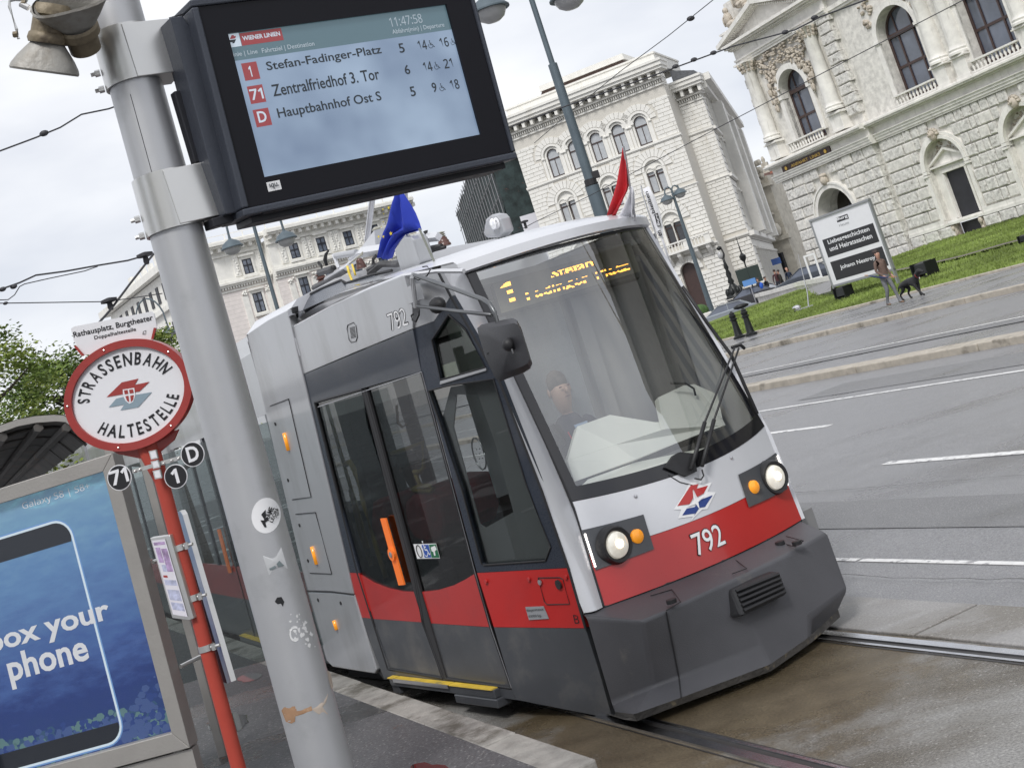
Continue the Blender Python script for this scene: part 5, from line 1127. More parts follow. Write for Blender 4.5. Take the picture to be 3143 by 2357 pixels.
wip([wq(1375,1465,.03),wq(1385,1500,.03),wq(1370,1522,.03),wq(1335,1515,.03)],.005,'washer_hose',M_rub)
for p in ((1015,1610),(1555,1392)): c=wq(*p,0); mb=MB(); mb.ell(c,(.012,.012,.012),8,6); mb.obj('screw',M_alu,tr)
line_=[FO(*FSp(b3(*p)),.003) for p in ((1200,1490),(1265,1530),(1345,1550))]; mb=MB(); mb.tube(line_,.003,5); mb.obj('panel_joint',M_rub,tr)
# --- mirror
mf=[(1590,840),(1580,790),(1610,765),(1820,720),(1850,735),(1880,790),(1955,1030),(1940,1065),(1900,1090),(1740,1150),(1705,1135),(1640,1000)]
YM=-.28
mp_=[Ty(b1(*p),YM) for p in mf]; cen=sum(mp_)/len(mp_)
mb=MB(); n=len(mp_); bk=np.array([.10,-.04,0]); inner=[p+(cen-p)*.22+bk for p in mp_]; mb.add(mp_+inner+[cen+bk*1.3],[(i,(i+1)%n,n+(i+1)%n,n+i) for i in range(n)]+[(n+i,n+(i+1)%n,2*n) for i in range(n)]+[tuple(range(n))])
mi=mb.obj('mirror_housing',mat('mirror_plastic',(.035,.035,.04),.45,0,.1,4,.08,120),tr,'auto',bev=0)
mb=MB(); q=[p+(cen-p)*.06+np.array([-.004,0,0]) for p in mp_]; mb.add(q,[tuple(range(n))]); mb.obj('mirror_glass',mat('mirror_silver',(.6,.6,.62),.03,1),mi)
c=Ty(b1(1758,915),YM-.0)+bk*1.6; mb=MB(); mb.ell(c,(.035,.035,.035),10,7); mb.obj('mirror_knob',M_rub,mi,True)
mb=MB(); mb.tube([c+np.array([.01,0,.03]),c+np.array([.02,0,-.05])],.006,8); mb.obj('mirror_bolt',M_alu,mi,True)
M_arm=mat('steel_arm',(.16,.165,.17),.35,.8)
mb=MB(); mb.tube([Ty(b1(1155,430),-.07),Ty(b1(1400,515),-.16),Ty(b1(1620,595),-.26),Ty(b1(1665,625),YM),Ty(b1(1700,690),YM),Ty(b1(1730,790),YM),Ty(b1(1738,870),YM-.02)],.013,8); mb.tube([Ty(b1(1175,640),-.07),Ty(b1(1450,675),-.18),Ty(b1(1675,700),YM)],.011,8); mb.obj('mirror_arm',M_arm,tr,True)
mb=MB(); mb.tube([Ty(b1(1150,420),-.04),Ty(b1(1138,450),-.06),Ty(b1(1150,540),-.06),Ty(b1(1165,650),-.06)],.016,8); mb.box(*sorted((Ty(b1(1110,470),0)[0],Ty(b1(1190,520),0)[0])),-.05,.01,*sorted((Ty(b1(1150,500),0)[2],Ty(b1(1150,620),0)[2]))); mb.obj('mirror_hinge',M_silver,tr)
mb=MB(); mb.tube([Ty(b1(*p),-.05) for p in ((1185,660),(1185,700),(1165,745),(1140,735),(1133,705),(1145,695))],.006,6); mb.tube([Ty(b1(*p),-.05) for p in ((1210,375),(1240,370),(1262,395),(1240,435),(1180,465),(1145,445))],.004,6); mb.tube([Ty(b1(*p),-.30) for p in ((1735,800),(1735,870),(1700,930),(1650,960))],.006,6); mb.obj('mirror_cable',M_rub,tr,True)
mb=MB(); c=Ty(b1(1310,635),-.02); mb.ell(c,(.085,.04,.05),10,7); mb.obj('side_camera',M_rub,tr,True)
# --- roof equipment
mb=MB(); rows=[]
for k,(pa1,pb1) in enumerate(((b1(300,690),b1(330,780)),(b1(375,600),b1(395,700)),(b1(520,525),b1(560,600)),(b1(655,468),b1(690,530)),(b1(680,490),b1(740,500)),(b1(870,430),b1(960,450)))):
    rows.append([Ty(pa1,.22),Ty(pb1,.08)])
mb.grid(rows); mb.obj('roof_fairing',M_anth,tr,'auto')
line('fairing_rim',[b1(298,688),b1(372,600),b1(520,524),b1(655,467),b1(690,487),b1(870,428),b1(1000,400)],.012,M_rub,Ty,off=.22)
mb=MB(); mb.grid([[Ty(p,.16) for p in (b1(395,735),b1(640,605),b1(900,490),b1(1000,450))],[Ty(p,.03) for p in (b1(400,755),b1(640,635),b1(900,512),b1(1070,440))]]); mb.obj('roof_gutter',mat('dusty_grey',(.26,.25,.24),.8,0,.2,8),tr)
class EMB(MB):
    def tube(s,p,r,n=8,cap=True): return MB.tube(s,p,[q*.45 for q in r] if hasattr(r,'__len__') else r*.45,n,cap)
eq=Zm(850,550,.27125)
def E_(x,y,o=.75): return Ty(eq(x,y),o)
M_cast=mat('cast_frame',(.10,.10,.105),.6,.3,.3,8,.3,30); M_insb=mat('brown_insulator',(.12,.06,.05),.3); M_insc=mat('grey_insulator',(.34,.33,.28),.35)
mb=EMB(); mb.tube([E_(420,1230),E_(560,1160),E_(780,1030)],.06,6); mb.tube([E_(980,1120),E_(1180,960),E_(1380,960),E_(1420,900)],.06,6); mb.tube([E_(480,1060),E_(640,1010)],.07,6); mb.tube([E_(1560,700,1.1),E_(1700,640,1.1),E_(1680,590,1.1)],.05,6); mb.tube([E_(1090,1060),E_(1090,900),E_(1130,860)],.03,6); mb.tube([E_(880,1130),E_(980,1060),E_(1120,980)],.05,6); mb.obj('pantograph_base',M_cast,tr,'auto')
[EMB().tube(p,r,4).obj('pantograph_beam',M_white_p,tr) for p,r in (([E_(560,1130),E_(800,990),E_(960,850)],.06),([E_(960,830),E_(1200,790)],.09),([E_(1560,680,1.1),E_(1830,650,1.1)],.08),([E_(640,850),E_(700,1000)],.04),([E_(830,905),E_(960,820)],.05))]
mb=EMB(); mb.tube([E_(670,870),E_(900,830)],.058,12); mb.obj('drive_cylinder',M_silver,tr,'auto')
mb=EMB(); mb.tube([E_(1020,700,1.0),E_(1085,170,1.0)],.055,12); mb.tube([E_(1470,640,1.3),E_(1462,100,1.3)],.02,8); mb.obj('pantograph_arm',M_alu,tr,'auto')
mb=EMB(); mb.prism([E_(1100,580),E_(1120,790),E_(1060,800),E_(880,870)],(0,.3,0)); mb.obj('arm_bracket',M_white_p,tr)
def insul(c,m,n=4,r=.06,h=.16,cone=False):
    pr=[]; r*=.42; h*=.5
    for k in range(n): pr+=[(r*(1-.5*k/n if cone else .6),h*k/n),(r*(1-.5*k/n if cone else 1),h*(k+.3)/n),(r*(1-.5*k/n if cone else 1),h*(k+.5)/n)]
    mb=EMB(); mb.lathe(pr+[(r*.4,h)],c,'z',12); mb.obj('insulator',m,tr,'auto')
insul(E_(960,1010,.6),M_insb,3,.10,.16,True); insul(E_(1900,760,1.3),M_insb,3,.13,.16,True); insul(E_(1180,760,.9),M_insc,5,.085,.32); insul(E_(1870,680,1.3),M_insc,4,.09,.12); insul(E_(520,1180,.9),M_insb,3,.12,.2)
mb=EMB(); [mb.tube([E_(820+k*22,960-k*18,.55),E_(900+k*20,900-k*18,.55),E_(970,850-k*12,.55)],.013,6) for k in range(3)]; mb.obj('copper_cable',mat('grey_cable',(.40,.39,.33),.6),tr,True)
mb=EMB(); mb.tube([E_(795,980,.5),E_(815,1060,.5),E_(850,1150,.5),E_(880,1190,.5),E_(930,1185,.5)],.022,8); mb.tube([E_(850,960,.6),E_(880,1060,.6),E_(890,1090,.6)],.018,8); mb.obj('lifting_bow',M_yrail,tr,True)
mb=EMB(); mb.tube([E_(590,800),E_(555,850),E_(545,910),E_(565,980)],[.012,.03,.04,.03],8); mb.tube([E_(470,940),E_(500,980),E_(520,1050)],.03,6); mb.tube([E_(500,1040),E_(650,1000)],.035,6); mb.obj('arc_horn',M_rub,tr,True)
mb=EMB(); mb.tube([E_(1600,850,1.1),E_(1750,780,1.1),E_(1860,760,1.1)],.05,6); mb.tube([E_(1610,900,1.1),E_(1760,810,1.1),E_(1900,770,1.1)],.035,6); mb.obj('roof_hose',M_rub,tr,True)
# flag holders / roof fin, headlamp on the roof
fn=[Ty(b1(*p),.45) for p in ((1015,260),(1070,190),(1085,172),(1125,172),(1145,190),(1190,340),(1180,370),(1070,410),(1060,400))]
mb=MB(); mb.prism(fn,(0,.12,0)); mb.obj('flag_holder',M_silver,tr,bev=.02)
for pts,yy in (([(150,130),(165,40),(190,20),(225,22),(245,45),(270,120),(240,150),(170,150)],1.15),):
    P=[Ty(b3(*p),yy) for p in pts]; mb=MB(); mb.prism(P,(0,.1,0)); rl=mb.obj('roof_lamp',M_silver,tr,bev=.02)
    c=Ty(b3(215,68),yy-.02); mb=MB(); mb.lathe([(.042,.02),(.042,-.01),(.035,-.018),(.01,-.022)],c,'y',20); mb.obj('lamp_lens',mat('clear_lamp_lens',(.85,.86,.88),.15,.3,.2,30,emit=.1),rl,'auto'); mb=MB(); mb.tube([c+np.array([.046*math.cos(t),-.008,.046*math.sin(t)]) for t in np.linspace(0,6.28,24)],.005,6); mb.obj('lamp_ring',M_alu,rl,True)
mb=MB(); c=Ty(b3(388,65),1.3); mb.lathe([(.01,-.04),(.01,.0),(.03,.005),(.03,.015),(.01,.02)],c,'z',8); mb.obj('antenna_knob',M_rub,tr)
# --- following modules along the straight track
al0=(TP+tF*(-2.85))@rD; 
RO=G(2.70,0,0); mfr=(RO,(-rD,rN,UP))     # local s grows towards the viewer
def My(p,o=0.): return toxf(mfr,onp(*p,RO+rN*o,rN))
rr_=thing('tram_rear_section','middle and rear cars of the red and silver tram, behind the stop sign','tram',RO,mfr[1])
rr_['label']='rear cars of the silver and red tram, seen behind the red stop sign post'
s_e=-10.75; s_b=-33
def rbox(n,s0,s1,z0,z1,y0,y1,m,par=rr_): mb=MB(); mb.box(s0,s1,y0,y1,z0,z1); return mb.obj(n,m,par)
rbox('roof',s_b,s_e,2.55,2.95,.02,2.38,M_white_p); rbox('cantrail',s_b,s_e,2.28,2.80,0,.05,M_silver)
rbox('rear_interior',s_b,s_e,.25,.9,.5,2.35,M_intd)
z0,z1=.93,2.28
rbox('red_band',s_b,s_e,.59,.93,0,.05,M_red); rbox('skirt',s_b,s_e,.16,.59,0,.05,M_dgrey)
mb=MB(); mb.box(s_b,s_e,2.36,2.38,.16,.95); mb.obj('far_side_panel',M_intd,rr_)
k=s_e-.25
mb=MB(); mb.box(s_b,s_e,.01,.02,.93,2.28); mb.obj('window_band',glass('tinted_rear_glass',(.22,.24,.23),.07,.01,1.4),rr_)
for s in (-11.0,-11.9,-12.6,-13.25,-14.0,-14.9,-16.1,-17.3,-18.5,-19.6,-21,-22.5,-24.5): rbox('window_post',s-.05,s+.05,.93,2.28,-.005,.045,M_anth)
for s in (-16.0,-24.2):
    rbox('portal_panel',s-.38,s+.0,.16,2.95,-.03,.06,M_silver) 
for s in (-12.6,-13.3,-14.0): rbox('door_joint',s-.012,s+.012,.2,2.25,-.006,.02,M_rub)
mb=MB(); a,b=My(Zm(800,1300,.5424)(-100,0)),0
hh_=[My(p,-.03) for p in (Zm(350,1300,.6374)(495,510),Zm(350,1300,.6374)(508,508),Zm(350,1300,.6374)(562,718),Zm(350,1300,.6374)(550,720))]; mb=MB(); mb.prism(hh_,(0,.012,0)); mb.obj('door_handle_bar',M_orange,rr_)
zq=Zm(350,1300,.6374)
st2=[My(zq(*p),-.1) for p in ((578,1003),(700,1028),(700,1045),(590,1018))]; rbox('door_step',st2[0][0]-.05,st2[0][0]+1.35,.12,.2,-.05,.04,M_dgrey); rbox('step_nosing',st2[0][0],st2[0][0]+1.3,.2,.207,-.06,0,M_yel)
rbox('underbody',s_b,s_e,.02,.2,.3,2.2,M_intd); 
mb=MB(); mb.box(-3.2,.3,.25,2.2,.03,.2); mb.obj('underbody',M_intd,tr)
for s in (-11.6,-12.9,-15,-18,-20): 
    mb=MB(); mb.tube([(s,.7,.3),(s,.7,2.5)],.018,6); mb.obj('grab_pole',M_yrail,rr_)
mb=MB(); mb.box(-10.95,-10.75,.0,.35,.2,2.9); mb.box(-10.95,-10.75,2.1,2.4,.2,2.9); mb.obj('articulation',M_rub,rr_)
# --- interior poles and seats of the front car
def pole(pts,y,r=.017): mb=MB(); mb.tube([Ty(b6_(*p),y) for p in pts],r,8); mb.obj('grab_pole',M_yrail,tr,True)
pole([(130,830),(165,815),(190,860),(255,1090),(330,1350),(410,1600)],.16,.022); pole([(165,1000),(230,1280),(310,1520)],.3); pole([(450,755),(560,720),(655,680),(665,850),(640,880),(600,880),(610,900),(655,1000)],.35); pole([(590,1000),(640,975),(710,975),(735,990),(715,1010),(600,1005)],.35); pole([(480,430),(490,550),(520,575),(545,560)],1.0,.012)
for x0,y0,w in ((.0,1.1,1),):
    P=[Ty(b6_(*p),.35) for p in ((600,1010),(720,1010),(765,1060),(790,1250),(770,1340),(700,1370),(600,1340),(545,1240),(530,1090))]; mb=MB(); mb.prism(P,(0,.5,0)); mb.obj('seat_back',M_seat,tr,bev=.03)
P=[Ty(b6_(*p),.3) for p in ((310,1080),(380,1070),(395,1200),(400,1420),(350,1430),(300,1250))]; mb=MB(); mb.prism(P,(0,.5,0)); mb.obj('seat_back',M_seat,tr,bev=.03)
# ================================================================ STOP FURNITURE, near
M_steel=mat('brushed_steel_pole',(.50,.505,.52),.42,.55,.05,2,.12,130,dark=(.40,.41,.42),ds=2.4,dth=(.55,.72))
def rings(m,sc=120):  # fine turned lines round the pole
    t=m.node_tree; b=t.nodes['Principled BSDF']; co=N(t,'ShaderNodeTexCoord'); w=N(t,'ShaderNodeTexWave'); w.bands_direction='Z'; w.inputs['Scale'].default_value=42; w.inputs['Distortion'].default_value=1.2; w.inputs['Detail Scale'].default_value=3
    bp=N(t,'ShaderNodeBump'); bp.inputs['Strength'].default_value=.06; bp.inputs['Distance'].default_value=.0012; t.links.new(co.outputs['Object'],w.inputs['Vector']); t.links.new(w.outputs[0],bp.inputs['Height']); t.links.new(bp.outputs[0],b.inputs['Normal'])
rings(M_steel)
M_clamp=mat('stainless_sheet',(.66,.655,.64),.30,.85,.05,2)
M_case=mat('display_casing',(.022,.023,.029),.5,.1,.1,3,.05,120)
M_caseb=mat('display_side',(.055,.062,.080),.4,.2,.1,3,.08,90)
pz=at(342,0,4.9); ptop=at(342,0,4.9); pbt=at(1000,2357,4.9)
px_=(ptop[0]+pbt[0])/2; PC=np.array([px_,4.9,0]); PR=.1005
pl_=thing('steel_pole','thick round steel pole with torn stickers in front of the tram','pole',(PC[0],PC[1],.14))
mb=MB(); mb.lathe([(PR,0),(PR,4.6)],(0,0,0),'z',64); mb.obj('shaft',M_steel,pl_,'auto')
mb=MB(); mb.lathe([(.17,0),(.17,.02),(.12,.03),(.12,.05)],(0,0,0),'z',32); mb.obj('base_plate',M_clamp,pl_)
def cyl(p,off=.0015):   # picture point -> point on the pole's surface, pole space
    d=ray(*p)/FP; o=cC-PC; A=d[0]**2+d[1]**2; B=2*(o[0]*d[0]+o[1]*d[1]); R=PR+off; Cc=o[0]**2+o[1]**2-R*R; q=B*B-4*A*Cc
    t=(-B-math.sqrt(max(q,0)))/(2*A); return o+d*t-np.array([0,0,.14])
def patch(name,pts,m,off=.0015,sub=1,parent=None,**k):
    P=[]; n=len(pts)
    c=np.mean(pts,axis=0); rows=[]
    for t in (0,.33,.66,1.): rows.append([cyl(tuple(c+(np.array(p)-c)*t),off) for p in list(pts)+[pts[0]]])
    mb=MB(); mb.grid(rows); return mb.obj(name,m,parent or pl_,'auto')
def pdecal(name,s,m,a,b,h,off,bold=0,parent=None):
    a,b,h=[np.array(q,float) for q in (a,b,h)]; me,v=textmesh(s,bold); a0,a1,b0,b1_=v[:,0].min(),v[:,0].max(),v[:,1].min(),v[:,1].max()
    P=np.array([cyl(tuple(a+(b-a)*((x-a0)/(a1-a0))+(h-a)*((y-b0)/(b1_-b0))),off) for x,y in v[:,:2]])
    me.vertices.foreach_set('co',P.ravel()); me.materials.clear(); me.materials.append(m); me.update(); return put(name,me,parent or pl_)
q0=Zm(0,1100,.7576)
ov=[(1078+60*math.cos(t)*.98+8*math.sin(t),636-72*math.sin(t)+6*math.cos(t)) for t in np.linspace(0,6.1,26)]
ov=[q0(x,y) for x,y in ov]
s1=patch('round_sticker',ov,M_wht,.001); s1['label']='round white sticker with black zigzag mark'
pdecal('lettering','KAME',M_blk,q0(1090,655),q0(1113,605),q0(1068,650),.003,.02,s1); pdecal('lettering','LEON',M_blk,q0(1105,665),q0(1128,612),q0(1092,660),.003,.02,s1); pdecal('lettering','.WS',M_blk,q0(1120,650),q0(1130,625),q0(1113,648),.003,.0,s1)
for z in ([(1058,632),(1076,612),(1078,640),(1070,650)],[(1070,650),(1085,640),(1088,655),(1070,668)],[(1055,655),(1072,655),(1080,682),(1072,684)]): patch('zigzag_mark',[q0(*p) for p in z],M_blk,.003,parent=s1)
s2=patch('square_sticker',[q0(*p) for p in ((1065,800),(1140,765),(1166,850),(1090,877))],mat('faded_sticker',(.55,.56,.57),.6,0,.1,20,dark=(.46,.46,.45),ds=20,dth=(.6,.7)),.001); s2['label']='worn grey square sticker'
for z in ([(1090,850),(1115,838),(1120,848),(1095,858)],[(1120,832),(1132,818),(1143,830),(1152,838),(1128,845)]): patch('scooter_mark',[q0(*p) for p in z],mat('sticker_green_grey',(.18,.22,.23),.6),.0025,parent=s2)
patch('black_sticker_rest',[q0(*p) for p in ((1113,985),(1122,968),(1140,965),(1152,985),(1146,1005),(1138,992),(1125,995))],M_blk,.001)
rg=random.Random(4)
M_peel=mat('peeled_paint',(.74,.74,.74),.6)
for i in range(34):
    x,y=rg.gauss(1215,22),rg.gauss(1110,32); x+=(y-1110)*.3; r=rg.uniform(2,8); pts=[(x+r*rg.uniform(.4,1.3)*math.cos(t),y+r*rg.uniform(.5,1.6)*math.sin(t)) for t in np.linspace(0,5.5,7)]; patch('paint_fleck',[q0(*p) for p in pts],M_peel,.0008)
pdecal('scrawl','C',M_peel,q0(1175,1150),q0(1210,1145),q0(1170,1085),.0015,.01)
pt=[(1140,1425),(1150,1412),(1190,1408),(1262,1408),(1265,1425),(1225,1440),(1195,1450),(1195,1470),(1180,1478),(1158,1470)]
s3=patch('torn_brown_paper',[q0(*p) for p in pt],mat('brown_paper',(.34,.20,.115),.8,0,.15,20,dark=(.5,.36,.24),ds=14,dth=(.55,.65)),.0012); s3['label']='torn scrap of brown paper stuck round the pole'
for z in ([(1262,1420),(1300,1395),(1330,1355),(1322,1390),(1300,1425),(1330,1440),(1290,1440)],[(1325,1260),(1340,1275),(1350,1330),(1342,1340),(1332,1300)]): patch('paper_rest',[q0(*p) for p in z],mat('paper_trace',(.50,.42,.35),.8),.0008)
mb=MB(); mb.tube([cyl((400+k*4.4,290+k*16),.0005) for k in range(26)],.0012,4); mb.obj('weld_seam',M_case,pl_)
# ---------------------------------------------------------------- display
D0=at(812,544,4.84)                       # lower left corner of the lit screen
dv1=ray(7917,-860); dU=dv1/np.linalg.norm(dv1); 
vv=-ray(-12000,-51294.); vv/=np.linalg.norm(vv); 
if vv[2]<0: vv=-vv
dV=vv-dU*(vv@dU); dV/=np.linalg.norm(dV); dN=np.cross(dU,dV)
if dN@(cC-D0)<0: dN=-dN; 
if np.cross(dU,dV)@dN<0: dU=-dU
DFR=(D0,(dU,dV,dN))
def Dq(x,y,w=0.): O,ax=DFR; return toxf(DFR,onp(x,y,O+ax[2]*w,ax[2]))
scr=[Dq(812,544),Dq(1478,417),Dq(1374,18),Dq(703,103)]
SW=(scr[1][0]+scr[2][0]-scr[3][0])/2; SH=(scr[2][1]+scr[3][1]-scr[1][1])/2
di=thing('departure_display','large black electronic departure board held on the steel pole','display',D0,DFR[1])
OL=[Dq(764,636),Dq(1565,470),Dq(1435,-40),Dq(620,25)]
x0,x1=OL[0][0],(OL[1][0]+OL[2][0])/2; y0,y1=(OL[0][1]+OL[1][1])/2,Dq(620,22)[1]
def dpx(n,x,y,w=0.): return Dq(x,y,w)
mb=MB(); mb.box(x0,x1,y0,y1,-.24,-.02); hs=mb.obj('casing',M_case,di,bev=.012)
mb=MB(); mb.box(x0-.03,x1+.02,y0-.03,y0-.002,-.25,.01); mb.box(x0-.03,x1+.02,y1+.002,y1+.03,-.25,.01); mb.box(x0-.03,x0-.002,y0,y1,-.25,.01); mb.box(x1+.002,x1+.02,y0,y1,-.25,.01); mb.obj('casing_rim',M_caseb,di,bev=.006)
mb=MB(); mb.box(x0+.02,x1-.01,y0-.055,y0-.03,-.22,-.05); mb.box(x0+.05,x1-.05,y0-.035,y0-.028,-.03,.0); mb.obj('lower_trim',M_case,di,bev=.006)
# front plate as four bars round the screen
fm=mat('display_front_plate',(.010,.010,.014),.3,0,.05,2,0,40,spec=.18)
mb=MB(); mb.box(x0,x1,y0,-.0,-.02,.0); mb.box(x0,x1,SH,y1,-.02,.0); mb.box(x0,0,0,SH,-.02,0.); mb.box(SW,x1,0,SH,-.02,.0); mb.obj('front_plate',fm,di)
def scrmat():
    m=bpy.data.materials.new('lit_screen'); m.use_nodes=True; t=m.node_tree; b=t.nodes['Principled BSDF']; l=t.links.new
    co=N(t,'ShaderNodeTexCoord'); n=N(t,'ShaderNodeTexNoise'); n.inputs['Scale'].default_value=2.2; n.inputs['Detail'].default_value=3; l(co.outputs['Object'],n.inputs['Vector'])
    r=N(t,'ShaderNodeValToRGB'); r.color_ramp.elements[0].position=.35; r.color_ramp.elements[0].color=(.17,.24,.36,1); r.color_ramp.elements[1].position=.65; r.color_ramp.elements[1].color=(.36,.47,.62,1)
    l(n.outputs[0],r.inputs[0]); l(r.outputs[0],b.inputs['Emission Color']); b.inputs['Emission Strength'].default_value=.62; b.inputs['Base Color'].default_value=(.05,.06,.08,1); b.inputs['Roughness'].default_value=.12; return m
M_scr=scrmat()
mb=MB(); mb.box(0,SW,0,SH,-.02,-.012); sc_=mb.obj('screen',M_scr,di)
def er(name,c,e,k): return mat(name,c,.3,emit=e)
M_hdr=mat('screen_header',(.065,.105,.125),.2,emit=.75); M_sred=mat('screen_red',(.24,.045,.05),.3,emit=.45); M_stx=mat('screen_text_dark',(.035,.045,.055),.4); M_swh=mat('screen_text_light',(.40,.46,.52),.4,emit=.55); M_hwh=mat('screen_header_text',(.30,.35,.39),.4,emit=.45)
w_=-.0115
mb=MB(); hy=Dq(722,186)[1]; mb.add([(0,hy,w_),(SW,hy,w_),(SW,SH,w_),(0,SH,w_)],[(0,1,2,3)]); mb.obj('screen_header',M_hdr,sc_)
k1=Zm(550,0,.24864); k2=Zm(1100,0,.24864)
def srect(n,p,q_,m,w): a,b=Dq(*p),Dq(*q_); mb=MB(); mb.add([(a[0],b[1],w),(b[0],b[1],w),(b[0],a[1],w),(a[0],a[1],w)],[(0,1,2,3)]); return mb.obj(n,m,sc_)
srect('logo_field',k1(612,418),k1(785,562),M_swh,w_+.0006); srect('logo_strip',k1(752,408),k1(1305,488),M_sred,w_+.0006)
for i,(a,b) in enumerate((((775,780),(1017,965)),((846,1065),(1090,1250)),((917,1355),(1163,1535)))):
    srect('line_field',k1(*a),k1(*b),M_sred,w_+.0006)
def st(s,z,a,b,h,m,bold=.0,dw=.0):   # a lower-left, b lower-right, h cap height point
    A,B,Hh=Dq(*z(*a)),Dq(*z(*b)),Dq(*z(*h)); return text('lettering',s,sc_,m,(A[0],A[1],w_+.0012),(1,0,0),(0,1,0),w=abs(B[0]-A[0]),h=abs(Hh[1]-A[1]),bold=bold,off=.0)
fit=lambda s,zx0,zy0,zx1,zy1,z,z1,m,bold=0.: st(s,z,(zx0,zy0),(0,0),(0,0),m) 
def st2(s,p0,p1,hpx,m,bold=.01):  # lower-left and lower-right corners and pixel height in the photograph
    A,B=Dq(*p0),Dq(*p1); T_=Dq(p0[0]-hpx*.22,p0[1]-hpx*.97); return text('lettering',s,sc_,m,(A[0],A[1],w_+.0012),(1,0,0),(0,1,0),w=B[0]-A[0],h=T_[1]-A[1],bold=bold,off=.0)
st2('WIENER LINIEN',k1(798,498),k1(1262,432),14,M_swh,.03)
st2('inie | Line',k1(690,712),k1(988,668),18,M_hwh); st2('Fahrtziel | Destination',k1(1045,668),k1(1690,570),19,M_hwh)
st2('11:47:58',k2(415,330),k2(812,272),29,M_hwh,.0); st2('Abfahrt(min) | Departure',k2(443,432),k2(1085,340),18,M_hwh)
st2('Stefan-Fadinger-Platz',k1(1110,900),k2(318,690),36,M_stx,.015); st2('Zentralfriedhof 3. Tor',k1(1178,1190),k2(290,985),38,M_stx,.015); st2('Hauptbahnhof Ost S',k1(1250,1490),k2(315,1262),40,M_stx,.015)
st2('1',k1(890,945),k1(920,938),34,M_swh,.02); st2('71',k1(905,1235),k1(1062,1212),34,M_swh,.02); st2('D',k1(1000,1512),k1(1105,1490),35,M_swh,.02)
st2('5',k2(530,652),k2(596,640),30,M_stx,.015); st2('14',k2(765,618),k2(872,602),30,M_stx,.015); st2('16',k2(1035,585),k2(1140,565),30,M_stx,.015)
st2('6',k2(600,918),k2(664,905),30,M_stx,.015); st2('14',k2(832,885),k2(940,868),30,M_stx,.015); st2('21',k2(1085,845),k2(1190,830),30,M_stx,.015)
st2('5',k2(670,1190),k2(734,1178),31,M_stx,.015); st2('9',k2(940,1140),k2(995,1128),31,M_stx,.015); st2('18',k2(1165,1108),k2(1272,1090),31,M_stx,.015)
for p,q_ in (((890,592),(970,578)),((1165,552),(1230,542)),((962,855),(1040,842)),((1028,1122),(1105,1105))):
    A,B=Dq(*k2(*p)),Dq(*k2(*q_)); wheelchair(sc_,M_stx,(A[0],A[1],w_+.0012),(1,0,0),(0,1,0),(B[0]-A[0]))
# operator emblem on the screen
A,B=Dq(*k1(640,535)),Dq(*k1(735,520)); ww=B[0]-A[0]
for pts,m in (([(.1,.55),(.45,1.),(.75,1.),(.7,.85),(1,.85),(.8,.55)],M_sred),([(0,.45),(.9,.45),(.55,0),(.3,0),(.35,.15),(.05,.15)],M_stx)):
    mb=MB(); mb.add([(A[0]+x*ww,A[1]+y*ww,w_+.0012) for x,y in pts],[tuple(range(6))]); mb.obj('emblem',m,sc_)
# maker's badge
k3=Zm(550,350,.24864); bd_=[Dq(*k3(*p),0) for p in ((1102,965),(1266,930),(1242,820),(1072,850))]; a=bd_[0]; wB=bd_[1][0]-a[0]; hB=bd_[3][1]-a[1]
mb=MB(); mb.box(a[0],a[0]+wB,a[1],a[1]+hB,.0005,.002); bg_=mb.obj('maker_badge',M_wht,di,bev=.002); text('lettering','ıqu.',bg_,M_stx,(a[0]+wB*.15,a[1]+hB*.2,.0032),(1,0,0),(0,1,0),w=wB*.7,h=hB*.6,bold=.01)
# --- side channels and clamps between pole and casing
def sidebar(n,pts,dw,m,w=-.04):
    P=[Dq(*p,w) for p in pts]; mb=MB(); mb.prism(P,(0,0,-dw)); return mb.obj(n,m,di,bev=.004)
k4=Zm(0,0,.42194)
sidebar('side_channel',[k4(1240,125),k4(1330,120),k4(1420,250),k4(1650,1100),k3(745,1210),k3(580,1240),k4(1520,1170)],.14,M_caseb,-.06)
sidebar('back_channel',[k4(1265,665),k4(1360,650),k4(1500,1165),k4(1420,1185)],.05,M_case,-.16)
sidebar('back_strip',[k4(1360,660),k4(1385,660),k4(1530,1170),k4(1500,1170)],.02,M_clamp,-.12)
sidebar('corner_filler',[k3(400,1290),k3(580,1240),k3(820,1220),k3(640,1340),k3(430,1400)],.1,M_case,-.1)
def clampy(zt,zb,pts):
    # curved band round the pole plus a flat box arm reaching the casing
    mb=MB(); n=24; rows=[]
    for z in (zb,zt): rows.append([(PC[0]+(PR+.012)*math.cos(t),PC[1]+(PR+.012)*math.sin(t),z) for t in np.linspace(0,2*math.pi,41)])
    mb.grid(rows); rows=[[(PC[0]+(PR+.002)*math.cos(t),PC[1]+(PR+.002)*math.sin(t),z) for t in np.linspace(0,2*math.pi,41)] for z in (zb,zt)]; mb.grid(rows)
    for z in (zb,zt): mb.grid([[(PC[0]+r*math.cos(t),PC[1]+r*math.sin(t),z) for t in np.linspace(0,2*math.pi,41)] for r in (PR+.002,PR+.012)])
    return mb
t1,b1z=onp(*k4(700,240),PC,(0,-1,0)),onp(*k4(765,700),PC,(0,-1,0))
inv=lambda P: toxf(DFR,P)
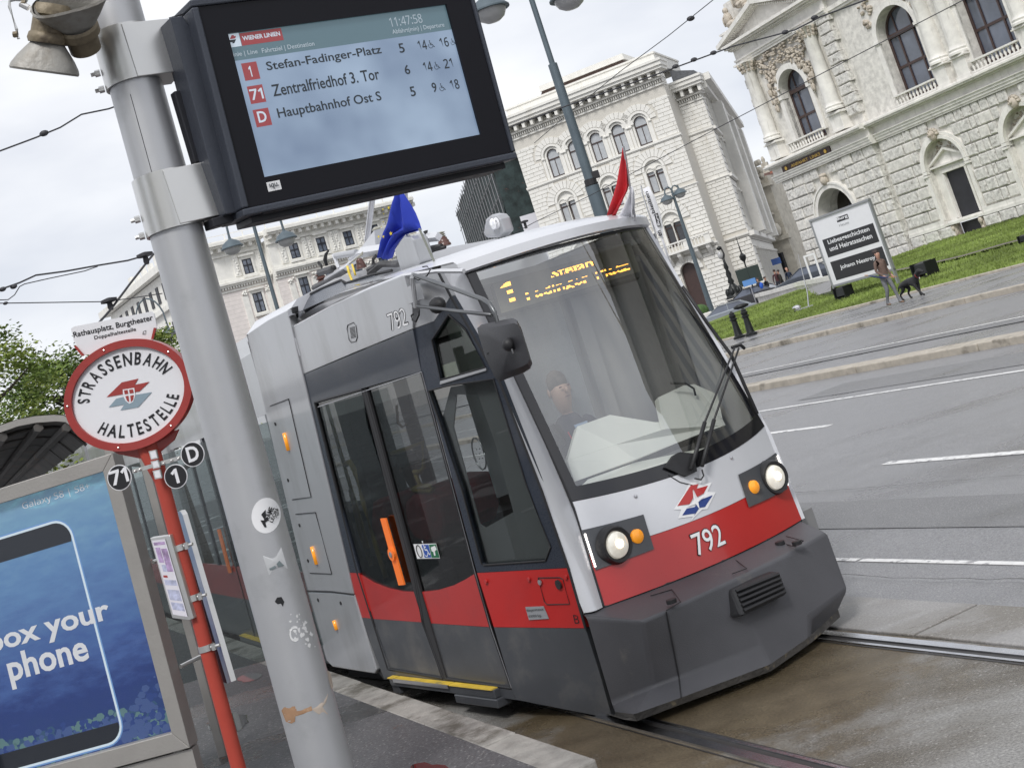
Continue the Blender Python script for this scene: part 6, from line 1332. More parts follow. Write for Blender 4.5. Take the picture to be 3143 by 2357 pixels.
for nm,(top,bot,arm) in {'a':(k4(880,170),k4(1000,560),[k4(880,170),k4(1225,135),k4(1335,515),k4(1003,558)]),'b':(k4(1180,1235),k4(1310,1640),[k4(1180,1237),k4(1525,1170),k4(1645,1555),k4(1312,1630)])}.items():
    zt=onp(*top,PC+np.array([0,-PR,0]),(0,1,0))[2]; zb=onp(*bot,PC+np.array([0,-PR,0]),(0,1,0))[2]
    mb=clampy(zt,zb,None); mb.v=[tuple(inv(np.array(v))) for v in mb.v]; mb.obj('pole_clamp',M_clamp,di,'auto')
    # arm: plane tangent to the pole, running to the casing
    n=np.array([dN[0],dN[1],0]); n/=np.linalg.norm(n); Pp=PC+n*(PR+.014)
    P=[onp(*q,Pp,n) for q in arm]; mb=MB(); mb.prism([inv(p) for p in P],inv(P[0]-n*.16)-inv(P[0])); mb.obj('clamp_arm',M_clamp,di,bev=.003)
    for f in (.62,.92):
        zz_=zt+(zb-zt)*f; u=np.array([-.75,-.66,0]); u=u/np.linalg.norm(u); c=PC+u*(PR+.012); c[2]=zz_
        side=np.array([-1,-.15,0]); side/=np.linalg.norm(side); c=PC+side*(PR+.016); c[2]=zz_
        mb=MB(); mb.tube([inv(c),inv(c+side*.02)],.014,6); mb.tube([inv(c+side*.02),inv(c+side*.035)],.008,8); mb.obj('clamp_bolt',M_clamp,di)
for p in ((k4(1495,20),k4(1480,45)),(k4(1390,90),k4(1350,100))):
    mb=MB(); c=Dq(*p[0],-.1); mb.ell(c,(.014,.014,.014),8,6); mb.tube([c,Dq(*p[1],-.1)],.006,6); mb.obj('cable_anchor',M_case,di)
mb=MB(); mb.tube([Dq(*k4(1230,135),-.1),Dq(*k4(1380,90),-.1)],.003,5); mb.obj('safety_cable',M_case,di)
# ---------------------------------------------------------------- horn loudspeakers
M_hornm=mat('beige_horn',(.33,.32,.295),.5,.1,.12,4,.2,40,dark=(.20,.17,.13),ds=3,dth=(.55,.7)); M_hornb=mat('brown_driver',(.22,.18,.12),.55,.2,.2,6,.3,30,dark=(.08,.06,.045),ds=5,dth=(.55,.68))
def horn(name,label,pm,pt_,rx,ry,Y,mouth,inner=False):
    a=at(*pm,Y); b=at(*pt_,Y); ax=b-a; L_=np.linalg.norm(ax); ax/=L_; s1=np.cross(ax,cF); s1/=np.linalg.norm(s1); s2=np.cross(ax,s1)
    return a,ax,s1,s2,L_
hp=thing('loudspeaker','pair of beige horn loudspeakers above the stop, beside the steel pole','loudspeaker',at(150,160,4.7))
HO=at(150,160,4.7)
def hl(P): return np.array(P)-HO
def supertube(mb,a,ax,s1,s2,prof,n=28,e=3.2):
    rows=[]
    for d,rx,ry,ex in prof:
        r=[]
        for k in range(n+1):
            t=2*math.pi*k/n; c,s=math.cos(t),math.sin(t); q=(abs(c)**ex+abs(s)**ex)**(-1/ex); r.append(hl(a+ax*d+s1*rx*q*c+s2*ry*q*s))
        rows.append(r)
    mb.grid(rows)
a=at(138,205,4.7); b=at(160,70,4.7); ax=(b-a)/np.linalg.norm(b-a); tl=np.array([0,-.35,-.1]); ax=ax+tl*.45; ax/=np.linalg.norm(ax); s1=np.cross(ax,cF); s1/=np.linalg.norm(s1); s2=np.cross(ax,s1)
mb=MB(); R0=.118
supertube(mb,a,ax,s1,s2,[(-.022,R0,.085,3.2),(-.015,R0*1.03,.088,3.2),(0,R0,.083,3.2),(.03,R0*.86,.072,3),(.06,R0*.68,.06,2.6),(.085,R0*.52,.052,2.2),(.10,R0*.44,.048,2)])
supertube(mb,a,ax,s1,s2,[(-.018,R0*.97,.080,3.2),(.03,R0*.82,.066,3),(.08,R0*.45,.045,2),(.09,.01,.01,2)])
mb.obj('horn',M_hornm,hp,'auto')
mb=MB(); supertube(mb,a,ax,s1,s2,[(.085,.070,.070,2),(.10,.076,.076,2),(.12,.072,.072,2),(.125,.066,.066,2),(.185,.064,.064,2),(.19,.074,.074,2),(.21,.074,.074,2),(.23,.06,.06,2),(.235,.0,.0,2)]); mb.obj('driver_housing',M_hornb,hp,'auto')
c2=at(215,15,4.62); ax2=np.array([.12,-.72,.62]); ax2/=np.linalg.norm(ax2); t1_=np.cross(ax2,UP); t1_/=np.linalg.norm(t1_); t2_=np.cross(ax2,t1_)
mb=MB(); supertube(mb,c2,-ax2,t1_,t2_,[(-.02,.132,.075,3.2),(-.012,.138,.080,3.2),(0,.132,.075,3.2),(.05,.10,.062,2.6),(.10,.062,.05,2.2),(.13,.05,.045,2)]); supertube(mb,c2,-ax2,t1_,t2_,[(-.015,.126,.070,3.2),(.05,.09,.055,2.6),(.12,.03,.03,2),(.125,.001,.001,2)]); mb.obj('horn',M_hornm,hp,'auto')
mb=MB(); supertube(mb,c2,-ax2,t1_,t2_,[(.09,.066,.066,2),(.10,.075,.075,2),(.13,.075,.075,2),(.14,.06,.06,2),(.2,.058,.058,2),(.2,.0,.0,2)]); mb.obj('driver_housing',M_hornb,hp,'auto')
kk=Zm(0,0,.42194); A_=lambda x,y,o=4.68: hl(at(*kk(x,y),o))
mb=MB(); mb.tube([A_(200,5),A_(110,0),A_(70,10),A_(68,50),A_(120,215),A_(135,285)],.006,6); mb.tube([A_(150,30),A_(210,60)],.012,8); mb.obj('mounting_bracket',M_clamp,hp)
for p in ((115,255),(175,30),(515,180)):
    mb=MB(); mb.tube([A_(p[0]-18,p[1]),A_(p[0]+14,p[1]-4)],.012,6); mb.obj('bracket_bolt',M_hornb,hp)
mb=MB(); mb.tube([A_(330,215,4.66),A_(380,200,4.64),A_(430,195,4.66),A_(470,165)],.011,8); mb.obj('cable_gland',M_hornb,hp,True)
mb=MB(); mb.tube([A_(300,90,4.75),A_(480,200,4.85),hl(PC+np.array([-.09,0,A_(480,200)[2]+HO[2]]))],.02,8); mb.obj('support_arm',M_clamp,hp)
# ---------------------------------------------------------------- red tram stop sign
YS=6.2
sp0=at(735,2357,YS); sp1=at(500,1500,YS); SPx=(sp0[0]+sp1[0])/2
M_sred_=mat('sign_red',(.34,.035,.030),.45,0,.06,4,.05,60,coat=.3,dark=(.27,.035,.03),ds=3,dth=(.55,.7)); M_swhite=mat('sign_white',(.80,.80,.83),.35,0,.02,4,coat=.4); M_sblk=mat('sign_black',(.015,.015,.018),.4); M_spole=mat('red_post_paint',(.42,.055,.035),.5,0,.08,4,.05,60)
sg=thing('tram_stop_sign','oval red rimmed tram stop sign with timetables on a red post','sign',(SPx,YS,.14))
SO=np.array([SPx,YS,.14]); sxl=lambda P: np.array(P)-SO
mb=MB(); mb.tube([(0,0,0),(0,0,sp1[2]+.12)],.033,20); mb.obj('post',M_spole,sg,'auto')
# sign plate frame: horizontal direction from the picture, vertical
s4=Zm(0,800,.42194)
c_=onp(*s4(925,970),SO+np.array([0,-.03,0]),(0,-1,0))
# orientation found from lettering baselines: nearly square on to the camera, turned a little to the left
saz=math.radians(-6); sU=np.array([math.cos(saz),math.sin(saz),0]); sN=np.array([sU[1],-sU[0],0])
SF=(c_,(sU,UP,sN))
def Sq(x,y,w=0.): return toxf(SF,onp(*s4(x,y),c_+sN*w,sN))
sf=thing('x','x','x',sxl(c_)); 
bpy.data.objects.remove(sf)
def srt(v): return sxl(c_+sU*v[0]+UP*v[1]+sN*v[2])
EX=[Sq(*p) for p in ((445,1010),(1405,1010),(925,560),(925,1375))]
# fit ellipse axes in plate space
pts=[Sq(*p) for p in ((500,1010),(700,735),(925,620),(1180,690),(640,1210),(900,1320),(1130,1270),(1300,1130),(1350,1030),(560,870))]
A_m=np.array([[p[0]**2,p[0]*p[1],p[1]**2,p[0],p[1]] for p in pts]); so_=np.linalg.lstsq(A_m,np.ones(len(pts)),rcond=None)[0]
a_,b_,c2_,d_,e_=so_; ctr=np.linalg.solve(np.array([[2*a_,b_],[b_,2*c2_]]),[-d_,-e_]); kq=1+a_*ctr[0]**2+b_*ctr[0]*ctr[1]+c2_*ctr[1]**2; RX,RY=math.sqrt(kq/a_),math.sqrt(kq/c2_); ECX,ECY=ctr
def disc(name,rx,ry,w0,w1,m,cx=0,cy=0,n=64,parent=None,hole=None,bev=0):
    mb=MB()
    if hole:
        for r,h in (((rx,ry),hole),): 
            ro=[(cx+rx*math.cos(2*math.pi*k/n),cy+ry*math.sin(2*math.pi*k/n)) for k in range(n)]; ri=[(cx+hole[0]*math.cos(2*math.pi*k/n),cy+hole[1]*math.sin(2*math.pi*k/n)) for k in range(n)]
            vs=[srt((x,y,w)) for w in (w0,w1) for rr in (ro,ri) for x,y in rr]; f=[]
            for k in range(n):
                j=(k+1)%n; f+=[(k,j,2*n+j,2*n+k),(n+k,3*n+k,3*n+j,n+j),(2*n+k,2*n+j,3*n+j,3*n+k),(k,n+k,n+j,j)]
            mb.add(vs,f)
    else: mb.prism([srt((cx+rx*math.cos(2*math.pi*k/n),cy+ry*math.sin(2*math.pi*k/n),w0)) for k in range(n)],sN*(w1-w0))
    return mb.obj(name,m,parent or sg,'auto')
pl2=disc('plate',RX+.008,RY+.008,.0,.006,M_swhite,ECX,ECY)
disc('rim',RX+.036,RY+.036,-.03,.022,M_sred_,ECX,ECY,hole=(RX,RY)); disc('back_plate',RX+.034,RY+.034,-.03,-.002,M_sred_,ECX,ECY)
for an in (1.75,3.0,4.35,.6,5.3):
    mb=MB(); c=srt((ECX+(RX+.018)*math.cos(an),ECY+(RY+.018)*math.sin(an),.024)); mb.ell(c,(.005,.005,.005),6,4); mb.obj('rivet',M_clamp,sg)
def arctext(s,top,r_in,m,a0,a1,hh):
    n=len(s); ws=[]
    meshes=[textmesh(ch,.02) for ch in s]; wd_=[ (v[:,0].max()-v[:,0].min()) for me,v in meshes]; tot=sum(wd_)+.22*(n-1); cur=0
    for (me,v),w in zip(meshes,wd_):
        x0_=v[:,0].min(); P=[]
        for x,y in v[:,:2]:
            t=(cur+(x-x0_))/tot; an=a0+(a1-a0)*t; rr=r_in+(y/.7)*hh if top else r_in+hh-(y/.7)*hh
            # offset inside the ellipse
            fx,fy=(RX-(.10 - rr)),(RY-(.10 - rr)); P.append(srt((ECX+fx*math.cos(an),ECY+fy*math.sin(an),.0085)))
        me.vertices.foreach_set('co',np.array(P).ravel()); me.materials.clear(); me.materials.append(m); me.update(); put('lettering',me,pl2); cur+=w+.22
pl2.parent=sg
arctext('STRASSENBAHN',True,.016,M_sblk,math.radians(171),math.radians(18),.058); arctext('HALTESTELLE',False,.016,M_sblk,math.radians(220),math.radians(338),.058)
def spoly(name,pts,m,w): mb=MB(); mb.add([srt((*Sq(*p)[:2],w)) for p in pts],[tuple(range(len(pts)))]); return mb.obj(name,m,pl2)
M_sblue=mat('sign_grey_blue',(.26,.34,.40),.4)
spoly('emblem_red',[(780,992),(890,885),(1012,857),(985,902),(1093,880),(1020,950),(990,955)],M_sred_,.0085); spoly('emblem_grey',[(795,1067),(850,1003),(900,990),(1110,955),(1010,1065),(880,1088),(910,1045)],M_sblue,.0085)
spoly('emblem_shield',[(898,937),(982,924),(990,980),(975,1025),(948,1040),(920,1020),(902,985)],M_swhite,.0095)
for q_ in ([(908,943),(934,939),(940,968),(914,972)],[(945,938),(974,934),(979,962),(950,966)],[(918,985),(941,981),(946,1028),(930,1018)],[(953,980),(980,976),(975,1010),(958,1028)]): spoly('emblem_field',q_,M_sred_,.0105)
# name plate on top
npts=[(508,495),(530,480),(1095,370),(1115,385),(1135,490),(1095,600),(600,690),(530,590)]
mb=MB(); mb.prism([srt((*Sq(*p)[:2],-.012)) for p in npts],-sN*.006); nm_=mb.obj('name_board',M_swhite,sg)
def stx(s,a,b,h,m,w=-.010,bold=.015,parent=None):
    A,B,Hh=Sq(*a),Sq(*b),Sq(*h); X=(B-A)[:2]; 
    Xd=sU*(X[0])+UP*(X[1]); wl_=np.linalg.norm(Xd); Xd/=wl_; Yd=np.cross(sN,Xd); O=srt((A[0],A[1],w)); hh=abs(Hh[1]-A[1])
    return text('lettering',s,parent or nm_,m,O,Xd,Yd,w=wl_,h=hh,bold=bold,off=0)
stx('Rathausplatz, Burgtheater',(532,572),(1110,445),(522,520),M_sblk); stx('Doppelhaltestelle',(682,582),(985,518),(676,548),M_sblk,bold=.01); stx('47',(1032,545),(1062,538),(1026,515),M_sblk,bold=.0)
for q_ in ([(535,622),(550,618),(612,688),(595,695)],[(1118,488),(1135,490),(1115,570),(1098,572)]):
    mb=MB(); mb.prism([srt((*Sq(*p)[:2],-.008)) for p in q_],sN*.008); mb.obj('name_board_bracket',M_sred_,sg)
mb=MB(); mb.prism([srt((*Sq(*p)[:2],-.02)) for p in ((780,1375),(1285,1230),(1250,1310),(1150,1395),(1100,1425),(1020,1445),(850,1410))],-sN*.02); mb.obj('sign_gusset',M_sred_,sg)
mb=MB(); mb.tube([srt((*Sq(1000,1280)[:2],-.035)),srt((*Sq(1040,1400)[:2],-.035)),(0,0,sp1[2]-.10)],.033,16); mb.obj('post_head',M_spole,sg,'auto')
# route discs on a steel strap
mb=MB(); A=Sq(960,1535,.03);B=Sq(1330,1425,.03); mb.prism([srt(v) for v in (Sq(960,1520,.03),Sq(1330,1412,.03),Sq(1330,1442,.03),Sq(965,1548,.03))],-sN*.004); mb.obj('strap',M_clamp,sg)
for p in ((982,1532),(1018,1520),(1190,1475),(1247,1455),(1298,1440)): mb=MB(); c=srt(Sq(*p,.034)); mb.ell(c,(.008,.008,.008),8,5); mb.obj('strap_bolt',M_clamp,sg,True)
def rdisc(cx,cy,r_,s,ta,tb,th_):
    c=Sq(cx,cy,.036); e=Sq(cx+r_,cy,.036); R=abs(e[0]-c[0])
    d=disc('route_disc',R,R,.036,.040,M_swhite,c[0],c[1],40); disc('route_disc_face',R*.93,R*.93,.040,.0415,M_sblk,c[0],c[1],40,parent=d)
    A,B,Hh=Sq(*ta,.042),Sq(*tb,.042),Sq(*th_,.042); text('lettering',s,d,M_swhite,srt((A[0],A[1],.0425)),sU,UP,w=B[0]-A[0],h=Hh[1]-A[1],bold=.03,off=0)
rdisc(871,1577,92,'71',(815,1640),(945,1610),(795,1535)); rdisc(1281,1568,88,'1',(1262,1628),(1312,1620),(1245,1520)); rdisc(1403,1407,90,'D',(1375,1470),(1460,1450),(1352,1360))
for y0_,y1_ in ((1378,1448),(1452,1515),(1520,1590)):
    f=(y0_-1378)/220*45; q_=[(1080+f,y0_+8),(1135+f,y0_-4),(1150+f,y1_-10),(1098+f,y1_)]; mb=MB(); mb.prism([srt(Sq(*p,.045)) for p in q_],-sN*.012); tb_=mb.obj('zone_plate',M_clamp,sg); mb=MB(); q2=[(1090+f,y0_+14),(1130+f,y0_+4),(1143+f,y1_-18),(1103+f,y1_-8)]; mb.add([srt(Sq(*p,.046)) for p in q2],[(0,1,2,3)]); mb.obj('zone_paper',M_swhite,tb_)
# timetable cases on the post
zt_=Zm(350,1300,.6374); tcn=np.array([-.35,-.94,0]); tcn/=np.linalg.norm(tcn)
def pq(p,o): P0=SO-np.array([.05,.02,0]); return sxl(onp(*p,P0+tcn*o,tcn))
M_paper=mat('printed_paper',(.72,.70,.76),.5,0,.05,8); M_map=mat('map_print',(.42,.30,.50),.6,0,.5,26); M_mapr=mat('map_print_blue',(.45,.47,.62),.6,0,.35,40)
c4=[zt_(175,548),zt_(252,537),zt_(360,945),zt_(282,935)]
mb=MB(); mb.prism([pq(p,.02) for p in (zt_(173,550),zt_(268,536),zt_(383,938),zt_(360,947),zt_(280,936))],-tcn*.03); tc_=mb.obj('timetable_case',M_clamp,sg,bev=.003); tc_['label']='slim timetable case with map, left of the red post'
mb=MB(); mb.add([pq(p,.023) for p in (zt_(181,562),zt_(246,555),zt_(355,930),zt_(284,918))],[(0,1,2,3)]); pp=mb.obj('timetable_sheet',M_paper,tc_)
def mixp(u,v): a,b,c,d=[np.array(q) for q in (zt_(181,562),zt_(246,555),zt_(355,930),zt_(284,918))]; return tuple((a*(1-u)+b*u)*(1-v)+(d*(1-u)+c*u)*v)
for (u0,u1,v0,v1,m) in ((.08,.9,.03,.07,M_map),(.1,.45,.1,.3,M_map),(.5,.92,.12,.42,M_map),(.2,.5,.33,.42,M_mapr),(.1,.4,.47,.5,M_sred_),(.08,.92,.53,.6,M_mapr),(.1,.92,.66,.8,M_mapr),(.1,.92,.83,.93,M_mapr)):
    mb=MB(); mb.add([pq(mixp(a,b),.0235) for a,b in ((u0,v0),(u1,v0),(u1,v1),(u0,v1))],[(0,1,2,3)]); mb.obj('printed_block',m,pp)
bn=np.array([.93,-.36,0]); bn/=np.linalg.norm(bn)
def eq2(p,o=0): n2=np.array([-.9,-.43,0]); n2/=np.linalg.norm(n2); P0=SO+np.array([.06,.0,0]); return sxl(onp(*p,P0-n2*o,n2))
bp_=[zt_(268,432),zt_(312,421),zt_(328,440),zt_(562,1240),zt_(548,1250),zt_(500,1238)]
n2=np.array([-.9,-.43,0]); n2/=np.linalg.norm(n2)
mb=MB(); mb.prism([eq2(p) for p in bp_],-n2*.003); bb=mb.obj('notice_board',mat('dark_notice',(.05,.022,.026),.85,0,.5,6,spec=.03),sg); bb['label']='narrow dark notice board with a pale edge, right of the red post'
mb=MB(); mb.prism([eq2(p,-.002) for p in (zt_(302,424),zt_(318,421),zt_(330,440),zt_(564,1243),zt_(545,1250))],-n2*.024); mb.obj('board_edge',M_clamp,bb)
for p in ((300,600),(370,840),(430,1082)):
    c=onp(*zt_(*p),SO,(0,-1,0)); mb=MB(); mb.lathe([(.037,-.014),(.037,.014)],(0,0,c[2]-.14),'z',20); mb.tube([(.03,-.03,c[2]-.14),(.075,-.045,c[2]-.14)],.008,6); mb.tube([(.045,-.04,c[2]-.155),(.045,-.04,c[2]-.125)],.011,8); mb.obj('post_clamp',M_clamp,sg)
# ---------------------------------------------------------------- lit poster case and shelter
pcz=Zm(0,1350,.6072)
paz=math.radians(165); YP=7.6
CF0=at(*pcz(960,1555),YP); cU_=np.array([-math.cos(paz),-math.sin(paz),0]); 
# direction from top edge vanishing point
_vp=ray(-20831,8046.); cU_=-np.array([_vp[0],_vp[1],0]); cU_/=np.linalg.norm(cU_); cN=np.array([cU_[1],-cU_[0],0]); 
if cN@(cC-CF0)<0: cN=-cN
CFR=(CF0,(cU_,UP,cN))
def Cq(x,y,w=0.): return toxf(CFR,onp(*pcz(x,y),CF0+cN*w,cN))
ca=thing('poster_case','backlit poster case with an underwater telephone advertisement at the shelter end','poster case',CF0,CFR[1])
TR=Cq(540,75);BRr=Cq(960,1555); xr=0.; xl=-1.28; yt=TR[1]; yb=0.
fw=.085
M_frame=mat('shelter_frame_grey',(.36,.345,.325),.5,.4,.06,4,.08,60)
mb=MB(); mb.prism([(xl,yt,-.12),(xr,yt,-.12),(xr-fw,yt-fw,-.12),(xl+fw,yt-fw,-.12)],(0,0,.12)); mb.prism([(xl,yb,-.12),(xr,yb,-.12),(xr-fw,yb+fw*1.2,-.12),(xl+fw,yb+fw*1.2,-.12)],(0,0,.12)); mb.prism([(xr,yb,-.12),(xr,yt,-.12),(xr-fw,yt-fw,-.12),(xr-fw,yb+fw*1.2,-.12)],(0,0,.12)); mb.prism([(xl,yb,-.12),(xl,yt,-.12),(xl+fw,yt-fw,-.12),(xl+fw,yb+fw*1.2,-.12)],(0,0,.12)); mb.obj('frame',M_frame,ca,bev=.004)
mb=MB(); mb.box(xl+fw,xr-fw,yb+fw,yt-fw,-.12,-.06); mb.box(xl,xr,yb-.4,yb-.01,-.1,-.02); mb.box(xr-.12,xr-.06,yb-.72,yb-.0,-.09,-.03); mb.box(xl+.06,xl+.12,yb-.72,yb,-.09,-.03); mb.obj('backing',M_frame,ca)
def postermat():
    m=bpy.data.materials.new('underwater_print'); m.use_nodes=True; t=m.node_tree; b=t.nodes['Principled BSDF']; l=t.links.new
    co=N(t,'ShaderNodeTexCoord'); sp_=N(t,'ShaderNodeSeparateXYZ'); l(co.outputs['Object'],sp_.inputs[0])
    mr=N(t,'ShaderNodeMapRange'); mr.inputs[1].default_value=0; mr.inputs[2].default_value=yt; l(sp_.outputs[1],mr.inputs[0])
    mpn=N(t,'ShaderNodeMapping'); mpn.inputs['Scale'].default_value=(2.2,6,1); mpn.inputs['Rotation'].default_value=(0,0,.5); l(co.outputs['Object'],mpn.inputs[0]); n=N(t,'ShaderNodeTexNoise'); n.inputs['Scale'].default_value=2.4; n.inputs['Detail'].default_value=7; n.inputs['Roughness'].default_value=.65; l(mpn.outputs[0],n.inputs['Vector'])
    ad=N(t,'ShaderNodeMath',op='MULTIPLY_ADD'); ad.inputs[1].default_value=.42; l(n.outputs[0],ad.inputs[0]); l(mr.outputs[0],ad.inputs[2])
    r=N(t,'ShaderNodeValToRGB'); E=r.color_ramp.elements; E[0].position=.22; E[0].color=(.012,.035,.12,1); E[1].position=1.28 if False else 1.; E[1].color=(.16,.36,.46,1)
    for p,c in ((.38,(.012,.03,.13,1)),(.5,(.035,.075,.22,1)),(.75,(.075,.16,.31,1)),(.95,(.13,.25,.36,1))): e_=E.new(p); e_.color=c
    sb_=N(t,'ShaderNodeMath',op='MULTIPLY'); sb_.inputs[1].default_value=.84; l(ad.outputs[0],sb_.inputs[0]); l(sb_.outputs[0],r.inputs[0]); l(r.outputs[0],b.inputs['Base Color']); l(r.outputs[0],b.inputs['Emission Color']); b.inputs['Emission Strength'].default_value=.35; b.inputs['Roughness'].default_value=.6; return m
mb=MB(); mb.box(xl+fw,xr-fw,yb+fw*1.2,yt-fw,-.058,-.05); po_=mb.obj('poster',postermat(),ca)
M_glow=mat('print_white_glow',(.62,.72,.80),.5,emit=.12); M_pdark=mat('print_dark',(.014,.018,.028),.4)
def rrect(cx0,cx1,cy0,cy1,r,n=6):
    o=[]
    for x,y,a in ((cx1-r,cy1-r,0),(cx0+r,cy1-r,.5*math.pi),(cx0+r,cy0+r,math.pi),(cx1-r,cy0+r,1.5*math.pi)): o+=[(x+r*math.cos(a+k/n*math.pi/2),y+r*math.sin(a+k/n*math.pi/2)) for k in range(n+1)]
    return o
pt0=Cq(340,400,-.05); pt1=Cq(640,1480,-.05); phx1=(Cq(345,470,-.05)[0]+Cq(640,1440,-.05)[0])/2; phy1=Cq(300,400,-.05)[1]; phy0=Cq(560,1540,-.05)[1]; phx0=phx1-.88
def ringp(name,R1,R2,w,m):
    n=len(R1); mb=MB(); mb.add([(x,y,w) for x,y in R1+R2],[(k,(k+1)%n,n+(k+1)%n,n+k) for k in range(n)]); return mb.obj(name,m,po_)
# printed phone outline
m_soft=mat('print_soft_glow',(.14,.28,.55),.5,emit=.15)
def clipx(P): return [(max(x,xl+fw+.002),max(y,yb+fw*1.2+.002)) for x,y in P]
r1=rrect(phx0,phx1,phy0,phy1,.11); r2=rrect(phx0+.013,phx1-.013,phy0+.013,phy1-.013,.097); r3=rrect(phx0+.045,phx1-.035,phy0+.13,phy1-.14,.06); r0=rrect(phx0-.008,phx1+.008,phy0-.008,phy1+.008,.118)
ringp('phone_halo',clipx(r0),clipx(r1),-.0490,m_soft); ringp('phone_rim',clipx(r1),clipx(r2),-.0488,M_glow)
mb=MB(); 
top=[(x,y) for x,y in r2 if y>phy1-.14]; mb.add([(max(x,xl+fw),y,-.0486) for x,y in top]+[(max(phx0+.02,xl+fw),phy1-.14,-.0486),(phx1-.02,phy1-.14,-.0486)],[tuple(range(len(top)+2))])
bt=[(x,y) for x,y in r2 if y<phy0+.11]; mb.add([(max(phx0+.02,xl+fw),phy0+.11,-.0486)]+[(max(x,xl+fw),y,-.0486) for x,y in bt]+[(phx1-.02,phy0+.11,-.0486)],[tuple(range(len(bt)+2))]); mb.obj('phone_bezel',M_pdark,po_)
def ctx(s,a,b,h,bold,m=M_swhite):
    A,B,Hh=Cq(*a,-.05),Cq(*b,-.05),Cq(*h,-.05); return text('lettering',s,po_,m,(A[0],A[1],-.0478),(1,0,0),(0,1,0),w=B[0]-A[0],h=abs(Hh[1]-A[1]),bold=bold,off=0)
ctx('Galaxy S8 | S8+',(120,360),(460,255),(116,315),.0); ctx('box your',(-40,1110),(565,905),(-75,975),.025); ctx('phone',(65,1262),(465,1140),(20,1090),.025)
rg=random.Random(12); cm=[mat('coral_a',(.03,.08,.16),.6,emit=.1),mat('coral_b',(.10,.19,.20),.6,emit=.1),mat('coral_c',(.02,.05,.20),.6,emit=.1),mat('coral_d',(.05,.09,.24),.6,emit=.1)]
for mi_ in range(4):
    mb=MB()
    for k in range(230):
        x=rg.uniform(xl+fw+.02,xr-fw-.02); lim=.10+.08*abs(math.sin(x*5+mi_))+.26*max(0,(x+.3)/.3)*(mi_>1); y=yb+fw*1.2+.015+lim*rg.random()**1.5; r=rg.uniform(.008,.03)
        mb.add([(x+r*math.cos(t)*rg.uniform(.8,1.2),y+r*math.sin(t)*rg.uniform(.7,1.),-.0498+mi_*.00008+k*2e-7) for t in np.linspace(0,5.2,6)],[tuple(range(6))])
    mb.obj('coral_print',cm[mi_],po_,kind='stuff')
mb=MB(); mb.add([(xl+fw,yb+fw*1.2,-.047),(xr-fw,yb+fw*1.2,-.047),(xr-fw,yt-fw,-.047),(xl+fw,yt-fw,-.047)],[(0,1,2,3)]); mb.obj('cover_glass',glass('poster_glass',(.97,.98,.98),.035,.02,.8),ca)
# shelter
sh=thing('tram_shelter','grey steel shelter with a curved ribbed roof behind the poster case','shelter',CF0,CFR[1])
def post(pA,pB,w,dep):
    a=Cq(*pA,w);b=Cq(*pB,w); mb=MB(); x=(a[0]+b[0])/2; mb.box(x-.03,x+.03,b[1],a[1],w-dep,w); return mb.obj('post',M_frame,sh,bev=.004)
a=Cq(590,240,-.35); mb=MB(); mb.box(a[0]-.02,a[0]+.045,-.72,a[1]+.25,-.42,-.35); mb.obj('post',M_frame,sh,bev=.005)
a=Cq(760,240,-1.6); mb=MB(); mb.box(a[0]-.03,a[0]+.03,-.72,a[1]+.3,-1.65,-1.6); mb.obj('post',M_frame,sh,bev=.005)
for v in (1.02,.42): a=Cq(740,780,-.3); mb=MB(); mb.tube([(.12,v,-.37),(.06,v,-.2),(.02,v,-.1)],.012,8); mb.obj('bracket',M_clamp,sh)
s7=Zm(0,800,.42194)
def roofp(x,y,w): P=onp(*s7(x,y),CF0+cN*w,cN); return toxf(CFR,P)
rim=[(-200,1290),(0,1200),(130,1155),(260,1130),(400,1120),(470,1125),(520,1160),(640,1250)]
rp=[roofp(x,y,-.3) for x,y in rim]
M_sroof=mat('shelter_roof_under',(.09,.085,.08),.6,0,.3,3,.2,20,dark=(.14,.10,.07),ds=3,dth=(.55,.7))
vL=np.array([rD@CFR[1][0],0,rD@CFR[1][2]]); mb=MB(); back=[p+vL*9+np.array([0,-.1,0]) for p in rp]; mb.grid([rp,[p+np.array([0,-.045,0]) for p in rp]]); mb.grid([[p+np.array([0,-.045,0]) for p in rp],[p+np.array([0,-.045,0]) for p in back]]); mb.obj('roof_sheet',M_sroof,sh,'auto')
mb=MB(); mb.grid([[p+np.array([0,.003,.0]) for p in rp],[p+np.array([0,.003,0]) for p in back]]); mb.grid([[p+np.array([0,.0,.012]) for p in rp],[p+np.array([0,-.04,.012]) for p in rp]]); mb.obj('roof_top',M_frame,sh,'auto')
for k in range(7): 
    mb=MB(); o=vL*(.25+k*.8)+np.array([0,-.06,0]); mb.tube([p+o for p in rp],.011,6); mb.obj('roof_rib',M_sroof,sh,'auto')
for i in (1,3,5): mb=MB(); mb.tube([rp[i]+np.array([0,-.07,0]),back[i]+np.array([0,-.07,0])],.03,6); mb.obj('roof_beam',M_sroof,sh)
mb=MB(); mb.box(-3,-.1,-.2,1.62,-3.3,-3.28); mb.obj('rear_glass',glass('shelter_glass',(.55,.6,.6),.06,.01,1.),sh)
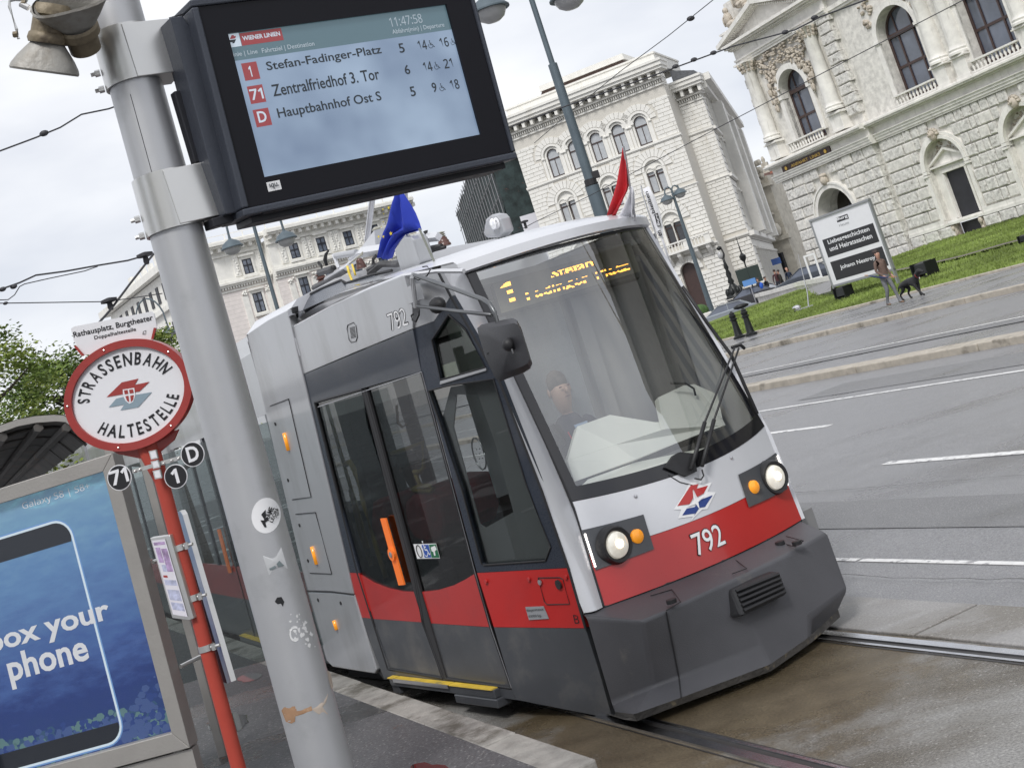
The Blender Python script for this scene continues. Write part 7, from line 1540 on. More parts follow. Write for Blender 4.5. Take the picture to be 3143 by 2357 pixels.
# ================================================================ LAMPS, FLAGS, WIRES, SIGNS
q_=Zm(2150,600,.21097)
M_lampgrey=mat('blue_grey_lamp_paint',(.10,.13,.15),.5,.2,.1,3,.05,40); M_lampglass=mat('frosted_lamp_glass',(.42,.42,.42),.25,0,.05,4); M_iron=mat('black_cast_iron',(.016,.018,.018),.4,.3,.2,8,.1,30)
def lantern(t,c,s,name='lantern'):
    c=np.array(c); mb=MB(); mb.lathe([(.05*s,.62*s),(.07*s,.40*s),(.16*s,.34*s),(.40*s,.20*s),(.47*s,.05*s),(.54*s,-.02*s),(.54*s,-.06*s),(.44*s,-.05*s)],c,'z',24); o=mb.obj(name,M_lampgrey,t,'auto')
    mb=MB(); mb.lathe([(.42*s,-.04*s),(.41*s,-.14*s),(.34*s,-.27*s),(.2*s,-.36*s),(.01,-.39*s)],c,'z',20); mb.obj('lamp_bowl',M_lampglass,o,'auto')
def lamppost(label,base,top,r,lans,s,steps=(),box=None,zg=0.):
    b=np.array(base,float); b[2]=zg; tp=np.array(top,float); t=thing('street_lamp',label,'street lamp',b)
    H=tp[2]-zg; pr=[(0,r[0])]; 
    for f,ra,rb_ in steps: pr+=[(H*f,ra),(H*f+.02,rb_)]
    pr.append((H,r[1])); pth=[(0,0,h) for h,_ in pr]; mb=MB(); mb.tube(pth,[q for _,q in pr],14); mb.obj('post',M_lampgrey,t,'auto')
    for L_ in lans:
        l=np.array(L_)-b; sx=1 if l[0]>0 else -1; d=abs(l[0]); mb=MB()
        P=[(0,0,H-.05*s)]+[(l[0]*.5-l[0]*.5*math.cos(a),l[1]*(1-math.cos(a))/2,H-.05*s+d*.9*math.sin(a)) for a in np.linspace(.3,math.pi-.35,10)]+[(l[0],l[1],l[2]+.55*s)]
        mb.tube(P,.045*s+.01,8); mb.obj('arm',M_lampgrey,t,'auto'); lantern(t,l,s)
    return t
Y1=31.5; b0=at(1664,100,Y1); b0[2]=.17; tpt=at(1615,-60,Y1); 
t1=lamppost('tall blue-grey double street lamp on the median, just behind the tram',b0,(b0[0],b0[1],at(1590,-110,Y1)[2]),(.16,.07),[at(1503,28,Y1),at(1744,-12,Y1)],.92,steps=(((at(1813,606,Y1)[2]-.17)/10.6,.17,.125),((at(1700,248,Y1)[2]-.17)/10.6,.115,.07)),zg=.17)
mb=MB(); c=at(1822,563,Y1); mb.lathe([(.15,-.16),(.15,-.03),(.17,-.03),(.17,.0),(.15,.0),(.15,.12)],(0,0,c[2]-.17),'z',16); mb.box(.05,.25,-.1,.1,c[2]-.07,c[2]+.1); mb.obj('wire_clamp',M_rub,t1)
Y2=54; b0=at(777,687,Y2); lamppost('double street lamp in front of the cream corner building',(b0[0],b0[1],0),(b0[0],b0[1],at(768,655,Y2)[2]),(.16,.07),[at(712,758,Y2),at(878,733,Y2)],.88,steps=((.5,.14,.09),))
Y3=95; b0=at(2100,700,Y3); lamppost('slim double street lamp before the white palais, right of the flag',(b0[0],b0[1],0),(b0[0],b0[1],at(2062,590,Y3)[2]),(.22,.09),[at(2047,614,Y3),at(2087,593,Y3)],.95,zg=.3)
Y4=75; b0=at(510,1150,Y4); lamppost('small arched street lamp beside the stop sign plate',(b0[0]-.9,b0[1],0),(b0[0]-.9,b0[1],at(500,985,Y4)[2]),(.12,.06),[at(521,1023,Y4)],.8)
Y5=100; a=at(*q_(505,600),Y5); c=at(*q_(700,1150),Y5); sl_=thing('street_lamp','slim dark spiked lamp between candelabra and lane','street lamp',(c[0],c[1],.4)); mb=MB(); hh=a[2]-.4; mb.tube([(0,0,0),(0,0,hh-2),(0,0,hh-1.2),(0,0,hh)],[.07,.05,.06,.01],8); mb.lathe([(.02,hh-2.1),(.24,hh-1.75),(.26,hh-1.55),(.05,hh-1.3)],(0,0,0),'z',8); mb.obj('post',M_iron,sl_,'auto'); mb=MB(); P_=onp(*q_(670,1190),(c[0],c[1],0),(0,-1,0)); mb.box(-.9,.9,-.05,.05,P_[2]-1.0,P_[2]+.3); mb.obj('sign_panel',mat('dark_green_panel',(.03,.045,.04),.5),sl_)
# candelabra on its pedestal
Y6=94; a=at(*q_(300,760),Y6); c=at(*q_(520,1480),Y6); cd=thing('candelabra_lamp','ornate black cast iron candelabra lamp on the ramp parapet end','street lamp',(c[0],c[1],c[2])); hh=a[2]-c[2]
mb=MB(); mb.lathe([(.75,0),(.7,.1),(.45,.35),(.5,.5),(.30,.8),(.16,1.0),(.24,1.15),(.14,1.4),(.2,1.7),(.10,2.0),(.17,hh*.6),(.09,hh*.7),(.07,hh-.5)],(0,0,0),'z',14); 
for k in range(6): t=k*math.pi/3; mb.ell((.45*math.cos(t),.45*math.sin(t),.4),(.2,.2,.35),6,5)
mb.tube([(0,0,hh-.9),(.15,0,hh-.5),(.1,0,hh-.1),(-.1,0,hh),(-.12,0,hh-.15)],.06,6); mb.ell((-.05,0,hh),(.2,.12,.14),6,5); mb.obj('stem',M_iron,cd,True); mb=MB(); mb.ell((-.12,0,hh-.5),(.2,.2,.3),10,8); mb.obj('lamp_globe',M_lampglass,cd,True)
# ramp parapet
pts=[(q_(455,1500),96,.0),(q_(700,1465),92,0),(q_(1000,1390),86,0),(q_(1400,1270),78,0),(q_(1890,1175),68,0)]
bot=[(q_(450,1640),96),(q_(760,1620),92),(q_(1060,1520),86),(q_(1450,1390),78),(q_(1900,1235),68)]
rw=thing('ramp_parapet','weathered curved stone parapet of the theatre carriage ramp','wall',at(*pts[2][0],86)*np.array([1,1,0])); RO_=np.array(rw.matrix_world.translation)
mb=MB(); T=[at(*p,Y)-RO_ for p,Y,_ in pts]; B_=[at(*p,Y)-RO_ for p,Y in bot]; bk=np.array([.25,.55,0])
mb.grid([T,B_]); mb.grid([T,[p+bk for p in T]]); mb.grid([[p+bk for p in T],[p+bk for p in B_]]); mb.grid([B_,[p+np.array([0,0,-1.5]) for p in B_]]); mb.obj('wall',M_st,rw)
cop=[p+np.array([-.06,-.1,.0]) for p in T]; mb=MB(); mb.grid([cop,[p+np.array([0,0,-.22]) for p in cop]]); mb.grid([[p+np.array([0,0,.03]) for p in cop],[p+bk*1.3+np.array([0,0,.03]) for p in cop]]); mb.grid([[p+np.array([0,0,.03]) for p in cop],cop]); mb.obj('coping',M_smooth,rw)
mb=MB(); c=at(*q_(520,1490),95)-RO_; mb.box(c[0]-1.1,c[0]+1.6,c[1]-1,c[1]+1,-.3,c[2]); mb.box(c[0]-1.3,c[0]+1.8,c[1]-1.2,c[1]+1.2,-.3,c[2]-1.6); mb.obj('end_pedestal',M_smooth,rw,bev=.05)
mb=MB(); r1=[at(*p,Y-.3) for p,Y in bot]; r2=[at(*p,Y) for p,Y in ((q_(560,1659),88),(q_(1070,1659),76),(q_(1300,1580),72),(q_(1600,1480),67),(q_(1900,1390),60))]; mb.grid([r1,r2,[p+np.array([0,-2,-.5]) for p in r2]]); mb.obj('ramp',M_road,None,**S_)
# planter, street name signs
mb_=thing('planter','white stone planter with a small clipped shrub near the bollards','planter',at(*q_(-60,1560),92)*np.array([1,1,0])+np.array([0,0,.3])); mb=MB(); mb.box(-.7,.7,-.7,.7,0,1.); mb.obj('tub',M_smooth,mb_,bev=.05); mb=MB(); mb.ell((0,0,1.2),(.7,.7,.5),10,7); mb.obj('shrub',mat('shrub_leaf',(.06,.12,.03),.8,0,.5,6),mb_,True)
# flags on the tram
M_eu=mat('blue_flag_cloth',(.02,.045,.42),.8,0,.12,3); M_star=mat('yellow_star',(.80,.62,.03),.7); M_fred=mat('red_flag_cloth',(.55,.03,.04),.8,0,.10,3); M_fwh=mat('white_flag_cloth',(.72,.72,.76),.8,0,.06,3)
def cloth(name,rowsP,fn,m,parent,amp=.03,nf=3.,th=True):
    rows=[]
    for i,r in enumerate(rowsP):
        L_,R_=[np.array(q,float) for q in r]; rr=[]
        for k in range(17):
            t=k/16; p=fn(tuple(L_*(1-t)+R_*t)); p=p+np.array([0,amp*math.sin(t*nf*6.28+i*.5)*min(1,i*.35+.2),0]); rr.append(p)
        rows.append(rr)
    mb=MB(); mb.grid(rows); o=mb.obj(name,m,parent,True)
    md_=o.modifiers.new('thickness','SOLIDIFY'); md_.thickness=.004; return o
fe=thing('flag','small blue european flag with yellow stars on the tram roof','flag',TP+tF*.1+tI*.5+UP*3.0,TFR[1]); fo_=np.array([.1,.5,3.0])
fE=lambda p: Ty(eq(*p),.5)-fo_
er_=[((1342,118),(1412,115)),((1318,180),(1445,200)),((1290,260),(1490,310)),((1270,340),(1525,400)),((1250,430),(1570,500)),((1232,520),(1610,582)),((1222,600),(1440,632)),((1205,700),(1385,700)),((1190,800),(1325,790)),((1180,880),(1292,905))]
cl=cloth('cloth',er_,fE,M_eu,fe,.035,2.)
def star(c,r,rot=0):
    P=[]
    for k in range(10):
        a=math.pi/2+k*math.pi/5+rot; q=r if k%2==0 else r*.42; P.append((c[0]+q*math.cos(a)*.8,c[1]-q*math.sin(a)))
    return P
for c,r in (((1347,305),22),((1283,325),14),((1372,596),27),((1286,632),20),((1232,632),20),((1290,375),9),((1285,465),9),((1262,520),9)):
    mb=MB(); mb.add([fE(p)+np.array([0,-.06,0]) for p in star(c,r,.2)],[tuple(range(10))]); mb.obj('star',M_star,cl)
mb=MB(); mb.tube([Ty(eq(1462,100),.62)-fo_,Ty(eq(1478,640),.62)-fo_],.012,8); mb.obj('staff',M_alu,fe); mb=MB(); mb.tube([Ty(eq(1610,560),.35)-fo_,Ty(eq(1800,980),.35)-fo_],.009,6); mb.lathe([(.03,-.02),(.03,.0),(.01,.03)],Ty(eq(1800,985),.35)-fo_,'z',8); mb.obj('whip_aerial',mat('grey_green_rod',(.22,.23,.20),.5),fe)
fa=thing('flag','small red and white flag on the far side of the tram roof','flag',TP+tF*.1+tI*1.9+UP*2.9,TFR[1]); fo2=np.array([.1,1.9,2.9]); r5=Zm(1500,100,.4822)
fA=lambda p: Ty(r5(*p),1.75)-fo2
cloth('cloth_red',[((852,735),(860,740)),((838,800),(872,810)),((820,880),(888,890)),((805,950),(900,975)),((792,1020),(893,1012)),((778,1090),(855,1085)),((765,1155),(805,1178))],fA,M_fred,fa,.03,1.5)
cloth('cloth_white',[((903,985),(905,990)),((893,1014),(910,1030)),((857,1085),(920,1095)),((825,1140),(926,1145)),((800,1185),(932,1180))],lambda p:fA(p)+np.array([.01,0,0]),M_fwh,fa,.03,1.5)
mb=MB(); mb.tube([Ty(r5(858,725),1.75)-fo2,Ty(r5(935,1200),1.75)-fo2],.008,6); mb.obj('staff',M_alu,fa)
# theatre banner
zz7=Zm(1900,500,.2411); Y7=88; bo_=at(*zz7(400,600),Y7); bn_=thing('banner_flag','tall white banner flag with black lettering before the palais','banner',bo_)
fB=lambda p: at(*zz7(*p),Y7)-bo_
cl=cloth('cloth',[((300,335),(378,298)),((340,420),(450,420)),((385,600),(500,560)),((425,760),(552,740)),((470,880),(562,880)),((540,970),(568,970)),((700,1500),(730,1490))],fB,M_fwh,bn_,.05,1.)
def btext(s,m,a,b,h):
    A,B,Hh=fB(a),fB(b),fB(h); X=B-A; w=np.linalg.norm(X); X/=w; Y_=Hh-A; Y_-=X*(Y_@X); hh=np.linalg.norm(Y_); Y_/=hh; return text('lettering',s,cl,m,A+np.array([0,-.15,0]),X,Y_,w=w,h=hh,bold=.02,off=0)
btext('bleiben',M_blk,(460,640),(362,365),(415,650)); mb=MB(); mb.add([fB(p)+np.array([0,-.12,0]) for p in ((445,660),(490,640),(530,800),(485,815))],[(0,1,2,3)]); mb.obj('dark_field',M_blk,cl); btext('Burg',M_fwh,(528,795),(492,655),(488,805)); btext('en',M_blk,(548,930),(528,860),(505,940))
mb=MB(); mb.tube([fB((280,290)),fB((300,400)),fB((560,1200))],.05,6); mb.obj('staff',M_alu,bn_)
# overhead wires
M_wire=mat('overhead_wire',(.035,.035,.04),.6)
def wire(label,pts,Y0,Y1_,r=.012,knobs=()):
    P=[]; n=len(pts)
    for i,(x,y) in enumerate(pts): P.append(at(x,y,Y0+(Y1_-Y0)*i/(n-1)))
    o=P[0].copy(); t=thing('overhead_wire',label,'wire',o); mb=MB(); mb.tube([p-o for p in P],r,6); mb.obj('cable',M_wire,t,'auto')
    for (x,y,s) in knobs:
        k=min(range(n-1),key=lambda i:0 if pts[i][0]<=x<=pts[i+1][0] else 1); f=(x-pts[k][0])/(pts[k+1][0]-pts[k][0]+1e-6); p=P[k]+(P[k+1]-P[k])*f; Yk=p[1]; c=at(x,y,Yk)-o; mb=MB(); mb.ell(c,(s*1.6,s,s),8,6); mb.obj('insulator',M_wire,t,True)
    return t
wire('thick twisted cable crossing the sky top left behind the pole',[(-120,500),(0,464),(110,423),(185,392),(250,352),(333,335),(420,305)],14,15,.010,[(135,410,.035)])
wire('thin twisted upper cable, left above the stop sign',[(-100,905),(0,889),(60,868),(110,845),(200,833),(300,815),(392,800),(470,778)],16,17,.012,[(8,888,.03),(42,880,.03)])
wire('thin looped slack cable hanging below the twisted cable',[(-60,905),(0,921),(25,920),(45,905),(60,880),(75,872),(150,855),(260,832),(300,818)],16.2,16.6,.007)
wire('straight horizontal wire left above the name board',[(-80,932),(0,931),(325,926),(400,916),(498,901)],22,26,.010,[(17,931,.03)])
w4=wire('steep wire rising to the pole above the name board',[(300,995),(340,950),(400,870),(455,800),(480,770)],12,13,.011)
for x,y in ((336,930),(446,790)): 
    o=np.array(w4.matrix_world.translation); c=at(x,y,12.3)-o; mb=MB(); mb.lathe([(.02,-.07),(.03,-.04),(.025,.0),(.08,.01),(.08,.035),(.02,.05)],c,'z',10); mb.obj('hanger',M_wire,w4,'auto')
wire('thin wire rising from the palais roof to the top edge',[(1640,440),(1750,345),(1904,220),(2050,112),(2196,-5),(2300,-80)],40,24,.010,[(2120,58,.06)])
wire('heavy feeder cable crossing the palais cornice to the theatre gable',[(1470,425),(1545,398),(1747,323),(2000,235),(2250,143),(2440,93),(2520,52),(2700,-15),(2850,-70)],33,24,.017,[(2190,163,.05),(2130,184,.05),(2073,205,.05),(2410,100,.05),(2500,55,.05)])
wire('thin wire sloping across palais windows and theatre columns',[(1480,770),(1640,683),(1813,600),(2083,457),(2200,395),(2400,291),(2600,186),(2800,82),(2963,-2),(3100,-75)],33,22,.009)
# theatre notice board
zb=Zm(2450,600,.2411); bf=onlawn(*zb(505,1325)); BY=bf[1]
BA=math.radians(113); bu=-np.array([math.cos(BA),math.sin(BA),0]); bn=np.array([bu[1],-bu[0],0]); 
if bn@(cC-bf)<0: bn=-bn
bu=np.cross(UP,bn); BFr=(bf,(bu,UP,bn))
def Bq(x,y,w=0.): return toxf(BFr,onp(*zb(x,y),bf+bn*w,bn))
bs=thing('theatre_board','large white programme board with two black fields of white lettering on the lawn','sign',bf,BFr[1])
TL,TRr,BL=Bq(160,325),Bq(905,88),Bq(450,1142); W_,Tt,Bb=(TRr[0]+Bq(1190,960)[0])/2,(TL[1]+TRr[1])/2,(BL[1]+Bq(1190,930)[1])/2; X0=(TL[0]+BL[0])/2
mb=MB(); mb.box(X0,W_,Bb,Tt,-.08,.0); mb.obj('panel',M_swhite,bs); M_bfr=mat('board_frame_grey',(.33,.34,.35),.45,.5)
mb=MB(); mb.box(X0-.09,X0,-.2,Tt,-.1,.03); mb.box(W_,W_+.09,-.3,Tt,-.1,.03); mb.box(X0-.09,W_+.09,Tt,Tt+.1,-.1,.05); mb.box(X0-.09,W_+.09,Bb-.1,Bb,-.1,.02); mb.obj('frame',M_bfr,bs,bev=.01)
def bfield(pts,m,w=.004): P=[Bq(*p) for p in pts]; x0=(P[0][0]+P[3][0])/2; x1=(P[1][0]+P[2][0])/2; y1=(P[0][1]+P[1][1])/2; y0=(P[2][1]+P[3][1])/2; mb=MB(); mb.add([(x0,y0,w),(x1,y0,w),(x1,y1,w),(x0,y1,w)],[(0,1,2,3)]); return mb.obj('black_field',m,bs)
bfield([(308,565),(952,355),(1035,582),(382,800)],M_sblk); bfield([(410,850),(1058,650),(1160,880),(487,1092)],M_sblk); bfield([(478,282),(628,240),(648,298),(497,345)],M_sblk)
def bt(s,a,b,hp_,m=M_swhite,bold=.02): A,B=Bq(*a),Bq(*b); T_=Bq(a[0]-hp_*.33,a[1]-hp_*.95); return text('lettering',s,bs,m,(A[0],A[1],.008),(1,0,0),(0,1,0),w=B[0]-A[0],h=T_[1]-A[1],bold=bold,off=0)
bt('Liebesgeschichten',(392,640),(925,480),72); bt('und Heiratssachen',(412,715),(955,552),60); bt('Johann Nestroy',(548,955),(995,825),66); bt('Burg',(497,335),(640,295),48,bold=.03); bt('Heute',(530,400),(655,368),30,M_bfr,.0)
# floodlights on the lawn
def flood(x,y,s,label):
    p=onlawn(*zb(x,y)); t=thing('floodlight',label,'floodlight',p,(bu,-bn,UP)); mb=MB(); mb.box(-.45*s,.45*s,-.35*s,.35*s,0,.04); mb.box(-.45*s,-.4*s,-.3*s,.3*s,0,.6*s); mb.box(.4*s,.45*s,-.3*s,.3*s,0,.6*s); mb.obj('cradle',M_iron,t)
    mb=MB(); mb.prism([(-.33*s,-.25*s,.12*s),(-.33*s,.3*s,.25*s),(-.33*s,.2*s,.62*s),(-.33*s,-.2*s,.55*s)],(.66*s,0,0)); mb.obj('lamp_body',M_iron,t,bev=.02)
flood(600,1300,.8,'black box floodlight on the lawn under the theatre board'); flood(1640,1030,.95,'black box floodlight on the lawn right of the walking woman')
flood(2905,600,.5,'dark floodlight on the lawn near the right edge')
mb_=thing('floodlight','low dark fitting on the lawn beside the ramp','floodlight',onlawn(*q_(600,1640))); mb=MB(); mb.ell((0,0,.12),(.5,.3,.15),10,6); mb.obj('lamp_body',M_iron,mb_,True)
g0=onlawn(*zb(135,1425)); gr=thing('banner_anchor','small pale anchor bracket with thin rods on the lawn left of the board','anchor',g0); mb=MB(); mb.tube([(0,0,0),(.15,0,.6),(.35,.2,2.3)],[.04,.03,.01],6); mb.box(-.6,.2,-.2,.2,0,.06); mb.ell((-.5,0,.15),(.2,.15,.1),6,4); mb.obj('anchor_rod',M_alu,gr)
# bollards
bz=Zm(2150,550,.44892)
def bollard(x,y,yt_,label):
    p=onz(*bz(x,y),.26); tp=onp(*bz(x-60,yt_),p,(0,-1,0)); h=tp[2]-.26; t=thing('bollard',label,'bollard',p,group='bollards by the lawn kerb'); k=h/1.1
    mb=MB(); mb.lathe([(.24*k,0),(.24*k,.08*k),(.17*k,.12*k),(.15*k,.2*k),(.12*k,.55*k),(.11*k,.72*k),(.16*k,.75*k),(.16*k,.79*k),(.11*k,.82*k),(.13*k,.88*k),(.15*k,.93*k),(.10*k,.98*k)],(0,0,0),'z',14); mb.obj('shaft',M_iron,t,'auto'); mb=MB(); mb.lathe([(.09*k,.98*k),(.12*k,1.0*k),(.09*k,1.04*k),(.02*k,1.1*k)],(0,0,0),'z',10); mb.obj('finial',M_iron,t,'auto'); return t
bollard(268,1088,905,'left one of two black cast iron bollards beside the lawn'); bollard(350,1068,880,'right one of two black cast iron bollards beside the lawn')
lb=onz(*bz(215,925),.4)
# blue street sign in the lane
bp0=at(*q_(1100,960),120); bq=thing('street_sign','small blue street sign on the wall of the lane house','sign',bp0); mb=MB(); mb.box(-.42,.42,-.05,.0,-.28,.28); mb.obj('plate',mat('blue_enamel',(.05,.11,.32),.5),bq)
bp0=at(*q_(710,1265),90); bq=thing('street_sign','light blue direction sign behind the parked black car','sign',bp0); mb=MB(); mb.box(-.45,.45,-.05,.0,-.2,.2); mb.obj('plate',mat('light_blue_enamel',(.12,.28,.60),.4),bq); mb=MB(); mb.tube([(0,0,-.3),(0,0,-2.2)],.04,6); mb.obj('post',M_alu,bq)
# ================================================================ TREES
M_bark=mat('bark',(.05,.042,.032),.9,0,.3,4,.5,20)
def leafmat(n,c1): 
    m=mat(n,c1,.6,0,.5,1.2,0,40,spec=.25); b=m.node_tree.nodes['Principled BSDF']; b.inputs['Transmission Weight'].default_value=0; return m
M_lf=[leafmat('leaf_dark',(.05,.085,.018)),leafmat('leaf_mid',(.10,.15,.026)),leafmat('leaf_light',(.20,.25,.05))]
def tree(label,base,h,cr,seed,nclump,nleaf,ls,mats=(0,1),group=None,lean=0.):
    rg=random.Random(seed); t=thing('broadleaf_tree',label,'tree',base,group=group)
    mb=MB(); mb.tube([(0,0,0),(.1,0,h*.25),(lean*.5,0,h*.55),(lean,0,h*.92)],[h*.028,h*.022,h*.014,h*.003],8); 
    tips=[]
    for k in range(16):
        z=h*rg.uniform(.3,.8); a=rg.uniform(0,6.28); L_=cr*rg.uniform(.5,1.05); e=(lean*z/h+L_*math.cos(a),L_*math.sin(a),z+L_*rg.uniform(.2,.6)); mb.tube([(lean*z/h,0,z),(lean*z/h+(e[0]-lean*z/h)*.5,e[1]*.5,z+(e[2]-z)*.35),e],[h*.010,h*.006,h*.0015],5); tips.append(e)
    mb.obj('trunk',M_bark,t,'auto'); mbs=[MB() for _ in range(3)]
    for c in range(nclump):
        if c<len(tips): cc=tips[c]
        else:
            a=rg.uniform(0,6.28); e=rg.uniform(-.6,1.0); r=cr*rg.uniform(.45,1.0); cc=(lean*.7+r*math.cos(a)*math.sqrt(max(.05,1-e*e*.8)),r*math.sin(a)*math.sqrt(max(.05,1-e*e*.8)),h*.62+e*h*.34)
        rr=cr*rg.uniform(.14,.3); mi=rg.choice(mats)
        for k in range(nleaf):
            p=np.array(cc)+np.array([rg.gauss(0,rr*.6),rg.gauss(0,rr*.6),rg.gauss(0,rr*.42)]); a=rg.uniform(0,6.28); ti=rg.uniform(-1.,1.); s=ls*rg.uniform(.6,1.3)
            u=np.array([math.cos(a),math.sin(a),ti*.6])*s; v=np.array([-math.sin(a)*.5,math.cos(a)*.5,-.5+ti*.4])*s; mbs[mi].add([p-u,p-v*.6,p+u,p+v*.6],[(0,1,2,3)])
    mm=MB(); 
    for i in range(3):
        o=len(mm.v); mm.mi=i; mm.add(mbs[i].v,mbs[i].f) if mbs[i].v else None
    mm.obj('crown',M_lf,t); return t
tree('light green loose leaved tree at the left picture edge',at(-60,1300,24)*np.array([1,1,0])+np.array([-.3,0,.14]),at(-20,955,24)[2],1.5,1,90,90,.05,(1,2,2),lean=.5)
tree('dark green tree behind the left side of the stop sign',at(235,1300,38)*np.array([1,1,0]),at(200,1065,38)[2],2.0,2,130,100,.07,(0,1,1))
tree('mid green tree seen between stop sign and steel pole',at(540,1300,60)*np.array([1,1,0]),at(500,1000,60)[2],2.4,3,90,90,.10,(0,1,2))
for i,(x,Y,h) in enumerate(((60,46,4.9),(150,52,5.2),(-160,40,6.5))): tree(['pale green bushy tree low behind the shelter','green tree low between shelter and stop sign','green tree beyond the left picture edge'][i],at(x,1300,Y)*np.array([1,1,0]),h,2.6,20+i,100,80,.09,(1,2))
for i,(x,y,h) in enumerate(((-9,-6,9),(-16,2,11),(-3,-14,12),(-12,-16,13),(6,-20,11))): tree(['bushy park tree behind the camera, reflected in the tram doors']*5 and ['first','second','third','fourth','fifth'][i]+' park tree behind the viewer, mirrored in tram glass',(x,y,0),h,4.,40+i,60,24,.3,(0,1),group='park trees behind the stop')
# ================================================================ PEOPLE, DOG, CARS
q_=Zm(2150,600,.21097)
M_skin=mat('skin',(.50,.29,.21),.55,0,.05,10); M_hair=mat('dark_hair',(.035,.022,.018),.6,0,.3,20)
def skinbody(name,J,E_,R,parent,paint,mats,sub=1,scale=1.):
    """J: joints, E_: bones, R: radii; grown with a Skin modifier into ONE continuous mesh"""
    names=list(J); idx={n:i for i,n in enumerate(names)}
    me=bpy.data.meshes.new(name); me.from_pydata([tuple(np.array(J[n],float)*scale) for n in names],[(idx[a],idx[b]) for a,b in E_],[]); o=bpy.data.objects.new(name,me); COL.objects.link(o)
    sk=o.modifiers.new('s','SKIN'); sk.use_smooth_shade=True; sb_=o.modifiers.new('u','SUBSURF'); sb_.levels=sub; sb_.render_levels=sub
    for i,n in enumerate(names):
        r=R.get(n,.05); r=(r,r) if not isinstance(r,tuple) else r; me.skin_vertices[0].data[i].radius=(r[0]*scale,r[1]*scale); me.skin_vertices[0].data[i].use_root=(n=='pelvis')
    dg=bpy.context.evaluated_depsgraph_get(); dg.update(); m2=bpy.data.meshes.new_from_object(o.evaluated_get(dg)); bpy.data.objects.remove(o)
    m2.materials.clear()
    for m in mats: m2.materials.append(m)
    for p in m2.polygons: p.material_index=paint(np.array(p.center)/scale)
    m2.shade_smooth(); return put(name,m2,parent)
def hand(J,E_,R,w,tip,side,n):   # five fingers from the wrist w towards tip
    w=np.array(w,float); tip=np.array(tip,float); d=tip-w; d/=np.linalg.norm(d); s=np.array(side,float); s-=d*(s@d); s/=np.linalg.norm(s); nn=np.cross(d,s); pm=w+d*.07; J[n+'palm']=pm; R[n+'palm']=(.034,.018); E_.append((n+'wr',n+'palm'))
    for i,(o,l) in enumerate(((-.03,.065),(-.01,.078),(.01,.074),(.03,.058))):
        a=pm+s*o+d*.03; b=a+d*l*.55; c=b+(d*.5+nn*.8)*l*.5
        for k,p in enumerate((a,b,c)): J[f'{n}f{i}{k}']=p; R[f'{n}f{i}{k}']=.0095
        E_+= [(n+'palm',f'{n}f{i}0'),(f'{n}f{i}0',f'{n}f{i}1'),(f'{n}f{i}1',f'{n}f{i}2')]
    a=w+d*.035-s*.04; b=a+d*.035-s*.02+nn*.015; J[n+'t0']=a; J[n+'t1']=b; R[n+'t0']=.012; R[n+'t1']=.010; E_+=[(n+'wr',n+'t0'),(n+'t0',n+'t1')]
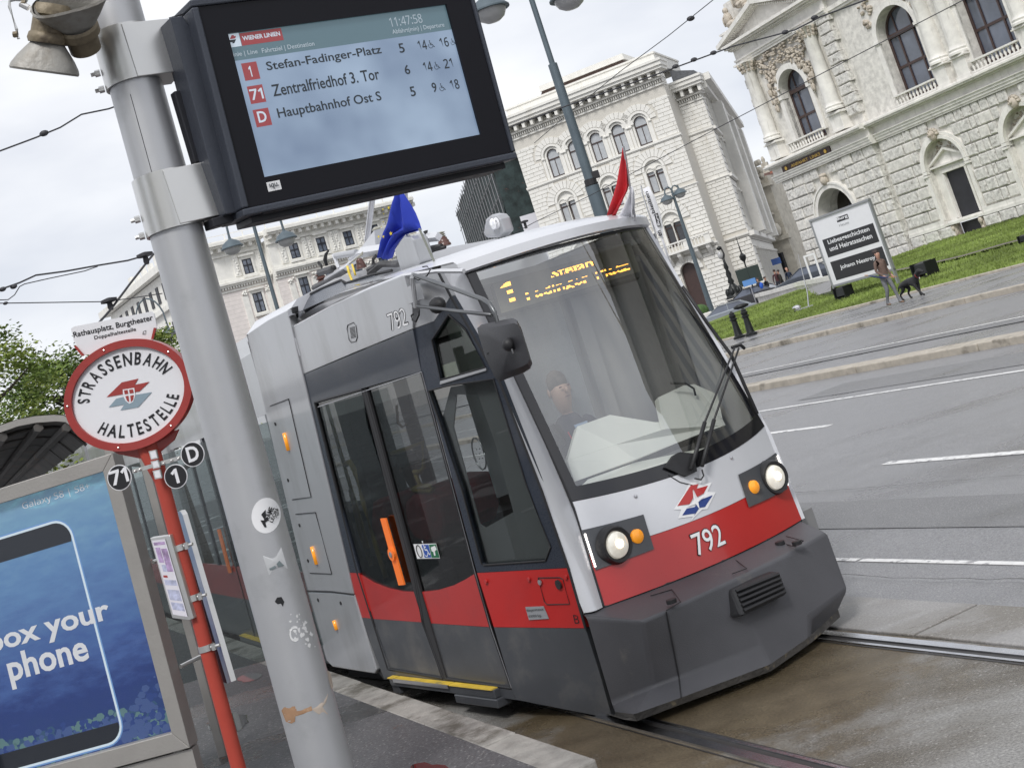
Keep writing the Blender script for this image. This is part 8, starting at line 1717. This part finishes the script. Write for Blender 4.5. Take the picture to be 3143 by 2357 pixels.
def figure(label,loc,yaw,cols,pose='stand',h=1.7,hairc=None,group=None,name='person',fingers=False,long_=False,bun=False,zfoot=0.):
    """faces +x before turning by yaw"""
    t=thing(name,label,'person',loc,group=group); t.rotation_euler=(0,0,yaw); k=h/1.7
    J={'pelvis':(0,0,.93),'belly':(0,0,1.08),'chest':(.01,0,1.27),'neckb':(-.01,0,1.42),'neck':(.0,0,1.48),'head0':(.015,0,1.54),'head1':(.03,0,1.62),'head2':(.015,0,1.69)}
    R={'pelvis':(.15,.115),'belly':(.135,.10),'chest':(.16,.115),'neckb':(.10,.08),'neck':.05,'head0':.065,'head1':(.083,.083),'head2':.06}
    E_=[('pelvis','belly'),('belly','chest'),('chest','neckb'),('neckb','neck'),('neck','head0'),('head0','head1'),('head1','head2')]
    P=dict(stand=dict(lk=(.02,.1,.5),la=(0,.1,.09),rk=(.0,-.1,.5),ra=(-.03,-.1,.09),le=(-.02,.23,1.12),lw=(.05,.25,.88),re=(-.02,-.23,1.12),rw=(.05,-.25,.88)),
      walk=dict(lk=(.12,.09,.52),la=(.20,.09,.09),rk=(.02,-.09,.50),ra=(-.17,-.09,.12),le=(-.08,.24,1.14),lw=(.04,.24,.93),re=(-.02,-.22,1.13),rw=(.16,-.17,.96)),
      sit=dict(lk=(.42,.12,.88),la=(.5,.12,.48),rk=(.42,-.12,.88),ra=(.5,-.12,.48),le=(.12,.26,1.10),lw=(.38,.16,1.05),re=(.12,-.26,1.10),rw=(.38,-.16,1.05)))[pose]
    for s,n in ((1,'l'),(-1,'r')):
        J[n+'sh']=(0,.17*s,1.385); R[n+'sh']=.058; J[n+'el']=P[n+'e']; R[n+'el']=.042; J[n+'wr']=P[n+'w']; R[n+'wr']=.028
        J[n+'hip']=(0,.09*s,.88); R[n+'hip']=.095; J[n+'kn']=P[n+'k']; R[n+'kn']=.062; J[n+'an']=P[n+'a']; R[n+'an']=.042; a=P[n+'a']; J[n+'toe']=(a[0]+.15,a[1]+.01*s,a[2]-.05); R[n+'toe']=(.042,.03); J[n+'heel']=(a[0]-.03,a[1],a[2]-.045); R[n+'heel']=.035
        E_+=[('neckb',n+'sh'),(n+'sh',n+'el'),(n+'el',n+'wr'),('pelvis',n+'hip'),(n+'hip',n+'kn'),(n+'kn',n+'an'),(n+'an',n+'toe'),(n+'an',n+'heel')]
        w=np.array(P[n+'w']); e=np.array(P[n+'e']); d=(w-e)/np.linalg.norm(w-e)
        if fingers: hand(J,E_,R,w,w+d*.1,(1,0,.2) if pose!='sit' else (0,1,0),n)
        else: J[n+'hd']=w+d*.1; R[n+'hd']=(.03,.02); E_.append((n+'wr',n+'hd'))
    hands=[np.array(P['lw']),np.array(P['rw'])]; feet=[np.array(P['la']),np.array(P['ra'])]
    def paint(c):
        if c[2]>1.475: return 0
        for w in hands:
            e=0
            if np.linalg.norm(c-w-(0,0,-.05 if pose!='sit' else 0))<.11 and (c[2]<w[2]+.0 if pose!='sit' else c[0]>w[0]): return 0
        for f in feet:
            if c[2]<f[2]+.0 and np.linalg.norm(c-f)<.25: return 3
        if c[2]<.97 and not (abs(c[1])>.19 and c[2]>.8): return 2
        return 1
    b=skinbody('body',J,E_,R,t,paint,cols,1,k)
    hc=hairc or M_hair
    mb=MB(); H=np.array([.012,0,1.655])*k; mb.ell(H+np.array([-.022,0,.03])*k,(.092*k,.085*k,.085*k),12,8)
    if long_: mb.ell(H+np.array([-.06,0,-.08])*k,(.06*k,.09*k,.15*k),10,7)
    if bun: mb.ell(H+np.array([-.12,0,.06])*k,(.05*k,.05*k,.05*k),8,6)
    mb.obj('hair',hc,t,True)
    mb=MB(); mb.ell(np.array([.107,0,1.625])*k,(.018*k,.012*k,.022*k),6,5)
    for s in (-1,1): mb.ell(np.array([.02,.082*s,1.63])*k,(.018*k,.01*k,.028*k),6,5)
    mb.obj('nose_and_ears',cols[0],t,True)
    mb=MB(); [mb.ell(np.array([.098,.032*s,1.65])*k,(.008*k,.012*k,.006*k),6,4) for s in (-1,1)]; mb.ell(np.array([.1,0,1.585])*k,(.006*k,.022*k,.005*k),6,4); mb.obj('eyes_and_mouth',mat('face_dark',(.10,.03,.03),.5),t,True)
    return t
def cmat(n,c,**k): return mat(n,c,.85,0,.25,9,.2,40,**k)
wp_=onz(*zb(1228,1405),.262); wdir=math.atan2(-rD[1],-rD[0])
wm=figure('woman in a brown top and grey trousers walking a black dog',wp_+rD*.0,wdir,[M_skin,cmat('brown_top',(.15,.10,.08)),cmat('grey_trousers',(.17,.175,.185)),mat('tan_shoe',(.20,.13,.09),.5)],'walk',1.72,fingers=True,bun=True)
um=thing('umbrella','folded dark blue umbrella with wooden handle carried by the woman','umbrella',wp_+UP*.98+np.array([0,0,0]),(-rD,-rN,UP))
mb=MB(); mb.tube([(-.45,-.0,.12),(-.2,0,.03),(.2,0,-.07),(.42,0,-.10)],[.008,.028,.03,.01],8); um2=mb.obj('canopy',mat('navy_cloth',(.02,.035,.10),.7),um,'auto')
um.location=wp_+UP*.98-rN*.20; mb=MB(); mb.tube([(.4,0,-.1),(.75,0,-.14)],.012,6); mb.tube([(-.45,0,.12),(-.6,0,.15)],.014,6); mb.obj('handle',mat('pale_wood',(.45,.24,.10),.5),um)
# dog
M_dog=mat('black_fur',(.012,.012,.013),.6,0,.2,20,.2,60)
dp=onz(*zb(1500,1300),.262); dg_=thing('dog','black labrador walking beside the lawn kerb ahead of the woman','dog',dp,(-rD,-rN,UP))
J={'pelvis':(-.30,0,.47),'loin':(-.12,0,.47),'chest':(.13,0,.45),'shoul':(.22,0,.50),'neck':(.34,0,.60),'head':(.42,0,.68),'brow':(.48,0,.69),'muz':(.58,0,.65),'nose':(.64,0,.64),'tail1':(-.42,0,.47),'tail2':(-.55,0,.36),'tail3':(-.60,0,.26)}
R={'pelvis':(.10,.11),'loin':(.10,.105),'chest':(.115,.15),'shoul':.10,'neck':.08,'head':.085,'brow':.075,'muz':.04,'nose':.033,'tail1':.035,'tail2':.025,'tail3':.012}
E_=[('pelvis','loin'),('loin','chest'),('chest','shoul'),('shoul','neck'),('neck','head'),('head','brow'),('brow','muz'),('muz','nose'),('pelvis','tail1'),('tail1','tail2'),('tail2','tail3')]
for s,n,fx,hx in ((1,'l',.26,-.12),(-1,'r',-.06,.06)):
    J.update({n+'f0':(.18,.07*s,.36),n+'f1':(.18+fx*.25,.07*s,.20),n+'f2':(.18+fx*.8,.07*s,.05),n+'f3':(.23+fx*.85,.07*s,.02),n+'h0':(-.32,.07*s,.38),n+'h1':(-.24+hx*.4,.08*s,.28),n+'h2':(-.38+hx,.07*s,.17),n+'h3':(-.34+hx,.07*s,.04),n+'h4':(-.28+hx,.07*s,.02)})
    R.update({n+'f0':.055,n+'f1':.034,n+'f2':.026,n+'f3':.03,n+'h0':.085,n+'h1':.055,n+'h2':.028,n+'h3':.026,n+'h4':.03}); E_+=[('chest',n+'f0'),(n+'f0',n+'f1'),(n+'f1',n+'f2'),(n+'f2',n+'f3'),('pelvis',n+'h0'),(n+'h0',n+'h1'),(n+'h1',n+'h2'),(n+'h2',n+'h3'),(n+'h3',n+'h4')]
skinbody('body',J,E_,R,dg_,lambda c:0,[M_dog],1,1.12)
mb=MB(); [mb.ell((.46,.085*s,.72),(.03,.02,.06),6,5) for s in (-1,1)]; mb.obj('ears',M_dog,dg_,True); mb=MB(); mb.lathe([(.092,-.012),(.092,.012)],(.39,0,.66),'x',14); mb.obj('collar',mat('red_collar',(.25,.03,.03),.5),dg_); mb=MB(); mb.ell((.44,.0,.555),(.015,.015,.03),6,4); mb.obj('tag',M_swhite,dg_)
# group behind the parapet
grp=[((q_(830,1230)),'person in dark jacket carrying a bright blue backpack, left end of the group',(.02,.025,.04),'bp'),(q_(935,1215),'person in black jacket second from the left behind the parapet',(.018,.018,.022),''),(q_(1075,1110),'person in dark red and black top, third from the left',(.06,.022,.025),''),(q_(1130,1115),'person with a brown shoulder bag in the middle of the group',(.03,.026,.022),'bag'),(q_(1255,1085),'bald man in a navy coat at the right end of the group',(.02,.03,.06),'bald')]
for i,(p,lab,c,ex) in enumerate(grp):
    Yg=88 if i>1 else 90; hd_=at(*p,Yg); z=hd_[2]-1.66; f=figure(lab,(hd_[0],hd_[1],z),[2.4,-.8,1.2,2.9,-1.3][i],[M_skin,cmat('coat_%d'%i,c),cmat('dark_trousers',(.03,.032,.045)),M_blk],'stand',1.75,hairc=M_skin if ex=='bald' else None,group='people waiting behind the ramp parapet')
    if ex=='bp': mb=MB(); mb.ell((-.0,.2,1.2),(.16,.13,.25),8,6); mb.obj('backpack',mat('bright_blue_cloth',(.02,.10,.50),.7),f,True); f.rotation_euler=(0,0,-2.6)
    if ex=='bag': mb=MB(); mb.box(-.15,.12,-.34,-.22,.85,1.1); mb.obj('shoulder_bag',mat('brown_leather',(.10,.05,.03),.5),f,bev=.02)
# driver and passengers
def tw(v): return TP+tF*v[0]+tI*v[1]+UP*v[2]
hp_=Ts(Zm(1600,1150,.2411)(470,180),-.0); hw=tw(hp_)
dr=figure('tram driver in dark jacket and pale blue shirt seated behind the windscreen',(0,0,0),0,[mat('driver_skin',(.42,.27,.21),.6),cmat('dark_uniform',(.045,.045,.06)),cmat('dark_trousers',(.03,.032,.045)),M_blk],'sit',1.76,hairc=mat('grey_brown_hair',(.10,.085,.075),.8,0,.3,20),fingers=True)
m=Matrix.Identity(4)
for j,a_ in enumerate((tF,tI,UP)):
    for i in range(3): m[i][j]=a_[i]
o_=hw-UP*1.70+tF*-.02
for i in range(3): m[i][3]=o_[i]
dr.matrix_world=m
mb=MB(); mb.poly([(0,0),(1,0)],0,1) if False else mb.prism([(.150,-.055,1.45),(.150,.055,1.45),(.175,.02,1.22),(.175,-.02,1.22)],(.006,0,0)); mb.obj('shirt_front',mat('pale_blue_shirt',(.35,.45,.62),.7),dr)
mb=MB(); mb.tube([(.13,.10,1.42),(.165,.09,1.30),(.17,.07,1.2)],.005,5); mb.tube([(.13,-.10,1.42),(.165,-.09,1.30),(.17,-.07,1.2)],.005,5); mb.obj('red_piping',M_fred,dr)
mb=MB(); c=Ts(Zm(1600,1150,.2411)(470,180),0); mb.box(c[0]-.35,c[0]-.2,c[1]-.25,c[1]+.25,.9,c[2]-.25); mb.obj('driver_seat',M_intd,tr,bev=.03)
hp2=Ty(b6_(560,850),.85); hw=tw(hp2); pg=figure('passenger in a red jacket and black cap inside the tram door',(0,0,0),0,[M_skin,cmat('red_jacket',(.28,.02,.025)),cmat('dark_trousers',(.03,.032,.045)),M_blk],'sit',1.7)
o_=hw-UP*1.63
for i in range(3): m[i][3]=o_[i]
pg.matrix_world=m
mb=MB(); mb.ell((.01,0,1.69),(.10,.095,.08),10,7); mb.box(.05,.2,-.07,.07,1.66,1.675); mb.obj('cap',M_intd,pg,True)
# parked cars
def car(label,P,yaw,col,group=None):
    t=thing('parked_car',label,'car',P,group=group); t.rotation_euler=(0,0,yaw)
    pr=[(-2.15,.35),(-2.2,.75),(-2.05,.95),(-1.35,1.02),(1.15,.95),(2.0,.78),(2.2,.55),(2.15,.32)]
    mb=MB(); n=len(pr); rows=[]
    for y,s in ((-.86,.0),(-.80,.06),(.80,.06),(.86,0)): rows.append([(x*(1 if s else .985),y,z+(s if .6<z else 0)) for x,z in pr])
    mb.grid(rows); [mb.add(r,[tuple(range(n))]) for r in (rows[0],rows[-1])]; mb.grid([[rows[0][0],rows[0][-1]],[rows[-1][0],rows[-1][-1]]]); mb.obj('body',mat('car_paint_'+label.split()[0],col,.18,.3,coat=1.),t,'auto')
    mb=MB(); A_=[(-1.75,1.03),(-1.15,1.42),(.25,1.45),(1.1,1.0)]; rows=[[(x,y*(1 if z<1.2 else .82),z) for x,z in A_] for y in (-.78,.78)]; mb.grid(rows); [mb.add(r,[(0,1,2,3)]) for r in rows]; mb.obj('windows',M_wglass,t,'auto')
    mb=MB(); mb.grid([[(x,y,z+.015) for x,z in ((-1.12,1.43),(.22,1.46))] for y in (-.66,0,.66)]); 
    for s in (-1,1): mb.tube([(-1.75,.78*s,1.03),(-1.15,.66*s,1.43),(.25,.66*s,1.46),(1.1,.78*s,1.0)],.03,5); mb.tube([(-.35,.79*s,1.02),(-.35,.66*s,1.45)],.03,5)
    mb.obj('roof',MATS['car_paint_'+label.split()[0]],t)
    for x in (-1.35,1.35):
        for s in (-1,1):
            mb=MB(); mb.lathe([(.32,-.1),(.32,.1)],(x,.8*s,.32),'y',18); w=mb.obj('wheel',M_rub,t); mb=MB(); mb.lathe([(.2,-.11),(.2,.11)],(x,.8*s,.32),'y',10); mb.obj('rim',M_alu,w)
    for s in (-1,1): mb=MB(); mb.box(2.08,2.2,.62*s-.18,.62*s+.18,.6,.74); mb.obj('headlight',M_lens if False else M_lampglass,t)
    for s in (-1,1): mb=MB(); mb.box(-2.22,-2.1,.66*s-.14,.66*s+.14,.68,.86); mb.obj('tail_light',mat('tail_red',(.3,.01,.01),.3),t)
p=at(*q_(730,1440),91); car('black car parked left of the backpack person by the parapet',(p[0],p[1],p[2]-1.0),2.6,(.02,.02,.024),'cars parked along the ramp')
p=at(*q_(1510,1170),84); car('dark-blue car parked right of the bald man by the pavilion',(p[0]+.3,p[1],p[2]-.95),2.55,(.05,.06,.08),'cars parked along the ramp')
p=at(*q_(320,1620),86); car('white-grey car half hidden behind the tram corner and bollards',(p[0],p[1],p[2]-1.35),2.9,(.30,.33,.36),'cars parked along the ramp')
# white notice stand against the pavilion
p=at(*q_(1620,1000),79); ns=thing('notice_stand','narrow white leaning frame beside the pavilion base','frame',p); mb=MB(); mb.box(-.25,.25,-.05,.05,-.9,-.8); mb.box(-.35,-.25,-.05,.05,-.9,.6); mb.box(.25,.35,-.05,.05,-.9,.6); mb.box(-.25,.25,-.05,.05,.5,.6); mb.obj('frame',M_swhite,ns)
bpy.context.view_layer.update()
